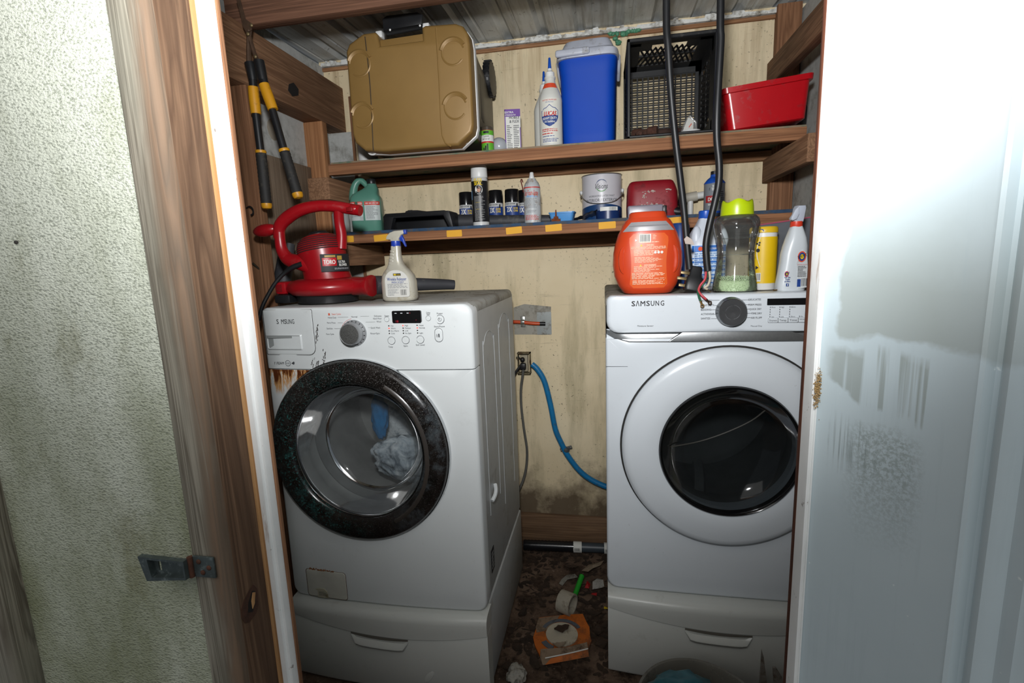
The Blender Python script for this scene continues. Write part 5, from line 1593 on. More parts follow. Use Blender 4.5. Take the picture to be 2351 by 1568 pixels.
rust_can((-0.4681, 2.20, ZM), 'short black-capped spray can just right of the tall white-capped can', -.05)
rust_can((-0.5152, 2.262, ZM), 'spray can mostly hidden behind the can right of the tall can')
rust_can((-0.3943, 2.20, ZM), 'short black-capped spray can in the middle of the gap before the red-lettered can', .05)
rust_can((-0.3482, 2.255, ZM), 'spray can half hidden behind the red-lettered can', .0)

c = (-0.4891, 2.0, ZM)
t = thing('sealant_can', 'tall black spray can with white cap and a small portrait', 'spray can', c)
r = .0330
obj('body', B().lathe([(0, 0), (r, 0), (r + .001, .003), (r, .006), (r, .185), (r - .003, .190), (0, .190)], seg=36), M_CANW, t)
obj('cap', B().lathe([(r - .0002, .190), (r + .0004, .1915), (r - .001, .232), (r - .003, .2345), (r - .006, .235), (0, .234)], seg=36), M_WPL, t)
obj('label', B().patch(r + .0003, -178, 178, .018, .176, seg=50), plain('black_label', '#1b1c1f', .4, var=.1), t)
b = B().text('FLEX', .002, .179, .013, wrap=r + .0008, bold=.05, fit=.034).text('SEAL', .002, .166, .013, wrap=r + .0008, bold=.05, fit=.034).lines(-.012, .010, .092, .094, 1, wrap=r + .0007).lines(-.012, .01, .066, .068, 1, wrap=r + .0007)
flatprint('yellow_lettering', b, M_YELP, t)
def wrapdisc(r_, cx, cz, rx, rz, n=24): return B().add([(r_ * math.sin((cx + rx * math.cos(2 * PI * i / n)) / r_), -r_ * math.cos((cx + rx * math.cos(2 * PI * i / n)) / r_), cz + rz * math.sin(2 * PI * i / n)) for i in range(n)], [tuple(range(n))])
flatprint('portrait_disc', wrapdisc(r + .0006, .004, .142, .0155, .018), M_PAPER, t)
flatprint('portrait_face', wrapdisc(r + .0009, .004, .142, .0075, .0105), plain('skin_print', '#b58468', .5), t)
b = wrapdisc(r + .0010, .004, .150, .0078, .0045); q = wrapdisc(r + .0008, .004, .128, .0115, .0055); b.add(q.v, q.f)
flatprint('portrait_hair', b, M_INK, t)
b = B().lines(-.018, .028, .022, .118, 22, wrap=r + .0006)
flatprint('fine_print', b, plain('pale_fine_print', '#9a9a98', .5), t)
q = B().patch(r + .0006, -70, -50, .105, .140)
flatprint('blue_mark', q, M_LTBLUE, t)

c = (-0.2772, 2.0, ZM)
t = thing('lubricant_can', 'white aerosol can with red script, rust spots and a thin red straw', 'spray can', c)
obj('body', B().lathe([(0, 0), (r, 0), (r + .001, .003), (r, .006), (r, .140), (r - .002, .146), (.026, .158), (.0165, .170), (.0155, .174), (0, .175)], seg=36), plain('white_tin', '#c3c7c9', .3, .15, var=.06, dirt=('#8a6a40', .35, 30)), t)
obj('nozzle', B().lathe([(.0105, .173), (.0110, .176), (.0095, .184), (.0085, .186), (.0075, .196), (.006, .198), (0, .198)], seg=20), M_WPL, t)
b = B().text('Sea Foam Spray', 0, .118, .020, wrap=r + .0005, bold=.015, it=.35, fit=.062)
b.add(B().patch(r + .0004, -75, 75, .136, .140).v, B().patch(r + .0004, -75, 75, .136, .140).f)
b.lines(-.03, .03, .014, .034, 4, wrap=r + .0005)
flatprint('red_lettering', b, M_RED, t)
b = B().lines(-.026, .026, .060, .098, 8, wrap=r + .0005).lines(-.018, .02, .042, .052, 2, wrap=r + .0005)
flatprint('fine_print', b, M_GREYPR, t)
flatprint('blue_print', B().lines(-.02, .028, .100, .108, 2, wrap=r + .0005, fill=.7), M_LTBLUE, t)
obj('straw', B().tube([(-.030, -.026, .12), (-.036, -.024, .150), (-.040, -.020, .166), (-.037, -.016, .172), (-.033, -.014, .160)], .0022, 6, 4), plain('dark_red_straw', '#5a201c', .4), t)

# small blue tray with a rusty bracket in front
x0, x1, _, _ = -0.2087,-0.1101,1.5689,1.6069
t = thing('blue_dish', 'small light blue rectangular plastic dish', 'dish', ((x0 + x1) / 2, 2.0, ZM), (0, 0, -.1))
w = (x1 - x0) / 2
rings = [[(p[0], p[1], z) for p in rounded(-w * k, w * k, -.032 * k, .032 * k, .010, 4)] for z, k in ((0, .80), (.003, .84), (.033, .97), (.034, 1.02), (.039, 1.03), (.039, .97), (.006, .80))]
obj('dish', B().loft(rings), plain('light_blue_plastic', '#4f8fca', .35), t, smooth=40)
t = thing('rusty_bracket', 'small rusty toothed metal piece standing before the blue dish', 'scrap', (-0.1804, 1.942, ZM))
obj('plate', B().poly([(-.018, 0), (-.016, .014), (-.010, .012), (-.006, .022), (-.003, .018), (-.0015, .045), (.0025, .045), (.004, .018), (.008, .022), (.011, .010), (.017, .012), (.018, 0)], -.004, .004, .001), plain('orange_rust', '#70391b', .95, .1, var=.4, vs=120, bump=.5), t, smooth=0)

# paint can
c = (-0.0076, 2.17, ZM)
t = thing('paint_can', 'white and blue gallon paint can with wire bail', 'can', c)
r, hgt = .081, .192
obj('body', B().lathe([(0, 0), (r, 0), (r + .001, .003), (r, .006), (r, hgt - .006), (r + .0015, hgt - .003), (r + .0015, hgt), (r - .004, hgt), (r - .006, hgt - .006), (0, hgt - .006)], seg=48), plain('paint_can_white', '#c6c4c9', .35, var=.03), t)
b = B(); v, f = [], []
for i in range(41):
    a = math.radians(-100 + 200 * i / 40)
    zt_ = .062 + .010 * math.cos(a * 1.4)
    for z in (.005, zt_): v.append(((r + .0006) * math.sin(a), -(r + .0006) * math.cos(a), z))
for i in range(40): f.append((2 * i, 2 * i + 2, 2 * i + 3, 2 * i + 1))
obj('blue_band', b.add(v, f), plain('deep_blue_label', '#143a68', .4), t)
obj('rim', B().lathe([(r + .0016, hgt - .004), (r + .003, hgt - .001), (r + .0015, hgt + .0005), (r - .003, hgt + .0005)], seg=48, cap=False), M_ZN, t)
wl_ = r + .0009
flatprint('script_lettering', B().text('Visions', .0, .142, .021, wrap=wl_, it=.35, bold=.005, fit=.050), M_INK, t)
def arcw(a0, a1, R_, w0, cz, n=22):
    b = B(); v, f = [], []
    for i in range(n + 1):
        a = math.radians(a0 + (a1 - a0) * i / n)
        th = w0 * math.sin(PI * i / n)
        for q in (R_ - th / 2, R_ + th / 2):
            x, z = q * math.cos(a), cz + q * math.sin(a)
            v.append((wl_ * math.sin(x / wl_), -wl_ * math.cos(x / wl_), z))
    for i in range(n): f.append((2 * i, 2 * i + 2, 2 * i + 3, 2 * i + 1))
    return b.add(v, f)
flatprint('blue_arc', arcw(20, 170, .0225, .004, .144), plain('dark_blue_arc', '#243a66', .4), t)
flatprint('green_arc', arcw(190, 340, .0225, .004, .144), plain('green_arc', '#3f8a3a', .4), t)
b = B().text('WORKHORSE LATEX PAINT', .0, .104, .0075, wrap=wl_, fit=.110).text('INTERIOR / EXTERIOR', .0, .088, .0125, wrap=wl_, fit=.138, bold=.005)
flatprint('lettering', b, M_PRINT, t)
for s_ in (-1, 1):
    obj('ear', B().ball((s_ * (r + .004), -.01, .128), (.006, .008, .009), 12), M_WPL, t)
pts = [(-r - .007, -.012, .128), (-r - .004, -.030, .112), (-.055, -.072, .083), (-.02, -.089, .074), (.02, -.089, .074), (.055, -.072, .083), (r + .004, -.030, .112), (r + .007, -.012, .128)]
obj('bail', B().tube(pts, .0017, 6, 5), M_ZN, t)

t = thing('tape_roll', 'dark blue tape roll with white barcode label', 'tape', (0.0165, 2.0, ZM))
obj('roll', B().lathe([(.038, 0), (.046, 0), (.046, .036), (.038, .036), (.038, 0)], seg=36, cap=False), plain('navy_tape', '#122a58', .35), t)
fl = B().patch(.041, -15, 50, .036, .052)
obj('label', B().patch(.0466, -40, 50, .030, .044).xf(Matrix.Translation((0, 0, .003))), M_PAPER, t)
flatprint('barcode', B().bars(.004, .030, .034, .046, 14, wrap=.0470), M_INK, t)

# dark film between the dish and the paint can
t = thing('film_sheet', 'crumpled smoky plastic sheet between blue dish and paint can', 'plastic sheet', (-0.0793, 2.06, ZM))
b = B(); N = 10; rr = random.Random(5)
v, f = [], []
for i in range(N + 1):
    for j in range(5):
        v.append((-.055 + .11 * i / N, -.04 + .02 * j, .004 + (.040 * (i / N) * (1 - .12 * j)) + rr.uniform(0, .006)))
for i in range(N):
    for j in range(4): f.append((i * 5 + j, i * 5 + j + 1, (i + 1) * 5 + j + 1, (i + 1) * 5 + j))
obj('sheet', b.add(v, f), plain('smoky_film', '#3a3c40', .25), t, smooth=80)

# petrol can
x0, x1, _, z1 = 0.0786,0.2887,1.5741,1.7081
t = thing('fuel_can', 'faded red plastic fuel can with flaked paint behind the orange tub', 'fuel can', ((x0 + x1) / 2 + .008, 2.15, ZM))
W_, Hh = x1 - x0 - .012, z1 - ZM
M_FUEL = plain('faded_red_plastic', '#8e1220', .5, var=.1, dirt=('#5a1418', .3, 14))
rings = [superring(W_ * k, .15 * k2, z, 5, 40, (dx, 0)) for z, k, k2, dx in ((0, .94, .94, 0), (.008, .985, .985, 0), (.05, 1.0, 1.0, 0), (Hh * .7, .985, .98, 0), (Hh * .88, .93, .90, -.004), (Hh * .97, .86, .80, -.004), (Hh, .80, .70, -.004))]
obj('body', B().loft(rings), M_FUEL, t, smooth=50)
b = B(); rr = random.Random(12)
for cx_, cz_, n_, s_ in ((-.025, .105, 9, .010), (.0, .108, 4, .004), (.055, .108, 5, .006), (-.018, .055, 12, .010), (.02, .055, 10, .012), (-.032, .088, 6, .006)):
    for i in range(n_):
        b.ball((cx_ + rr.gauss(0, s_), -.0752, cz_ + rr.gauss(0, .004)), (rr.uniform(.0015, .005), .0008, rr.uniform(.001, .004)), 6)
obj('flaked_paint', b, plain('grey_flake', '#b9aca3', .9), t, kind='stuff')
obj('spout_cap', B().lathe([(.016, 0), (.018, .004), (.016, .020), (.013, .024), (.014, .040), (.010, .046), (.011, .06), (.006, .064), (0, .064)], m=Matrix.Translation((W_ / 2 + .014, -.05, .050)), seg=20), M_BLK, t)
obj('spout_neck', B().tube([(W_ / 2 - .02, -.05, .03), (W_ / 2 + .012, -.055, .025), (W_ / 2 + .016, -.052, .052)], [.018, .017, .014], 12, 4), M_BLK, t)

t = thing('clear_case', 'small cloudy plastic case with black latch before the fuel can', 'case', (0.1561, 1.985, ZM))
obj('case', B().box(-.067, .060, -.03, .03, 0, .046, .006, 3), plain('cloudy_plastic', '#8d8792', .3, var=.08), t)
obj('latch', B().box(.060, .075, -.02, .015, .012, .042, .003), M_BLKP, t)

t = thing('pvc_pipe', 'short off-white plastic pipe fitting against the wall behind the cords', 'pipe', (0.38,2.24,1.6529))
obj('pipe', B().tube([(0.3139,2.24,1.6426), (0.3834,2.24,1.6527), (0.452,2.24,1.6608)], .0145, 14, 3), M_WPL, t, world=True)
obj('sleeve', B().tube([(0.3384,2.24,1.6465), (0.3834,2.24,1.6527)], .020, 14, 3), plain('dirty_white_plastic', '#b5b0a3', .5), t, world=True)
obj('stand', B().tube([(0.3575,2.24,1.6489), (0.3575, 2.24, ZM)], .012, 10, 2), M_WPL, t, world=True)

c = (0.4095, 2.03, ZM)
t = thing('brake_fluid', 'grey and blue brake fluid bottle behind the bare-wire cord', 'bottle', c)
r = .037
obj('body', B().lathe([(0, 0), (r, 0), (r, .115), (r - .001, .117), (0, .117)], seg=32), plain('grey_label', '#7c8187', .4, var=.06), t)
obj('shoulder', B().lathe([(r + .0006, .114), (r + .0006, .118), (.026, .132), (.016, .140), (.015, .148), (0, .148)], seg=32), M_BLUEP, t)
obj('cap', B().lathe([(.0145, .146), (.0150, .148), (.0145, .160), (0, .161)], seg=20), M_BLK, t)
obj('foot_band', B().lathe([(r + .0006, 0), (r + .0006, .014)], seg=32, cap=False), M_BLUEP, t)
flatprint('red_panel', B().patch(r + .0004, -62, 5, .045, .070), plain('dark_red_print', '#a0282b', .5), t)
b = B().text('DOT 3', -.008, .0575, .014, wrap=r + .0008, bold=.04, fit=.044).text('SUPER', -.004, .104, .008, wrap=r + .0008, bold=.04, fit=.022).text('TECH', -.004, .093, .010, wrap=r + .0008, bold=.05, fit=.028)
b.text('BRAKE FLUID', -.014, .038, .006, wrap=r + .0008, bold=.03, fit=.030)
flatprint('lettering', b, M_PAPER, t)
hexa = [(-.026, .098), (-.004, .113), (.018, .098), (.018, .089), (-.004, .080), (-.026, .089)]
flatprint('badge', B().add([((r + .0004) * math.sin(p[0] / r), -(r + .0004) * math.cos(p[0] / r), p[1]) for p in hexa], [tuple(range(6))]), M_INK, t)
flatprint('fine_print', B().lines(.012, .036, .02, .085, 9, wrap=r + .0006), M_INK, t)

# ------------------------------------------------------------------ on the dryer
ZD = DZ1 - .001
ZW = WZ1 + .0005
# orange detergent tub
x0, x1, _, z1 = 0.0273,0.2397,1.2933,1.5482
t = thing('detergent_tub', 'big glossy orange detergent tub with warning label on the dryer', 'tub', ((x0 + x1) / 2, 1.635, ZD + .0005))
M_ORT = plain('glossy_orange_plastic', '#c4401e', .30, var=.05)
W_, Hh = (x1 - x0), z1 - ZD
lev = [(0, .64, .80), (.012, .70, .90), (.10, .84, .97), (.22, .955, 1.0), (.36, 1.0, 1.0), (.50, .985, 1.0), (.62, .93, .98), (.74, .84, .95), (.82, .74, .90), (.835, .735, .88), (.90, .64, .80), (.925, .56, .72), (.935, .545, .70), (.985, .52, .68), (1.0, .48, .64)]
rings = [superring(W_ * a, .135 * k, Hh * h, 2.9, 48) for h, a, k in lev]
obj('tub', B().loft(rings), M_ORT, t, smooth=60)
def fy(x, z, off=0.0):
    """front skin of the tub"""
    h = z / Hh
    for (h0, a0, k0), (h1, a1, k1) in zip(lev, lev[1:]):
        if h0 <= h <= h1:
            u = (h - h0) / (h1 - h0 + 1e-9)
            a, k = a0 + (a1 - a0) * u, k0 + (k1 - k0) * u
            break
    q = min(1.0, abs(2 * x / (W_ * a)))
    return -.135 * k / 2 * (1 - q ** 2.9) ** (1 / 2.9) - off
def skin(x_of_z, z0_, z1_, off, nz=14, nx=10):
    b = B(); rings = []
    for j in range(nz + 1):
        z = z0_ + (z1_ - z0_) * j / nz
        xa, xb = x_of_z(j / nz)
        rings.append([(xa + (xb - xa) * i / nx, fy(xa + (xb - xa) * i / nx, z, off), z) for i in range(nx + 1)])
    b.loft(rings, cap=False, closed=False)
    return b
def lab_w(tt):
    e = 1 - .10 * math.sin(PI * min(1, max(0, tt * 1.25 - .05)))
    cap_ = math.sqrt(max(.02, 1 - max(0, (abs(tt - .5) - .40) / .1) ** 2))
    q = W_ * .27 * e * (.75 + .25 * cap_)
    return (-q, q)
obj('label', skin(lab_w, Hh * .075, Hh * .735, .0008), plain('orange_label', '#d4581f', .38, var=.05), t)
obj('silver_band', skin(lambda tt: (-W_ * (.36 - .12 * tt), W_ * (.36 - .12 * tt)), Hh * .765, Hh * .875, .0016, 8), plain('silver_plastic', '#a7a5a8', .3, .3, var=.05), t)
obj('band_groove', skin(lambda tt: (-W_ * .27, W_ * .27), Hh * .822, Hh * .832, .0022, 2), plain('grey_groove', '#7b7a7d', .4), t)
for s_ in (-1, 1):
    b = B()
    pts = []
    for i in range(9):
        a = math.radians(-75 + 150 * i / 8)
        x = s_ * W_ * (.33 + .055 * math.cos(a)); z = Hh * (.42 + .17 * math.sin(a))
        pts.append((x, fy(x, z, -.001), z))
    b.tube(pts, [.002, .005, .0075, .008, .008, .008, .0075, .005, .002], 8, 3)
    pts2 = []
    for i in range(9):
        a = math.radians(105 + 150 * i / 8)
        x = s_ * W_ * (.40 - s_ * 0 + .035 * math.cos(a)); z = Hh * (.42 + .15 * math.sin(a))
        pts2.append((x, fy(x, z, -.001), z))
    obj('side_grip', b, M_ORT, t)
tm = plain('pale_label_print', '#f2c9a8', .5)
b = B(); yl_ = -.135 / 2 - .0016
def tb_text(txt, x, z, h, **k):
    b.text(txt, x, z, h, y=fy(x, z, .0018), **k)
tb_text('WARNING', .004, Hh * .595, .0055, bold=.03, fit=.022)
tb_text('AVERTISSEMENT', .004, Hh * .355, .0055, bold=.03, fit=.036)
for z0_, z1_, n_, w_ in ((.545, .58, 3, .052), (.47, .535, 4, .044), (.385, .455, 5, .042), (.27, .345, 6, .044), (.185, .265, 6, .050), (.12, .175, 5, .048), (.62, .64, 1, .03), (.66, .72, 6, .022)):
    xa = -w_ if n_ != 6 or z0_ < .6 else .012
    b.lines(xa, w_, Hh * z0_, Hh * z1_, n_, y=fy(.02, Hh * (z0_ + z1_) / 2, .0018))
flatprint('label_print', b, tm, t)
zc = Hh * .675
obj('barcode_panel', B().quad(-.028, .006, zc - .013, zc + .013, fy(0, zc, .0022)), M_PAPER, t, smooth=0)
flatprint('barcode', B().bars(-.025, .003, zc - .009, zc + .011, 16, y=fy(0, zc, .0028)), M_INK, t)
b = B()
for x in (.020, .030, .040):
    b.disc((x * .95, fy(.03, Hh * .50, .0022), Hh * .505), .0040, seg=14)
b.disc((-.038, fy(-.03, Hh * .65, .0022), Hh * .655), .0045, seg=3)
flatprint('warning_symbols', b, M_PAPER, t)
b = B()
for x in (-.016, -.022):
    z = Hh * (.595 if x > -.02 else .355)
    b.add([(x - .0035 - (.006 if x > -.02 else .002), fy(0, z, .002), z - .003), (x + .0035 - (.006 if x > -.02 else .002), fy(0, z, .002), z - .003), (x - (.006 if x > -.02 else .002), fy(0, z, .002), z + .003)], [(0, 1, 2)])
flatprint('warning_triangles', b, M_YELP, t)
obj('hinge_back', B().box(-W_ * .20, W_ * .20, .045, .062, Hh * .97, Hh * 1.0, .004), M_ORT, t)

pack('blue_can', 'narrow dark blue can behind the orange tub', 'can', (0.2653, 1.86, ZD), [('body', [(0, 0), (.030, 0), (.031, .004), (.031, .215), (.026, .225), (0, .225)], plain('dark_blue_can', '#22407c', .35))])

# bleach jug
c = (0.3266, 1.738, ZD)
t = thing('bleach_jug', 'white bleach jug with blue cap and blue printed label', 'jug', c, (0, 0, .1))
M_JUGW = plain('white_jug_plastic', '#c2c8d2', .4, var=.03)
Hj = 1.5282 - ZD
rings = [superring(.118 * k, .105 * k, z, 3.6, 40) for z, k in ((0, .90), (.006, .97), (.05, 1.0), (Hj * .60, 1.0), (Hj * .68, .96), (Hj * .76, .84), (Hj * .84, .68), (Hj * .92, .50), (Hj * .985, .38), (Hj, .36))]
obj('body', B().loft(rings), M_JUGW, t, smooth=60)
obj('grip', B().tube([(.056, -.005, Hj * .60), (.058, -.008, Hj * .70), (.050, -.008, Hj * .82), (.034, -.005, Hj * .92), (.018, 0, Hj * .96)], [.010, .013, .012, .011, .009], 10, 5), M_JUGW, t)
obj('grip_hollow', B().ball((-.036, -.030, Hj * .70), (.018, .016, .045), 14), M_JUGW, t)
obj('cap', B().lathe([(.0215, Hj - .001), (.023, Hj + .002), (.0225, Hj + .022), (.020, Hj + .0245), (0, Hj + .0245)], seg=28), M_BLUEP, t)
def jug_skin(x0_, x1_, z0_, z1_, off):
    b = B(); v, f = [], []
    for i in range(13):
        x = x0_ + (x1_ - x0_) * i / 12
        y = -.0525 * (1 - min(1, abs(x / .059)) ** 3.6) ** (1 / 3.6) - off
        v += [(x, y, z0_), (x, y, z1_)]
    for i in range(12): f.append((2 * i, 2 * i + 2, 2 * i + 3, 2 * i + 1))
    return b.add(v, f)
obj('label', jug_skin(-.055, .055, .012, .145, .0012), plain('bleach_label', '#c9d8e8', .5, var=.03), t)
b = jug_skin(-.053, .053, .122, .142, .0016)
for k in range(7):
    q = jug_skin(-.052, .052, .022 + .013 * k, .0255 + .013 * k + .003 * (k % 2), .0016); b.add(q.v, q.f)
flatprint('blue_stripes', b, plain('label_blue', '#2f6fc0', .5), t)
b = B().lines(-.048, .046, .036, .12, 13, y=-.0545)
flatprint('fine_print', b, plain('mid_blue_print', '#6c93c4', .5), t)
flatprint('orange_mark', B().disc((-.030, -.0546, .132), .007, seg=14), M_ORPR, t)
b = B().text('EXTRA STRENGTH', .008, .132, .006, y=-.0548, bold=.02, fit=.045)
flatprint('lettering', b, M_PAPER, t)

# scent bead bottle
c = (0.3892, 1.605, ZD)
t = thing('bead_bottle', 'clear waisted bottle with lime cap and pale green beads at the bottom', 'bottle', c)
k_ = 1.60 / 1132.5
prof = [(0, .002), (.0605, .002), (.0630, .006), (.0625, .020), (.0575, .050), (.0535, .080), (.0520, .105), (.0525, .125), (.0555, .150), (.0605, .172), (.0635, .190), (.0640, .200), (.0610, .214), (.0540, .222), (.0445, .226)]
M_CLR = clear('clear_bottle_plastic', (.95, .965, .955), .06, .9, .05, (.6, .62, .6))
obj('body', B().lathe(prof, seg=44, cap=False), M_CLR, t, smooth=70)
for zz in (.110, .160):
    obj('moulded_ring', B().lathe([(.0528 if zz < .12 else .0578, zz - .0015), (.0540 if zz < .12 else .0590, zz), (.0528 if zz < .12 else .0585, zz + .0015)], seg=40, cap=False), M_CLR, t)
def lime_cap():
    b = B(); rings = []
    n = 48
    for z, r, wv in ((.222, .0455, 0), (.226, .0462, 0), (.250, .0445, 0), (.262, .0425, .6), (.266, .0395, 1.0), (.262, .030, .8), (.258, .015, .3), (.258, .001, 0)):
        rings.append([(r * math.cos(2 * PI * i / n), r * math.sin(2 * PI * i / n), z + wv * .0045 * math.cos(4 * 2 * PI * i / n + .6)) for i in range(n)])
    return b.loft(rings)
obj('cap', lime_cap(), plain('lime_plastic', '#b5cc12', .3, var=.03), t, smooth=60)
b = B(); rr = random.Random(8)
ico = bmesh.new(); bmesh.ops.create_icosphere(ico, subdivisions=1, radius=1); ico.verts.index_update()
iv = [v.co.copy() for v in ico.verts]; ifc = [tuple(v.index for v in f.verts) for f in ico.faces]; ico.free()
b.lathe([(0, .004), (.058, .004), (.058, .030), (.045, .036), (0, .038)], seg=24)
for i in range(1900):
    z = rr.uniform(.004, .042) if rr.random() < .7 else rr.uniform(.032, .044)
    Rm_ = .0605 - max(0, z - .010) * .14
    rad = Rm_ * (1 - .14 * rr.random()) if z < .033 else Rm_ * math.sqrt(rr.random()) * .97
    a = rr.uniform(-PI, 0) if z < .033 else rr.uniform(0, 2 * PI)
    s_ = rr.uniform(.0013, .0021)
    cc = Vector((rad * math.cos(a), rad * math.sin(a), z + .004 * (1 - rad / .06)))
    b.add([cc + v * s_ for v in iv], ifc)
obj('scent_beads', b, plain('pale_green_bead', '#bfd3a8', .5, var=.35, vs=900), t, kind='stuff', smooth=80, label='pale green scent beads filling the foot of the bottle')

# yellow wipes tub
c = (0.4847, 1.672, ZD)
t = thing('wipes_tub', 'tall yellow cylinder of wipes between the bead bottle and trigger spray', 'canister', c)
r = .0395
Hw = 1.4894 - ZD
obj('body', B().lathe([(0, 0), (r - .001, 0), (r, .003), (r, Hw * .83), (r - .001, Hw * .835), (r - .001, Hw * .91), (0, Hw * .91)], seg=36), M_WPL, t)
obj('cap', B().lathe([(r + .0008, Hw * .905), (r + .001, Hw * .91), (r + .0005, Hw - .004), (r - .003, Hw), (0, Hw)], seg=36), plain('amber_yellow_plastic', '#d9b321', .35, var=.04), t)
obj('label', B().patch(r + .0004, -170, 170, .020, Hw * .84, seg=40), plain('bright_yellow_label', '#ddb60c', .45, var=.06), t)
b = B()
v, f = [], []
for i in range(15):
    tt = i / 14
    xa = -.038; xb = -.016 - .010 * math.sin(PI * tt)
    for x in (xa, xb): v.append(((r + .0007) * math.sin(x / r), -(r + .0007) * math.cos(x / r), .070 + .095 * tt))
for i in range(14): f.append((2 * i, 2 * i + 1, 2 * i + 3, 2 * i + 2))
b.add(v, f)
b.quad(-.030, -.014, .026, .052, -.0385)
flatprint('white_panel', b, M_PAPER, t)
b = B()
for z_, x_ in ((.140, -.028), (.136, -.022), (.143, -.021)): 
    q = wrapdisc(r + .001, x_, z_, .0032, .0028, 10); b.add(q.v, q.f)
q = wrapdisc(r + .001, -.025, .120, .0058, .0058, 16); b.add(q.v, q.f)
q = wrapdisc(r + .001, -.027, .068, .006, .007, 3); b.add(q.v, q.f)
b.bars(-.029, -.015, .030, .050, 10, y=-.0390)
flatprint('symbols', b, M_INK, t)
flatprint('blue_badge', wrapdisc(r + .001, -.020, .178, .010, .006, 16), M_NAVY, t)

# trigger stain spray
c = (0.5369, 1.585, ZD)
t = thing('stain_spray', 'white trigger spray bottle with red collar at the right end', 'spray bottle', c, (0, 0, .12))
Hs = 1.4833 - ZD
rings = []
for h, w, dx in ((0, .076, .0), (.02, .080, .0), (.12, .079, .001), (.30, .072, .003), (.45, .069, .005), (.58, .070, .007), (.70, .064, .009), (.82, .052, .010), (.92, .040, .010), (.97, .034, .010), (1.0, .030, .010)):
    rings.append(superring(w, min(.050, w), Hs * h, 2.8, 36, (dx, 0)))
obj('body', B().loft(rings), plain('white_spray_plastic', '#c9cfd3', .32, var=.03), t, smooth=60)
obj('collar', B().lathe([(.0155, Hs - .002), (.0165, Hs), (.0160, Hs + .014), (0, Hs + .014)], c=(.010, 0, 0), seg=22), plain('red_collar', '#cf3b24', .4), t)
hd = B().poly([(.000, Hs + .012), (.024, Hs + .012), (.027, Hs + .030), (.030, Hs + .052), (.028, Hs + .058), (.008, Hs + .058), (.004, Hs + .050), (.002, Hs + .034), (-.006, Hs + .024)], -.012, .012, .003)
h_ = obj('trigger_head', hd, plain('grey_white_trigger', '#aeb4c0', .35), t)
obj('trigger', B().poly([(.006, Hs + .056), (-.004, Hs + .046), (-.013, Hs + .026), (-.014, Hs + .019), (-.009, Hs + .016), (.002, Hs + .020), (.008, Hs + .034)], -.020, -.012, .003), plain('pale_trigger', '#b9bfcb', .35), h_)
obj('label', B().poly([(.012, .006), (.036, .010), (.036, .060), (.032, .105), (.020, .118), (.010, .095), (.004, .080), (.010, .045)], -.0265, -.024), plain('off_white_back_label', '#c6cacb', .5), t, smooth=0)
def logo(x, z, s_, y):
    for nm, r_, col in (('logo_orange', 1.0, M_ORPR), ('logo_blue', .78, M_NAVY), ('logo_yellow', .45, M_YELP)):
        flatprint(nm, B().add([(x + .75 * s_ * r_ * math.cos(2 * PI * i / 22), y - (.0003 if r_ < 1 else 0) - (.0003 if r_ < .5 else 0), z + s_ * r_ * math.sin(2 * PI * i / 22)) for i in range(22)], [tuple(range(22))]), col, t)
logo(.017, .098, .0155, -.0278)
logo(-.022, .050, .0080, -.0262)
b = B().text('SHOUT', .0175, .100, .0085, y=-.0292, bold=.02, rot=.3, fit=.026).text('SHOUT', -.021, .052, .0046, y=-.0276, bold=.02, rot=.3, fit=.0135).lines(.008, .032, .040, .072, 8, y=-.0272)
b.bars(.020, .034, .014, .036, 8, y=-.0272)
flatprint('lettering', b, M_INK, t)
b = B()
for k, tx in enumerate(('For Tips,', 'Tricks', '& Offers')): b.text(tx, -.019, .0405 - .0058 * k, .0045, y=-.0264, bold=.03, fit=(.017, .013, .016)[k])
b.quad(-.0225, -.0145, .0145, .0225, -.0263).quad(.008, .018, .012, .034, -.0268)
flatprint('blue_print', b, M_NAVY, t)
flatprint('logo_mark', B().text('f', -.0182, .0185, .0066, y=-.0268, bold=.05), M_PAPER, t)
b = B().lines(.006, .034, .0745, .0765, 1, y=-.0274, ragged=False).lines(.008, .02, .084, .090, 2, y=-.0278)
flatprint('red_stripe', b, M_RED, t)

# clear zip bag standing behind
x0, x1, _, z1 = 0.4891,0.6527,1.2846,1.5126
t = thing('zip_bag', 'cloudy clear zip bag with pink seam standing behind the trigger spray', 'bag', ((x0 + x1) / 2 + .02, 1.80, ZD))
b = B(); rings = []
hb_ = z1 - ZD
for j in range(13):
    tt = j / 12
    th = .055 * (1 - tt) ** .8 + .003
    rings.append([(x, y * (1 + .12 * math.sin(9 * x / .1 + 5 * tt)), hb_ * tt + (.012 * x / .1 if tt > .8 else 0)) for x, y in rounded(-.10, .10, -th, th, min(.02, th * .95), 3)])
b.loft(rings)
obj('film', b, plain('cloudy_bag_film', '#62656a', .22, var=.25, vs=10), t, smooth=60)
obj('zip_seam', B().tube([(-.10, -.005, hb_ - .012), (0, -.006, hb_ - .002), (.10, -.005, hb_ + .010)], .0022, 6, 4), plain('pink_zip', '#b0526a', .4), t)
t = thing('small_screw', 'small brass screw bit lying beside the yellow tub', 'screw', (0.4951, 1.57, ZD + .001))
obj('shank', B().tube([(-.006, 0, .002), (.006, .002, .003)], .0018, 6, 2), plain('brass', '#8f6f45', .4, .7), t)

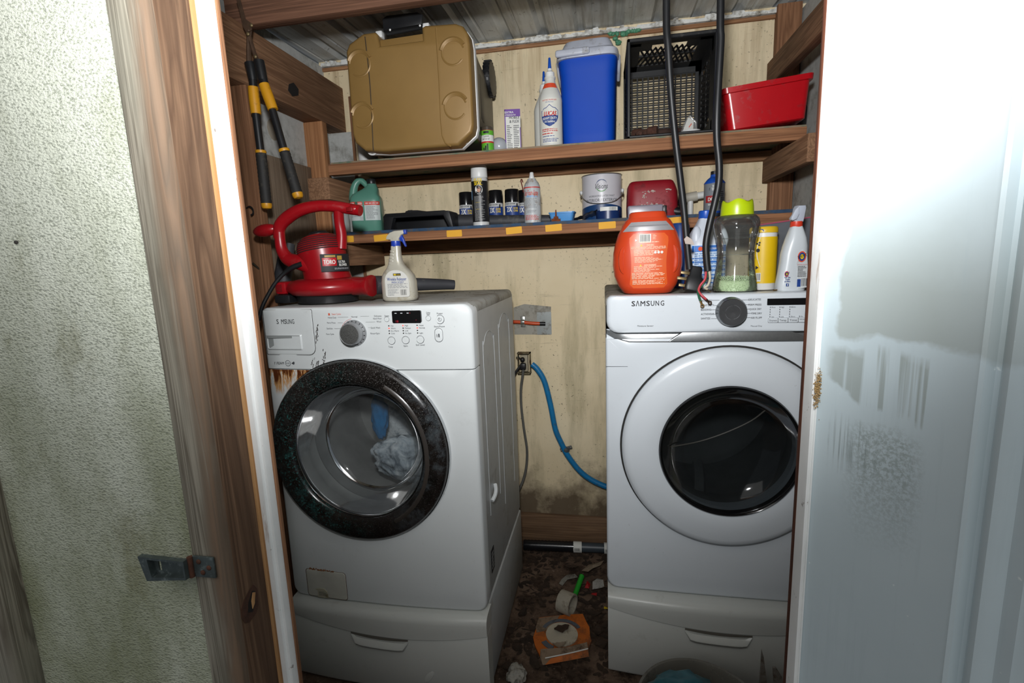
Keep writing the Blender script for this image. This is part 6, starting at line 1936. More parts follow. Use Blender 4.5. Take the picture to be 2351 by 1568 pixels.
# ------------------------------------------------------------------ two heavy cords hanging from the roof
t = thing('power_cord', 'thick black cord with a big four-prong plug hanging from the roof', 'cord', (0.2466,1.56,1.3949))
obj('cord', B().tube([(0.1691, 1.52, 2.32), (0.1709,1.52,2.0516), (0.1765,1.52,1.9747), (0.1875,1.53,1.8538), (0.2037,1.54,1.7274), (0.2201,1.55,1.6203), (0.2321,1.555,1.5342), (0.2396,1.555,1.4587), (0.2499,1.555,1.3718)], .0098, 12, 5), M_BLK, t, world=True)
pq = Vector((0.2641,1.555,1.343))
pm_ = Matrix.Translation(pq) @ Matrix.Rotation(math.radians(10), 4, 'Y') @ Matrix.Rotation(math.radians(-12), 4, 'X')
b = B().loft([[pm_ @ Vector(p) for p in superring(w, d, z, 4, 24)] for z, w, d in ((.036, .030, .022), (.030, .036, .026), (.006, .038, .028), (.0, .050, .034), (-.030, .054, .036), (-.036, .050, .034))])
pl_ = obj('plug', b, M_BLK, t, world=True, smooth=40)
M_BRASS = plain('dull_brass', '#6f5f40', .4, .6, dirt=('#3f331f', .4, 60))
for dz_, dx_, ln in ((.012, -.030, .026), (-.006, -.034, .034), (-.026, -.030, .026)):
    obj('prong', B().box(dx_ - ln / 2, dx_ + ln / 2, -.012, -.007, dz_ - .0045, dz_ + .0045, .001, mat=pm_), M_BRASS, pl_, world=True)
obj('cord_tag', B().poly([(0, 0), (.026, -.004), (.018, .012), (.004, .022), (-.004, .014)], -.012, -.0115).xf(Matrix.Translation(Vector((0.2349,1.555,1.4463)))), plain('torn_tag_paper', '#b8aaa0', .7), t, world=True, smooth=0)

t = thing('bare_wire_cord', 'thick black cord ending in red, white and green wires over the dryer', 'cord', (0.2913,1.52,1.3688))
obj('cord', B().tube([(0.3028, 1.50, 2.32), (0.3054,1.5,2.0273), (0.3081,1.5,1.9742), (0.3055,1.5,1.8778), (0.3036,1.5,1.7899), (0.3065,1.505,1.7235), (0.315,1.51,1.6609), (0.3154,1.51,1.6087), (0.3066,1.515,1.5508), (0.2942,1.515,1.4915), (0.2872,1.515,1.4431), (0.2895,1.515,1.4), (0.2939,1.515,1.3663)], .0098, 12, 5), M_BLK, t, world=True)
for nm, pts, col in (('red_wire', [(0.2887,1.513,1.3715), (0.2868,1.512,1.3442), (0.2741,1.512,1.3258), (0.2688,1.507,1.3099), (0.2762,1.5,1.2976), (0.2892,1.498,1.285)], '#b8343f'), ('green_wire', [(0.2929,1.516,1.3688), (0.2903,1.518,1.3438), (0.28,1.518,1.324), (0.2683,1.512,1.3146), (0.2682,1.502,1.2977), (0.274,1.499,1.2802)], '#1f5a3e'), ('white_wire', [(0.2974,1.515,1.3687), (0.3005,1.515,1.3437), (0.2952,1.516,1.325), (0.287,1.516,1.3189), (0.2947,1.518,1.3135)], '#c2b59f')):
    w = obj(nm, B().tube(pts, .0034, 8, 5), plain(nm + '_insulation', col, .45), t, world=True)
    if nm != 'white_wire':
        e = Vector(pts[-1]); e0 = Vector(pts[-2]); d = (e - e0).normalized()
        cc = e + d * .013
        mt = plain(nm + '_lug_metal', '#9a7a4a' if nm == 'green_wire' else '#4d3a2b', .35, .8)
        lug = B().tube([e - d * .002, e + d * .009], [.0036, .0026], 8, 2)
        lug.lathe([(.0028, -.0008), (.0056, -.0008), (.0056, .0008), (.0028, .0008), (.0028, -.0008)], m=Matrix.Translation(cc) @ YM, seg=16, cap=False)
        obj('ring_lug', lug, mt, w, world=True)
    else:
        obj('bare_end', B().tube([pts[-1], (0.3045,1.518,1.3044)], [.002, .0012], 6, 3), M_BRASS, w, world=True)

# ------------------------------------------------------------------ on the washer
# trigger bottle of wrinkle spray
c = (-0.6614, 1.535, ZW)
t = thing('wrinkle_spray', 'pearly trigger bottle with blue collar and white label on the washer', 'spray bottle', c, (0, 0, 0))
M_PEARL = plain('pearly_plastic', '#b6b2a4', .28, .15, var=.05, dirt=('#8b7a58', .2, 20))
Hs = 1.4773 - ZW
rings = []
for h, w, d, dx in ((0, .100, .058, .001), (.03, .112, .064, .001), (.06, .116, .066, .001), (.35, .115, .066, 0), (.46, .106, .062, -.001), (.54, .088, .054, -.002), (.60, .068, .046, -.003), (.66, .052, .040, -.005), (.74, .043, .036, -.006), (.84, .036, .033, -.005), (.93, .031, .030, -.003), (1.0, .030, .030, -.002)):
    rings.append(superring(w, d, Hs * h, 3.0, 40, (dx, 0)))
obj('body', B().loft(rings), M_PEARL, t, smooth=60)
for k in range(5):
    z = Hs * (.68 + .055 * k)
    obj('grip_ridge', B().ball((-.016 + .002 * k, -.0155, z), (.010, .0045, .0035), 12, Matrix.Rotation(.25, 4, 'Y')), M_PEARL, t)
obj('collar', B().lathe([(.0150, Hs - .002), (.0158, Hs), (.0152, Hs + .016), (0, Hs + .016)], c=(-.002, 0, 0), seg=22), plain('royal_blue_plastic', '#1d3b9c', .35), t)
hd = B().poly([(-.031, Hs + .022), (-.027, Hs + .033), (-.016, Hs + .043), (.000, Hs + .048), (.030, Hs + .049), (.032, Hs + .038), (.022, Hs + .034), (.014, Hs + .024), (.012, Hs + .015), (-.014, Hs + .015), (-.016, Hs + .020)], -.011, .011, .003)
h_ = obj('trigger_head', hd, M_PEARL, t)
obj('nozzle', B().box(.030, .038, -.009, .009, Hs + .036, Hs + .050, .002), plain('royal_blue_plastic_2', '#1d3b9c', .35), h_)
obj('trigger', B().poly([(.012, Hs + .026), (.022, Hs + .034), (.027, Hs + .022), (.034, Hs - .002), (.031, Hs - .004), (.022, Hs + .012), (.014, Hs + .018)], -.005, .005, .002), plain('royal_blue_plastic_3', '#1d3b9c', .35), h_)
lp = rounded(-.030, .052, .014, .100, (.008, .008, .040, .034), 7)
obj('label', B().poly([(p[0] - .004, p[1]) for p in lp], -.0345, -.0325), plain('white_front_label', '#c9c8c2', .5, var=.03), t, smooth=0)
b = B().text('Wrinkle Releaser', .007, .072, .0105, y=-.0349, bold=.02, fit=.066).text('FRESH SCENT', .010, .0615, .0055, y=-.0349, bold=.02, fit=.042)
flatprint('lettering', b, M_NAVY, t)
b = B().quad(-.004, .022, .082, .0895, -.0349).bars(.018, .038, .020, .038, 12, y=-.0349)
flatprint('black_panel', b, M_INK, t)
flatprint('panel_text', B().quad(-.002, .006, .0835, .088, -.0351).text('home', .014, .0858, .004, y=-.0351, fit=.012), M_YELP, t)
flatprint('fine_print', B().lines(-.026, .044, .042, .058, 4, y=-.0349).lines(-.026, .012, .018, .040, 6, y=-.0349), M_GREYPR, t)
obj('rust_ring', B().lathe([(.052, .0005), (.053, .004)], seg=40, cap=False, sy=.56), plain('rust_tide', '#7a4a22', .9, var=.4, vs=60), t, smooth=0)

# leaf blower
t = thing('leaf_blower', 'red electric leaf blower with looped handle on the washer', 'leaf blower', (-0.9288, 1.55, ZW))
M_BRED = plain('dusty_red_plastic', '#920b15', .32, var=.05, dirt=('#80302c', .16, 26))
YB_ = 1.54
# base foot and volute
bc = Vector((-0.9228, YB_, ZW))
obj('foot', B().lathe([(.085, .0005), (.098, .003), (.100, .022), (.104, .030), (0, .030)], c=bc, seg=40), M_BLKP, t, world=True)
obj('foot_pad', B().box(bc.x - .142, bc.x - .085, YB_ - .09, YB_ + .02, ZW + .006, ZW + .034, .006), M_BLKP, t, world=True)
vol = B().lathe([(.0, .026), (.090, .026), (.118, .030), (.134, .042), (.137, .054), (.132, .066), (.118, .076), (.098, .081), (0, .082)], c=bc + Vector((.010, 0, 0)), seg=48)
obj('fan_housing', vol, M_BRED, t, world=True, smooth=60)
obj('latch_block', B().box(bc.x - .140, bc.x - .098, YB_ - .085, YB_ + .05, ZW + .034, ZW + .076, .010), M_BRED, t, world=True)
gb = B()
for k in range(6): gb.box(bc.x - .136, bc.x - .112, YB_ - .0865, YB_ - .084, ZW + .044 + k * .0042, ZW + .046 + k * .0042)
obj('latch_ribs', gb, plain('shadow_red', '#5d0c10', .5), t, world=True, smooth=0)
obj('outlet', B().loft([[(x, YB_ + y - .02, ZW + .052 + z) for y, z in [(.045 * s_ * math.cos(2 * PI * i / 20), .030 * s_ * math.sin(2 * PI * i / 20)) for i in range(20)]] for x, s_ in ((bc.x + .11, 1.0), (bc.x + .150, 1.0), (bc.x + .158, 1.12), (bc.x + .172, 1.18), (bc.x + .174, 1.0))]), M_BRED, t, world=True)
nz = B().tube([(bc.x + .160, YB_ + .02, ZW + .052), (bc.x + .188, YB_ + .065, ZW + .050), (-0.7858,1.68,1.3457), (-0.6838,1.76,1.3415), (-0.6018,1.82,1.3358), (-0.5682,1.84,1.3321)], [.032, .030, .029, .024, .020, .018], 18, 5)
obj('nozzle', nz, M_TUBE, t, world=True)
# motor housing: leaning drum
mb = Vector((bc.x + .006, YB_, ZW + .070)); mt_ = mb + Vector((-.026, .006, .165))
M = axis_m(mb, mt_)
obj('motor_housing', B().lathe([(.078, 0), (.074, .03), (.075, .075), (.078, .10), (.077, .118), (.070, .136), (.055, .150), (.036, .157), (0, .160)], m=M, seg=44), M_BRED, t, world=True, smooth=60)
for k in range(7):
    z = .103 + .0066 * k
    r = next(r0 + (r1 - r0) * (z - z0) / (z1 - z0) for (r0, z0), (r1, z1) in zip(((.078, .10), (.077, .118), (.070, .136), (.055, .150)), ((.077, .118), (.070, .136), (.055, .150), (.036, .157))) if z0 <= z <= z1)
    obj('cooling_slot', B().lathe([(r, z - .0021), (r + .0014, z - .001), (r + .0010, z + .001), (r - .0005, z + .0021)], m=M, seg=40, cap=False), plain('slot_shadow', '#2a0a0b', .8) if k == 0 else bpy.data.materials['slot_shadow'], t, world=True)
obj('top_vent', B().lathe([(.034, .150), (.036, .158), (.028, .166), (0, .167)], m=M, seg=24), M_BLKP, t, world=True)
# shroud that carries the front strut
sh = B().tube([(-1.051,1.505,1.4715), (-1.0279,1.5,1.4477), (-0.9814,1.495,1.4347), (-0.9455,1.492,1.4136), (-0.9302,1.492,1.3819), (-0.929,1.492,1.336)], [.019, .023, .025, .022, .018, .015], 12, 5)
obj('shroud', sh, M_BRED, t, world=True, smooth=60)
hd = B().tube([(-1.0578,1.5,1.5171), (-1.0479,1.5,1.5561), (-1.0175,1.5,1.5825), (-0.9675,1.5,1.6047), (-0.9104,1.51,1.6148), (-0.8549,1.52,1.6112), (-0.8152,1.53,1.6031), (-0.7733,1.53,1.594)], [.016, .020, .021, .0195, .018, .018, .0180, .017], 14, 6)
h_ = obj('handle', hd, M_BRED, t, world=True, smooth=60)
obj('strut', B().tube([(-1.0511,1.5,1.5562), (-1.0533,1.5,1.5141), (-1.0498,1.5,1.4785), (-1.0308,1.5,1.4507), (-0.9911,1.505,1.4349)], [.018, .017, .019, .021, .018], 14, 6), M_BRED, h_, world=True, smooth=60)
obj('strut', B().tube([(-0.8476,1.525,1.6058), (-0.8546,1.535,1.5626), (-0.8539,1.54,1.5207), (-0.8598,1.54,1.4784)], [.016, .0165, .017, .019], 14, 6), M_BRED, h_, world=True, smooth=60)
kq = Vector((-1.1025,1.5,1.546))
obj('grip_knob', B().ball(kq, (.046, .022, .0205), 20, Matrix.Rotation(math.radians(-6), 4, 'Y')), M_BRED, h_, world=True, smooth=60)
kq = Vector((-0.7972,1.53,1.5994))
obj('grip_knob', B().ball(kq, (.026, .020, .0165), 20), M_BRED, h_, world=True, smooth=60)
obj('trigger_switch', B().box(kq.x - .016, kq.x + .006, 1.508, 1.514, kq.z - .008, kq.z + .006, .002), plain('darker_red', '#7a0a10', .4), h_, world=True)
# decal wrapped on the housing
Mi = Matrix.Translation(mb)
da = math.degrees(math.asin(max(-1, (-0.8936 - mb.x) / .0795)))
dz_c = 1.4318 - mb.z
dl = B().patch(.0795, da, da + 76, dz_c - .028, dz_c + .028, c=mb, seg=16)
obj('decal', dl, M_INK, t, world=True)
q = B(); rD = .0800
q.add(B().patch(rD, da + 4, da + 36, dz_c - .010, dz_c + .016, c=mb).v, B().patch(rD, da + 4, da + 36, dz_c - .010, dz_c + .016, c=mb).f)
flatprint('red_panel', q, plain('decal_red', '#b3131c', .35), t, world=True)
flatprint('lettering', B().text('TORO', rD * math.radians(da + 20), dz_c + .003, .0145, wrap=rD + .0004, c=mb, bold=.04, fit=.038).text('ULTRA', rD * math.radians(da + 50), dz_c + .003, .0085, wrap=rD, c=mb, bold=.03, fit=.026).text('BLOWER', rD * math.radians(da + 53), dz_c - .007, .0085, wrap=rD, c=mb, bold=.03, fit=.031), M_PAPER, t, world=True)
q = B().patch(rD + .0002, da + 10, da + 34, dz_c + .018, dz_c + .024, c=mb); q2 = B().patch(rD + .0001, da + 38, da + 50, dz_c + .009, dz_c + .022, c=mb)
flatprint('gold_flash', q.add(q2.v, q2.f), plain('gold_print', '#a98a3a', .5), t, world=True)
flatprint('silver_line', B().lines(rD * math.radians(da + 30), rD * math.radians(da + 70), dz_c - .022, dz_c - .016, 2, wrap=rD, c=mb, fill=.7), M_GREYPR, t, world=True)
obj('cord', B().tube([(-0.9654,1.475,1.4316), (-0.9979,1.47,1.4216), (-1.0284,1.465,1.403), (-1.0569,1.455,1.3732), (-1.0818,1.445,1.3347), (-1.1001,1.435,1.2975), (-1.1149,1.43,1.2553)], [.009, .0085, .0065, .0062, .0062, .0062, .0062], 10, 5), M_BLK, t, world=True)

t = thing('vacuum_tube', 'black ribbed tube standing behind the blower against the wall', 'tube', (-1.2358,1.72,1.28))
b = B()
pts = [(-1.252,1.72,1.2718), (-1.2343,1.73,1.3469), (-1.2197,1.74,1.4131), (-1.21,1.75,1.471), (-1.2061,1.76,1.5125)]
b.tube([(pts[0][0], 1.72, ZW + .003)] + pts[1:], [.034, .034, .033, .030, .029], 16, 5, flat=.8)
obj('tube', b, M_TUBE, t, world=True)
t = thing('thin_rod', 'thin metal rod leaning on the wall behind the blower', 'rod', (-1.2115,1.62,1.4004))
obj('rod', B().tube([(-1.2438,1.6,1.4426), (-1.2062,1.66,1.3634), (-1.1916, 1.69, ZW + .004)], .0035, 8, 4), plain('dull_bronze_rod', '#4b4538', .5, .5), t, world=True)
# dirt on the washer top
b = B(); rr = random.Random(31)
for i in range(70):
    x, y = rr.uniform(-1.0, -.40), rr.uniform(1.42, 2.0)
    b.ball((x, y, WZ1 - .0015), (rr.uniform(.001, .005), rr.uniform(.001, .004), rr.uniform(.0005, .0018)), 6)
obj('debris', b, plain('crumbly_debris', '#3a3027', .95, var=.4, vs=200), washer, kind='stuff', world=True)

# ------------------------------------------------------------------ loppers hung on the left wall
t = thing('loppers', 'long-handled loppers with black and yellow grips hung on the left stud', 'loppers', (-1.1188,1.585,2.0182))
M_OX = plain('rusted_blade_steel', '#4f3b2c', .7, .4, var=.3, vs=50)
M_AMB = plain('amber_yellow_grip', '#c48a16', .45, dirt=('#7d5a1a', .2, 30))
M_GRIP = plain('black_rubber_grip', '#1e1d1c', .7, bump=.3, bscale=120, dirt=('#4a453c', .25, 40))
def arm(nm, u, ferr, amber, tube_, grip, ring):
    a = obj(nm, B().tube([P_ for P_ in tube_], .0125, 12, 3), M_BLKP, t, world=True)
    obj('ferrule', B().tube(ferr, [.017, .0165, .014], 12, 3), M_BLKP, a, world=True)
    obj('amber_sleeve', B().tube(amber, [.0165, .0175, .0165], 12, 3), M_AMB, a, world=True)
    g = Vector(grip[0]); e = Vector(grip[-1]); d = (e - g)
    gb = B().lathe([(.0145, 0)] + [(.0165 + (.0012 if k % 2 else 0), d.length * (k + 1) / 26) for k in range(24)] + [(.0165, d.length)], m=axis_m(g, e), seg=14)
    obj('grip', gb, M_GRIP, a, world=True)
    obj('end_ring', B().lathe([(.0175, -.006), (.0178, 0), (.0168, .003)], m=axis_m(g, e), seg=14, cap=False), M_AMB, a, world=True)
    obj('end_cap', B().lathe([(.0178, -.004), (.0175, .006), (.014, .013), (0, .016)], m=axis_m(e, e + d), seg=14), M_AMB, a, world=True)
arm('handle_arm', 0, [(-1.1522,1.585,2.0957), (-1.1486,1.585,2.0751), (-1.1468,1.585,2.0412)], [(-1.1496,1.585,2.0211), (-1.15,1.585,1.9829), (-1.1499,1.585,1.936)], [(-1.1451,1.585,2.0882), (-1.1503,1.585,1.9802), (-1.1502,1.585,1.8971), (-1.1489,1.585,1.8098)], [(-1.1485,1.585,1.8126), (-1.1499,1.585,1.6397)], 0)
arm('handle_arm', 0, [(-1.1106,1.575,2.0945), (-1.1074,1.575,2.0703), (-1.1027,1.575,2.0337)], [(-1.1011,1.575,2.0214), (-1.0901,1.575,1.9826), (-1.0778,1.575,1.9408)], [(-1.1092,1.575,2.0811), (-1.0901,1.575,1.9826), (-1.0719,1.575,1.8992), (-1.0539,1.575,1.8107)], [(-1.0527,1.575,1.8078), (-1.0212,1.575,1.6659)], 0)
b = B().poly([(p[0], p[2]) for p in ((-1.17,1.585,2.2887), (-1.1578,1.585,2.2949), (-1.145,1.585,2.2272), (-1.1232,1.585,2.2103), (-1.1273,1.585,2.1925), (-1.145,1.585,2.1813), (-1.1576,1.585,2.2064), (-1.1599,1.585,2.2355))], 1.578, 1.582, .001)
obj('blade', b, M_OX, t, world=True, smooth=0)
obj('hook_jaw', B().tube([(-1.1495,1.588,2.212), (-1.1426,1.588,2.169), (-1.1303,1.585,2.1241), (-1.1176,1.58,2.0944)], [.009, .007, .007, .008], 8, 4).tube([(-1.1379,1.588,2.2028), (-1.1493,1.588,2.1565), (-1.156,1.588,2.0971)], [.008, .007, .009], 8, 4), M_OX, t, world=True)
for q in ((-1.122,1.574,2.203), (-1.1383,1.574,2.1788), (-1.1193,1.572,2.1076)):
    obj('pivot_bolt', B().ball(q, (.006, .004, .006), 10), plain('worn_bolt', '#7a6a4c', .5, .6), t, world=True)
obj('nail', B().tube([(-1.1308,1.57,2.1868), (-1.1668,1.62,2.2112)], .0025, 6, 2), M_OX, wl, world=True)
hk = B().tube([(-1.2506,1.612,1.636), (-1.2246,1.595,1.6389), (-1.21,1.59,1.6288), (-1.2103,1.59,1.6139), (-1.2197,1.59,1.6085)], .0028, 6, 4)
t = thing('wall_hook', 'small black wire hook on the left stud beside the blower handle', 'hook', (-1.232,1.6,1.6264))
obj('wire', hk, M_BLK, t, world=True)
obj('mud_chip', B().ball((-0.8899,0.624,1.4752), (.004, .002, .0028), 8), plain('dark_mud', '#3d3a36', .95), wf)

# ------------------------------------------------------------------ floor
t = thing('floor_conduit', 'dark plastic-wrapped pipe lying across the floor against the back wall', 'pipe', (-0.1922,2.22,-0.0062))
q0, q1 = Vector((-0.4109,2.1107,0.028)), Vector((0.0217,2.2142,0.028))
q0.y = min(q0.y, 2.24); q1.y = min(q1.y, 2.24)
b = B(); n = 34
q0 = Vector((-.40, 2.205, .028)); q1 = Vector((.02, 2.225, .028))
qm = q0.lerp(q1, .60)
L = (qm - q0).length
obj('wrapped_end', B().lathe([(.024, 0)] + [(.0245 + (.0018 if k % 2 else 0), L * k / 30) for k in range(31)] + [(.0, L)], m=axis_m(q0, qm), seg=16), plain('glossy_black_wrap', '#1b1c1f', .15, var=.2), t, world=True, smooth=60)
obj('pipe', B().lathe([(.023, 0), (.023, (q1 - qm).length), (0, (q1 - qm).length)], m=axis_m(qm, q1), seg=20), plain('blue_grey_pipe', '#3d454c', .4, var=.15), t, world=True)
for f_, w_ in ((.58, .040), (.93, .030)):
    p = q0.lerp(q1, f_)
    lb_ = obj('label', B().lathe([(.0262, 0), (.0262, w_)], m=axis_m(p, q1), seg=20, cap=False), M_PAPER, t, world=True)
    bb = B().bars(0, w_ * .7, -.008, .006, 12)
    d = (q1 - q0).normalized()
    mm = Matrix.Translation(p + d * .006 + Vector((0, -.0268, .004)))
    flatprint('barcode', bb.xf(mm), M_INK, lb_, world=True)

c = (-0.1581,1.7958,0.043)
t = thing('tape_core', 'empty white cardboard tape core standing on the littered floor', 'cardboard ring', (c[0], c[1], .043), (0, 0, -.42))
obj('ring', B().lathe([(.036, -.028), (.043, -.028), (.043, .028), (.036, .028), (.036, -.028)], m=Matrix.Rotation(PI / 2, 4, 'Y'), seg=32, cap=False), plain('grey_cardboard', '#a39c8d', .85, dirt=('#6b6151', .35, 30)), t)
a, b_ = Vector((-0.1046,1.9736,0.045)), Vector((-0.1333,1.8722,0.012))
t = thing('plastic_stick', 'bright green ribbed plastic stick behind the tape core', 'stick', tuple(b_))
obj('grip', B().lathe([(0, 0), (.010, .001)] + [(.0105 + (.001 if k % 2 else 0), (a - b_).length * k / 16) for k in range(1, 16)] + [(.0115, (a - b_).length), (0, (a - b_).length)], m=axis_m(b_, a), seg=14), plain('bright_green_plastic', '#1f9a2a', .5), t, world=True)

# crushed orange package
c = (-0.1651,1.6372,0.01)
t = thing('orange_package', 'crushed orange paper packet with a white oval on the dirty floor', 'packet', (c[0], c[1], 0))
M_OPK = plain('dirty_orange_card', '#c2641a', .6, var=.12, vs=10, dirt=('#5a4330', .45, 14))
M_TAN = plain('tan_card', '#8a7560', .75, dirt=('#4a3c30', .4, 20))
base = [(-0.2649,1.7361,0.01), (-0.2229,1.7491,0.01), (-0.1584,1.7677,0.01), (-0.0934,1.7814,0.01), (-0.0782,1.7398,0.01), (-0.0656,1.7135,0.01), (-0.061,1.6647,0.01), (-0.0556,1.6438,0.01), (-0.0641,1.6048,0.01), (-0.0979,1.5878,0.01), (-0.1593,1.5671,0.01), (-0.236,1.5483,0.01), (-0.2612,1.5939,0.01), (-0.2729,1.631,0.01), (-0.267,1.6859,0.01)]
obj('card', B().poly([(p[0], p[1]) for p in base], .004, .012, axis='z'), M_OPK, t, world=True, smooth=0)
corner = [(-0.2644,1.7324,0.013), (-0.1837,1.758,0.013), (-0.2015,1.7098,0.013), (-0.2342,1.6684,0.013), (-0.2628,1.6554,0.013), (-0.2697,1.6819,0.013)]
obj('tan_corner', B().poly([(p[0], p[1]) for p in corner], .0118, .0135, axis='z'), M_TAN, t, world=True, smooth=0)
oc = Vector((-0.1667,1.6584,0.016))
ox, oy = abs((-0.1065,1.6667,0.016)[0] - (-0.227,1.6501,0.016)[0]) / 2, abs((-0.1717,1.7196,0.016)[1] - (-0.1619,1.6009,0.016)[1]) / 2
el = lambda k, a0, a1, n: [(oc.x + ox * k * math.cos(math.radians(a0 + (a1 - a0) * i / n)), oc.y + oy * k * math.sin(math.radians(a0 + (a1 - a0) * i / n))) for i in range(n + 1)]
obj('white_oval', B().poly(el(1, 0, 350, 34), .012, .0165, axis='z'), plain('dirty_white_card', '#bdb5a3', .7, dirt=('#6e6250', .3, 22)), t, world=True, smooth=0)
obj('grey_arc', B().poly(el(1.36, 35, 160, 16) + el(1.12, 160, 35, 16), .0118, .0148, axis='z'), plain('blue_grey_card', '#59606a', .6, dirt=('#37322c', .4, 25)), t, world=True, smooth=0)
obj('grey_arc', B().poly(el(1.45, 215, 250, 8) + el(1.12, 250, 215, 8), .0118, .0148, axis='z'), bpy.data.materials['blue_grey_card'], t, world=True, smooth=0)
fp = [(-0.2361,1.5648,0.024), (-0.1445,1.5835,0.026), (-0.0704,1.6141,0.03), (-0.0614,1.5667,0.012), (-0.1419,1.5424,0.006), (-0.2224,1.5137,0.006), (-0.2351,1.5422,0.012)]
v = [Vector(p) for p in fp]
obj('folded_flap', B().loft([v, [p + Vector((0, .004, -.004)) for p in v]]), M_TAN, t, world=True, smooth=0)
fp = [(-0.1954,1.5374,0.016), (-0.0665,1.5885,0.024), (-0.0614,1.5664,0.014), (-0.1418,1.5422,0.008), (-0.2132,1.5147,0.008)]
v = [Vector(p) + Vector((0, -.004, .003)) for p in fp]
obj('orange_flap', B().loft([v, [p + Vector((0, .002, -.002)) for p in v]]), M_OPK, t, world=True, smooth=0)
obj('white_edge', B().tube([v[0] + Vector((-.02, -.002, .0)), (v[0] + v[1]) / 2 + Vector((0, -.001, .003)), v[1] + Vector((0, 0, .002))], .0022, 6, 3), M_PAPER, t, world=True)

M_BP = plain('beige_scrap', '#8b7c69', .85, dirt=('#544838', .4, 25))
M_LEAF = plain('dead_leaf_brown', '#3c2b20', .85, var=.4, vs=30)
def leaf(b, c, L, w, a, rr, curl=.3):
    ca, sa = math.cos(a), math.sin(a)
    n = 5; v = []
    tip = rr.uniform(-curl, curl); tz = rr.uniform(0, curl * 1.5)
    for i in range(n + 1):
        tt = i / n
        ww = w * math.sin(PI * min(.97, tt * .92 + .06)) * rr.uniform(.75, 1.15)
        for s_ in (-1, 0, 1):
            x, y = L * (tt - .5), ww * s_
            z = abs(s_) * w * curl * rr.uniform(.3, 1) + L * tz * (tt - .5) ** 2 * 2 + .001
            v.append((c[0] + x * ca - y * sa, c[1] + x * sa + y * ca, c[2] + z))
    f = []
    for i in range(n):
        for s_ in (0, 1): f.append((i * 3 + s_, i * 3 + s_ + 1, i * 3 + s_ + 4, i * 3 + s_ + 3))
    b.add(v, f)
rr = random.Random(77)
spots = [(-0.0073,2.1636,0.006), (-0.0788,2.1039,0.006), (-0.162,2.0868,0.006), (-0.2385,1.8941,0.006), (-0.2607,1.8151,0.006), (-0.1682,1.6776,0.0185), (-0.1705,1.5906,0.022), (-0.2506,1.5157,0.004), (-0.3334,1.7566,0.004), (-0.0524,1.7946,0.004), (-0.084,1.8545,0.004), (-0.3453,1.4927,0.004), (-0.034,1.6978,0.004), (-0.0206,1.6387,0.004)]
lit = B()
for i, p in enumerate(spots):
    if i in (5, 6):
        b = B(); leaf(b, (0, 0, 0), (.062, .05)[i - 5], (.02, .014)[i - 5], 0, rr)
        o = obj('dead_leaf', b, (M_LEAF, M_BP)[i - 5], smooth=80)
        o.location = p; o.rotation_euler = (0, 0, (.5, .3)[i - 5])
        tag(o, ('dark curled dead leaf lying on the packet\'s white oval', 'grey-brown dead leaf at the front edge of the packet\'s white oval')[i - 5], 'leaf')
    else:
        leaf(lit, p, rr.uniform(.045, .075), rr.uniform(.012, .02), rr.uniform(0, 6.28), rr)
b = lit; rr = random.Random(5)
for i in range(900):
    x, y = rr.uniform(-.375, .02), rr.uniform(1.30, 2.26)
    dens = noise.noise(Vector((x * 6, y * 5, 1.7))) + .25 * (x > -.12) + .1
    if dens < rr.uniform(-.1, .35): continue
    leaf(b, (x, y, .0005), rr.uniform(.008, .045), rr.uniform(.002, .014), rr.uniform(0, 6.28), rr, .10)
o = obj('floor_litter', b, plain('crumbled_leaf_mould', '#3a2c21', .9, var=.6, vs=18), smooth=0)
tag(o, 'crumbled dark leaf litter scattered over the floor between the machines', 'leaf litter', kind='stuff')
def scrap(u3, pts, m, label, nm='paper_scrap', cat='paper', lift=.01):
    c = Vector(u3)
    b = B(); rr_ = random.Random(int(c.x * 1e4)); n = len(pts)
    v = [(x, y, lift * rr_.random() + .002) for x, y in pts] + [(0, 0, lift)]
    b.add(v, [(i, (i + 1) % n, n) for i in range(n)])
    o = obj(nm, b, m, smooth=0); o.location = c
    tag(o, label, cat); return o
M_GP = plain('grimy_paper', '#86847c', .8, dirt=('#4e483e', .5, 25))
scrap((-0.1688,1.9846,0.004), [(-.035, -.03), (-.02, -.035), (-.01, -.005), (.02, .02), (.045, .03), (.03, .045), (-.005, .03), (-.025, .0)], M_GP, 'grey torn paper strip on the floor left of the green handle')
scrap((-0.0603,2.0809,0.012), [(-.05, -.03), (-.02, -.045), (.0, -.015), (.035, .01), (.05, .05), (.02, .045), (-.02, .02)], M_BP, 'beige torn scrap on the floor below the barcode pipe', lift=.018)
scrap((-0.0335,1.9552,0.006), [(-.025, -.02), (.005, -.03), (.025, -.01), (.02, .025), (-.005, .035), (-.025, .015)], plain('white_scrap', '#a9a7a2', .8, dirt=('#5e574c', .4, 40)), 'crumpled white scrap beside the dryer corner', lift=.025)
scrap((-0.0798,1.9491,0.006), [(-.012, -.015), (.006, -.018), (.012, .012), (-.002, .02)], plain('red_scrap', '#a11a1e', .4), 'small shiny red wrapper bit right of the green handle', 'wrapper', 'wrapper', .022)
scrap((-0.053,1.9074,0.006), [(-.012, -.006), (.012, -.008), (.014, .006), (-.006, .008)], bpy.data.materials['red_scrap'], 'tiny red wrapper bit nearest the dryer pedestal', 'wrapper', 'wrapper', .008)
scrap((-0.0025,1.8264,0.006), [(-.008, -.006), (.008, -.005), (.006, .008), (-.006, .007)], M_YELP, 'tiny yellow chip at the foot of the dryer pedestal', 'chip', 'chip', .006)
c = (-0.304,1.4478,0.02)
t = thing('tissue_wad', 'crumpled dirty white tissue wad beside the washer pedestal', 'tissue', (c[0], c[1], 0))
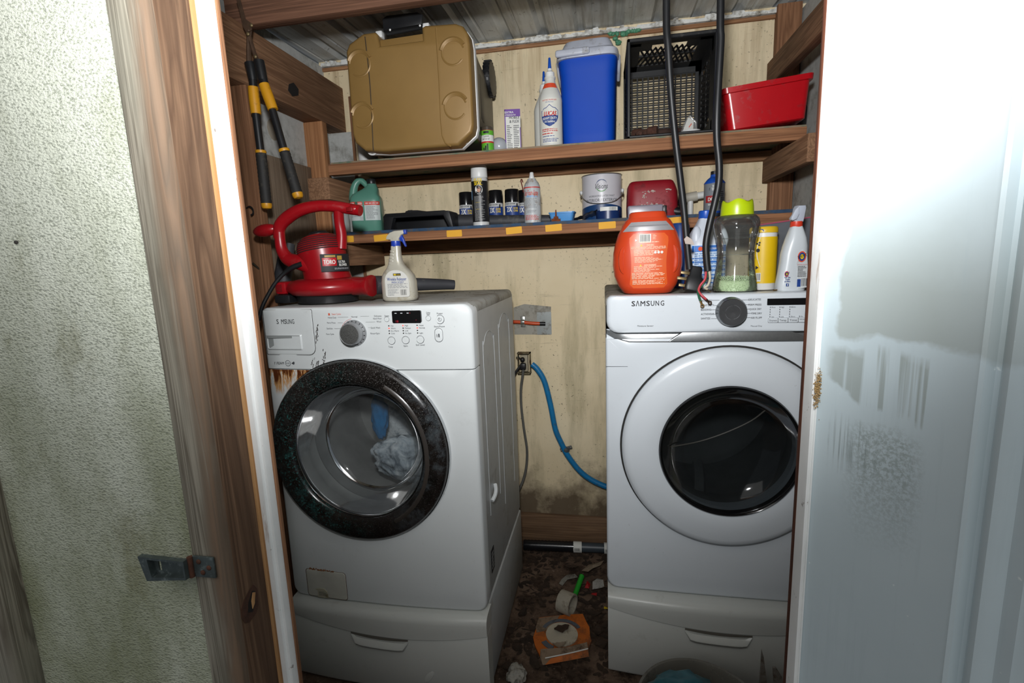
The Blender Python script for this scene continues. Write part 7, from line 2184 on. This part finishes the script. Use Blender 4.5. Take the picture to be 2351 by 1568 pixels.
obj('wad', lump((.0, 0, .022), (.032, .035, .022), .38, 2.0, 2.0), plain('soiled_tissue', '#a29f96', .9, dirt=('#3c3328', .5, 35), bump=.6, bscale=60), t, smooth=60)

# ------------------------------------------------------------------ in front of the dryer pedestal
rp = Vector((0.2424,1.3495,0.24))
R_ = .165
cb = Vector((rp.x, rp.y - R_, 0))
t = thing('plastic_tub', 'round smoky clear plastic tub on the floor before the dryer pedestal', 'tub', tuple(cb))
obj('tub', B().lathe([(.12, .002), (.125, .004), (R_ - .010, .225), (R_ - .002, .228), (R_ + .002, .234), (R_, .240), (R_ - .006, .238), (R_ - .012, .228), (.12, .008), (0, .008)], seg=56, cap=False), plain('smoky_tub_plastic', '#6b6860', .25, var=.12, dirt=('#3f3c35', .3, 18)), t)
c2 = Vector((0.1949,1.2722,0.235))
t = thing('teal_cloth', 'crumpled dark teal waterproof cloth filling the plastic tub', 'cloth', (cb.x - .02, cb.y - .0, .01))
obj('cloth', lump((-.025, -.01, .205), (.120, .112, .088), .22, 2.4, 6.0), plain('dark_teal_cloth', '#1a5660', .35, var=.3, vs=12, bump=.5, bscale=40), t, smooth=80)
t = thing('shears', 'rusty old shears standing upright by the right jamb', 'shears', (0.4828, 1.42, 0))
M_OLD = plain('old_grey_steel', '#8d877f', .55, .2, var=.2, vs=40, dirt=('#5a4433', .35, 30))
b = B().poly([(p[0], p[2]) for p in ((0.4576,1.42,0.2353), (0.4648,1.42,0.2094), (0.4772,1.42,0.1207), (0.4849,1.42,0.0576), (0.4627,1.42,0.0543), (0.4564,1.42,0.1178))], 1.416, 1.421, .001)
obj('blade', b, M_OLD, t, world=True, smooth=0)
b = B().poly([(p[0], p[2]) for p in ((0.4849,1.4,0.1945), (0.4945,1.4,0.1943), (0.5128,1.4,0.1627), (0.5165,1.4,0.135), (0.5094,1.4,0.0814), (0.4853,1.4,0.0779), (0.4896,1.4,0.1447))], 1.398, 1.404, .001)
obj('blade', b, M_OLD, t, world=True, smooth=0)
q = (0.486,1.41,0.0755)
obj('pivot', B().ball(q, (.011, .018, .011), 12), M_OLD, t, world=True)
for dx in (-.02, .03):
    obj('handle', B().tube([(q[0], 1.41, q[2]), (q[0] + dx * .6, 1.41, q[2] * .5), (q[0] + dx, 1.41, .004)], .009, 10, 4), plain('worn_black_handle', '#24211f', .6), t, world=True)
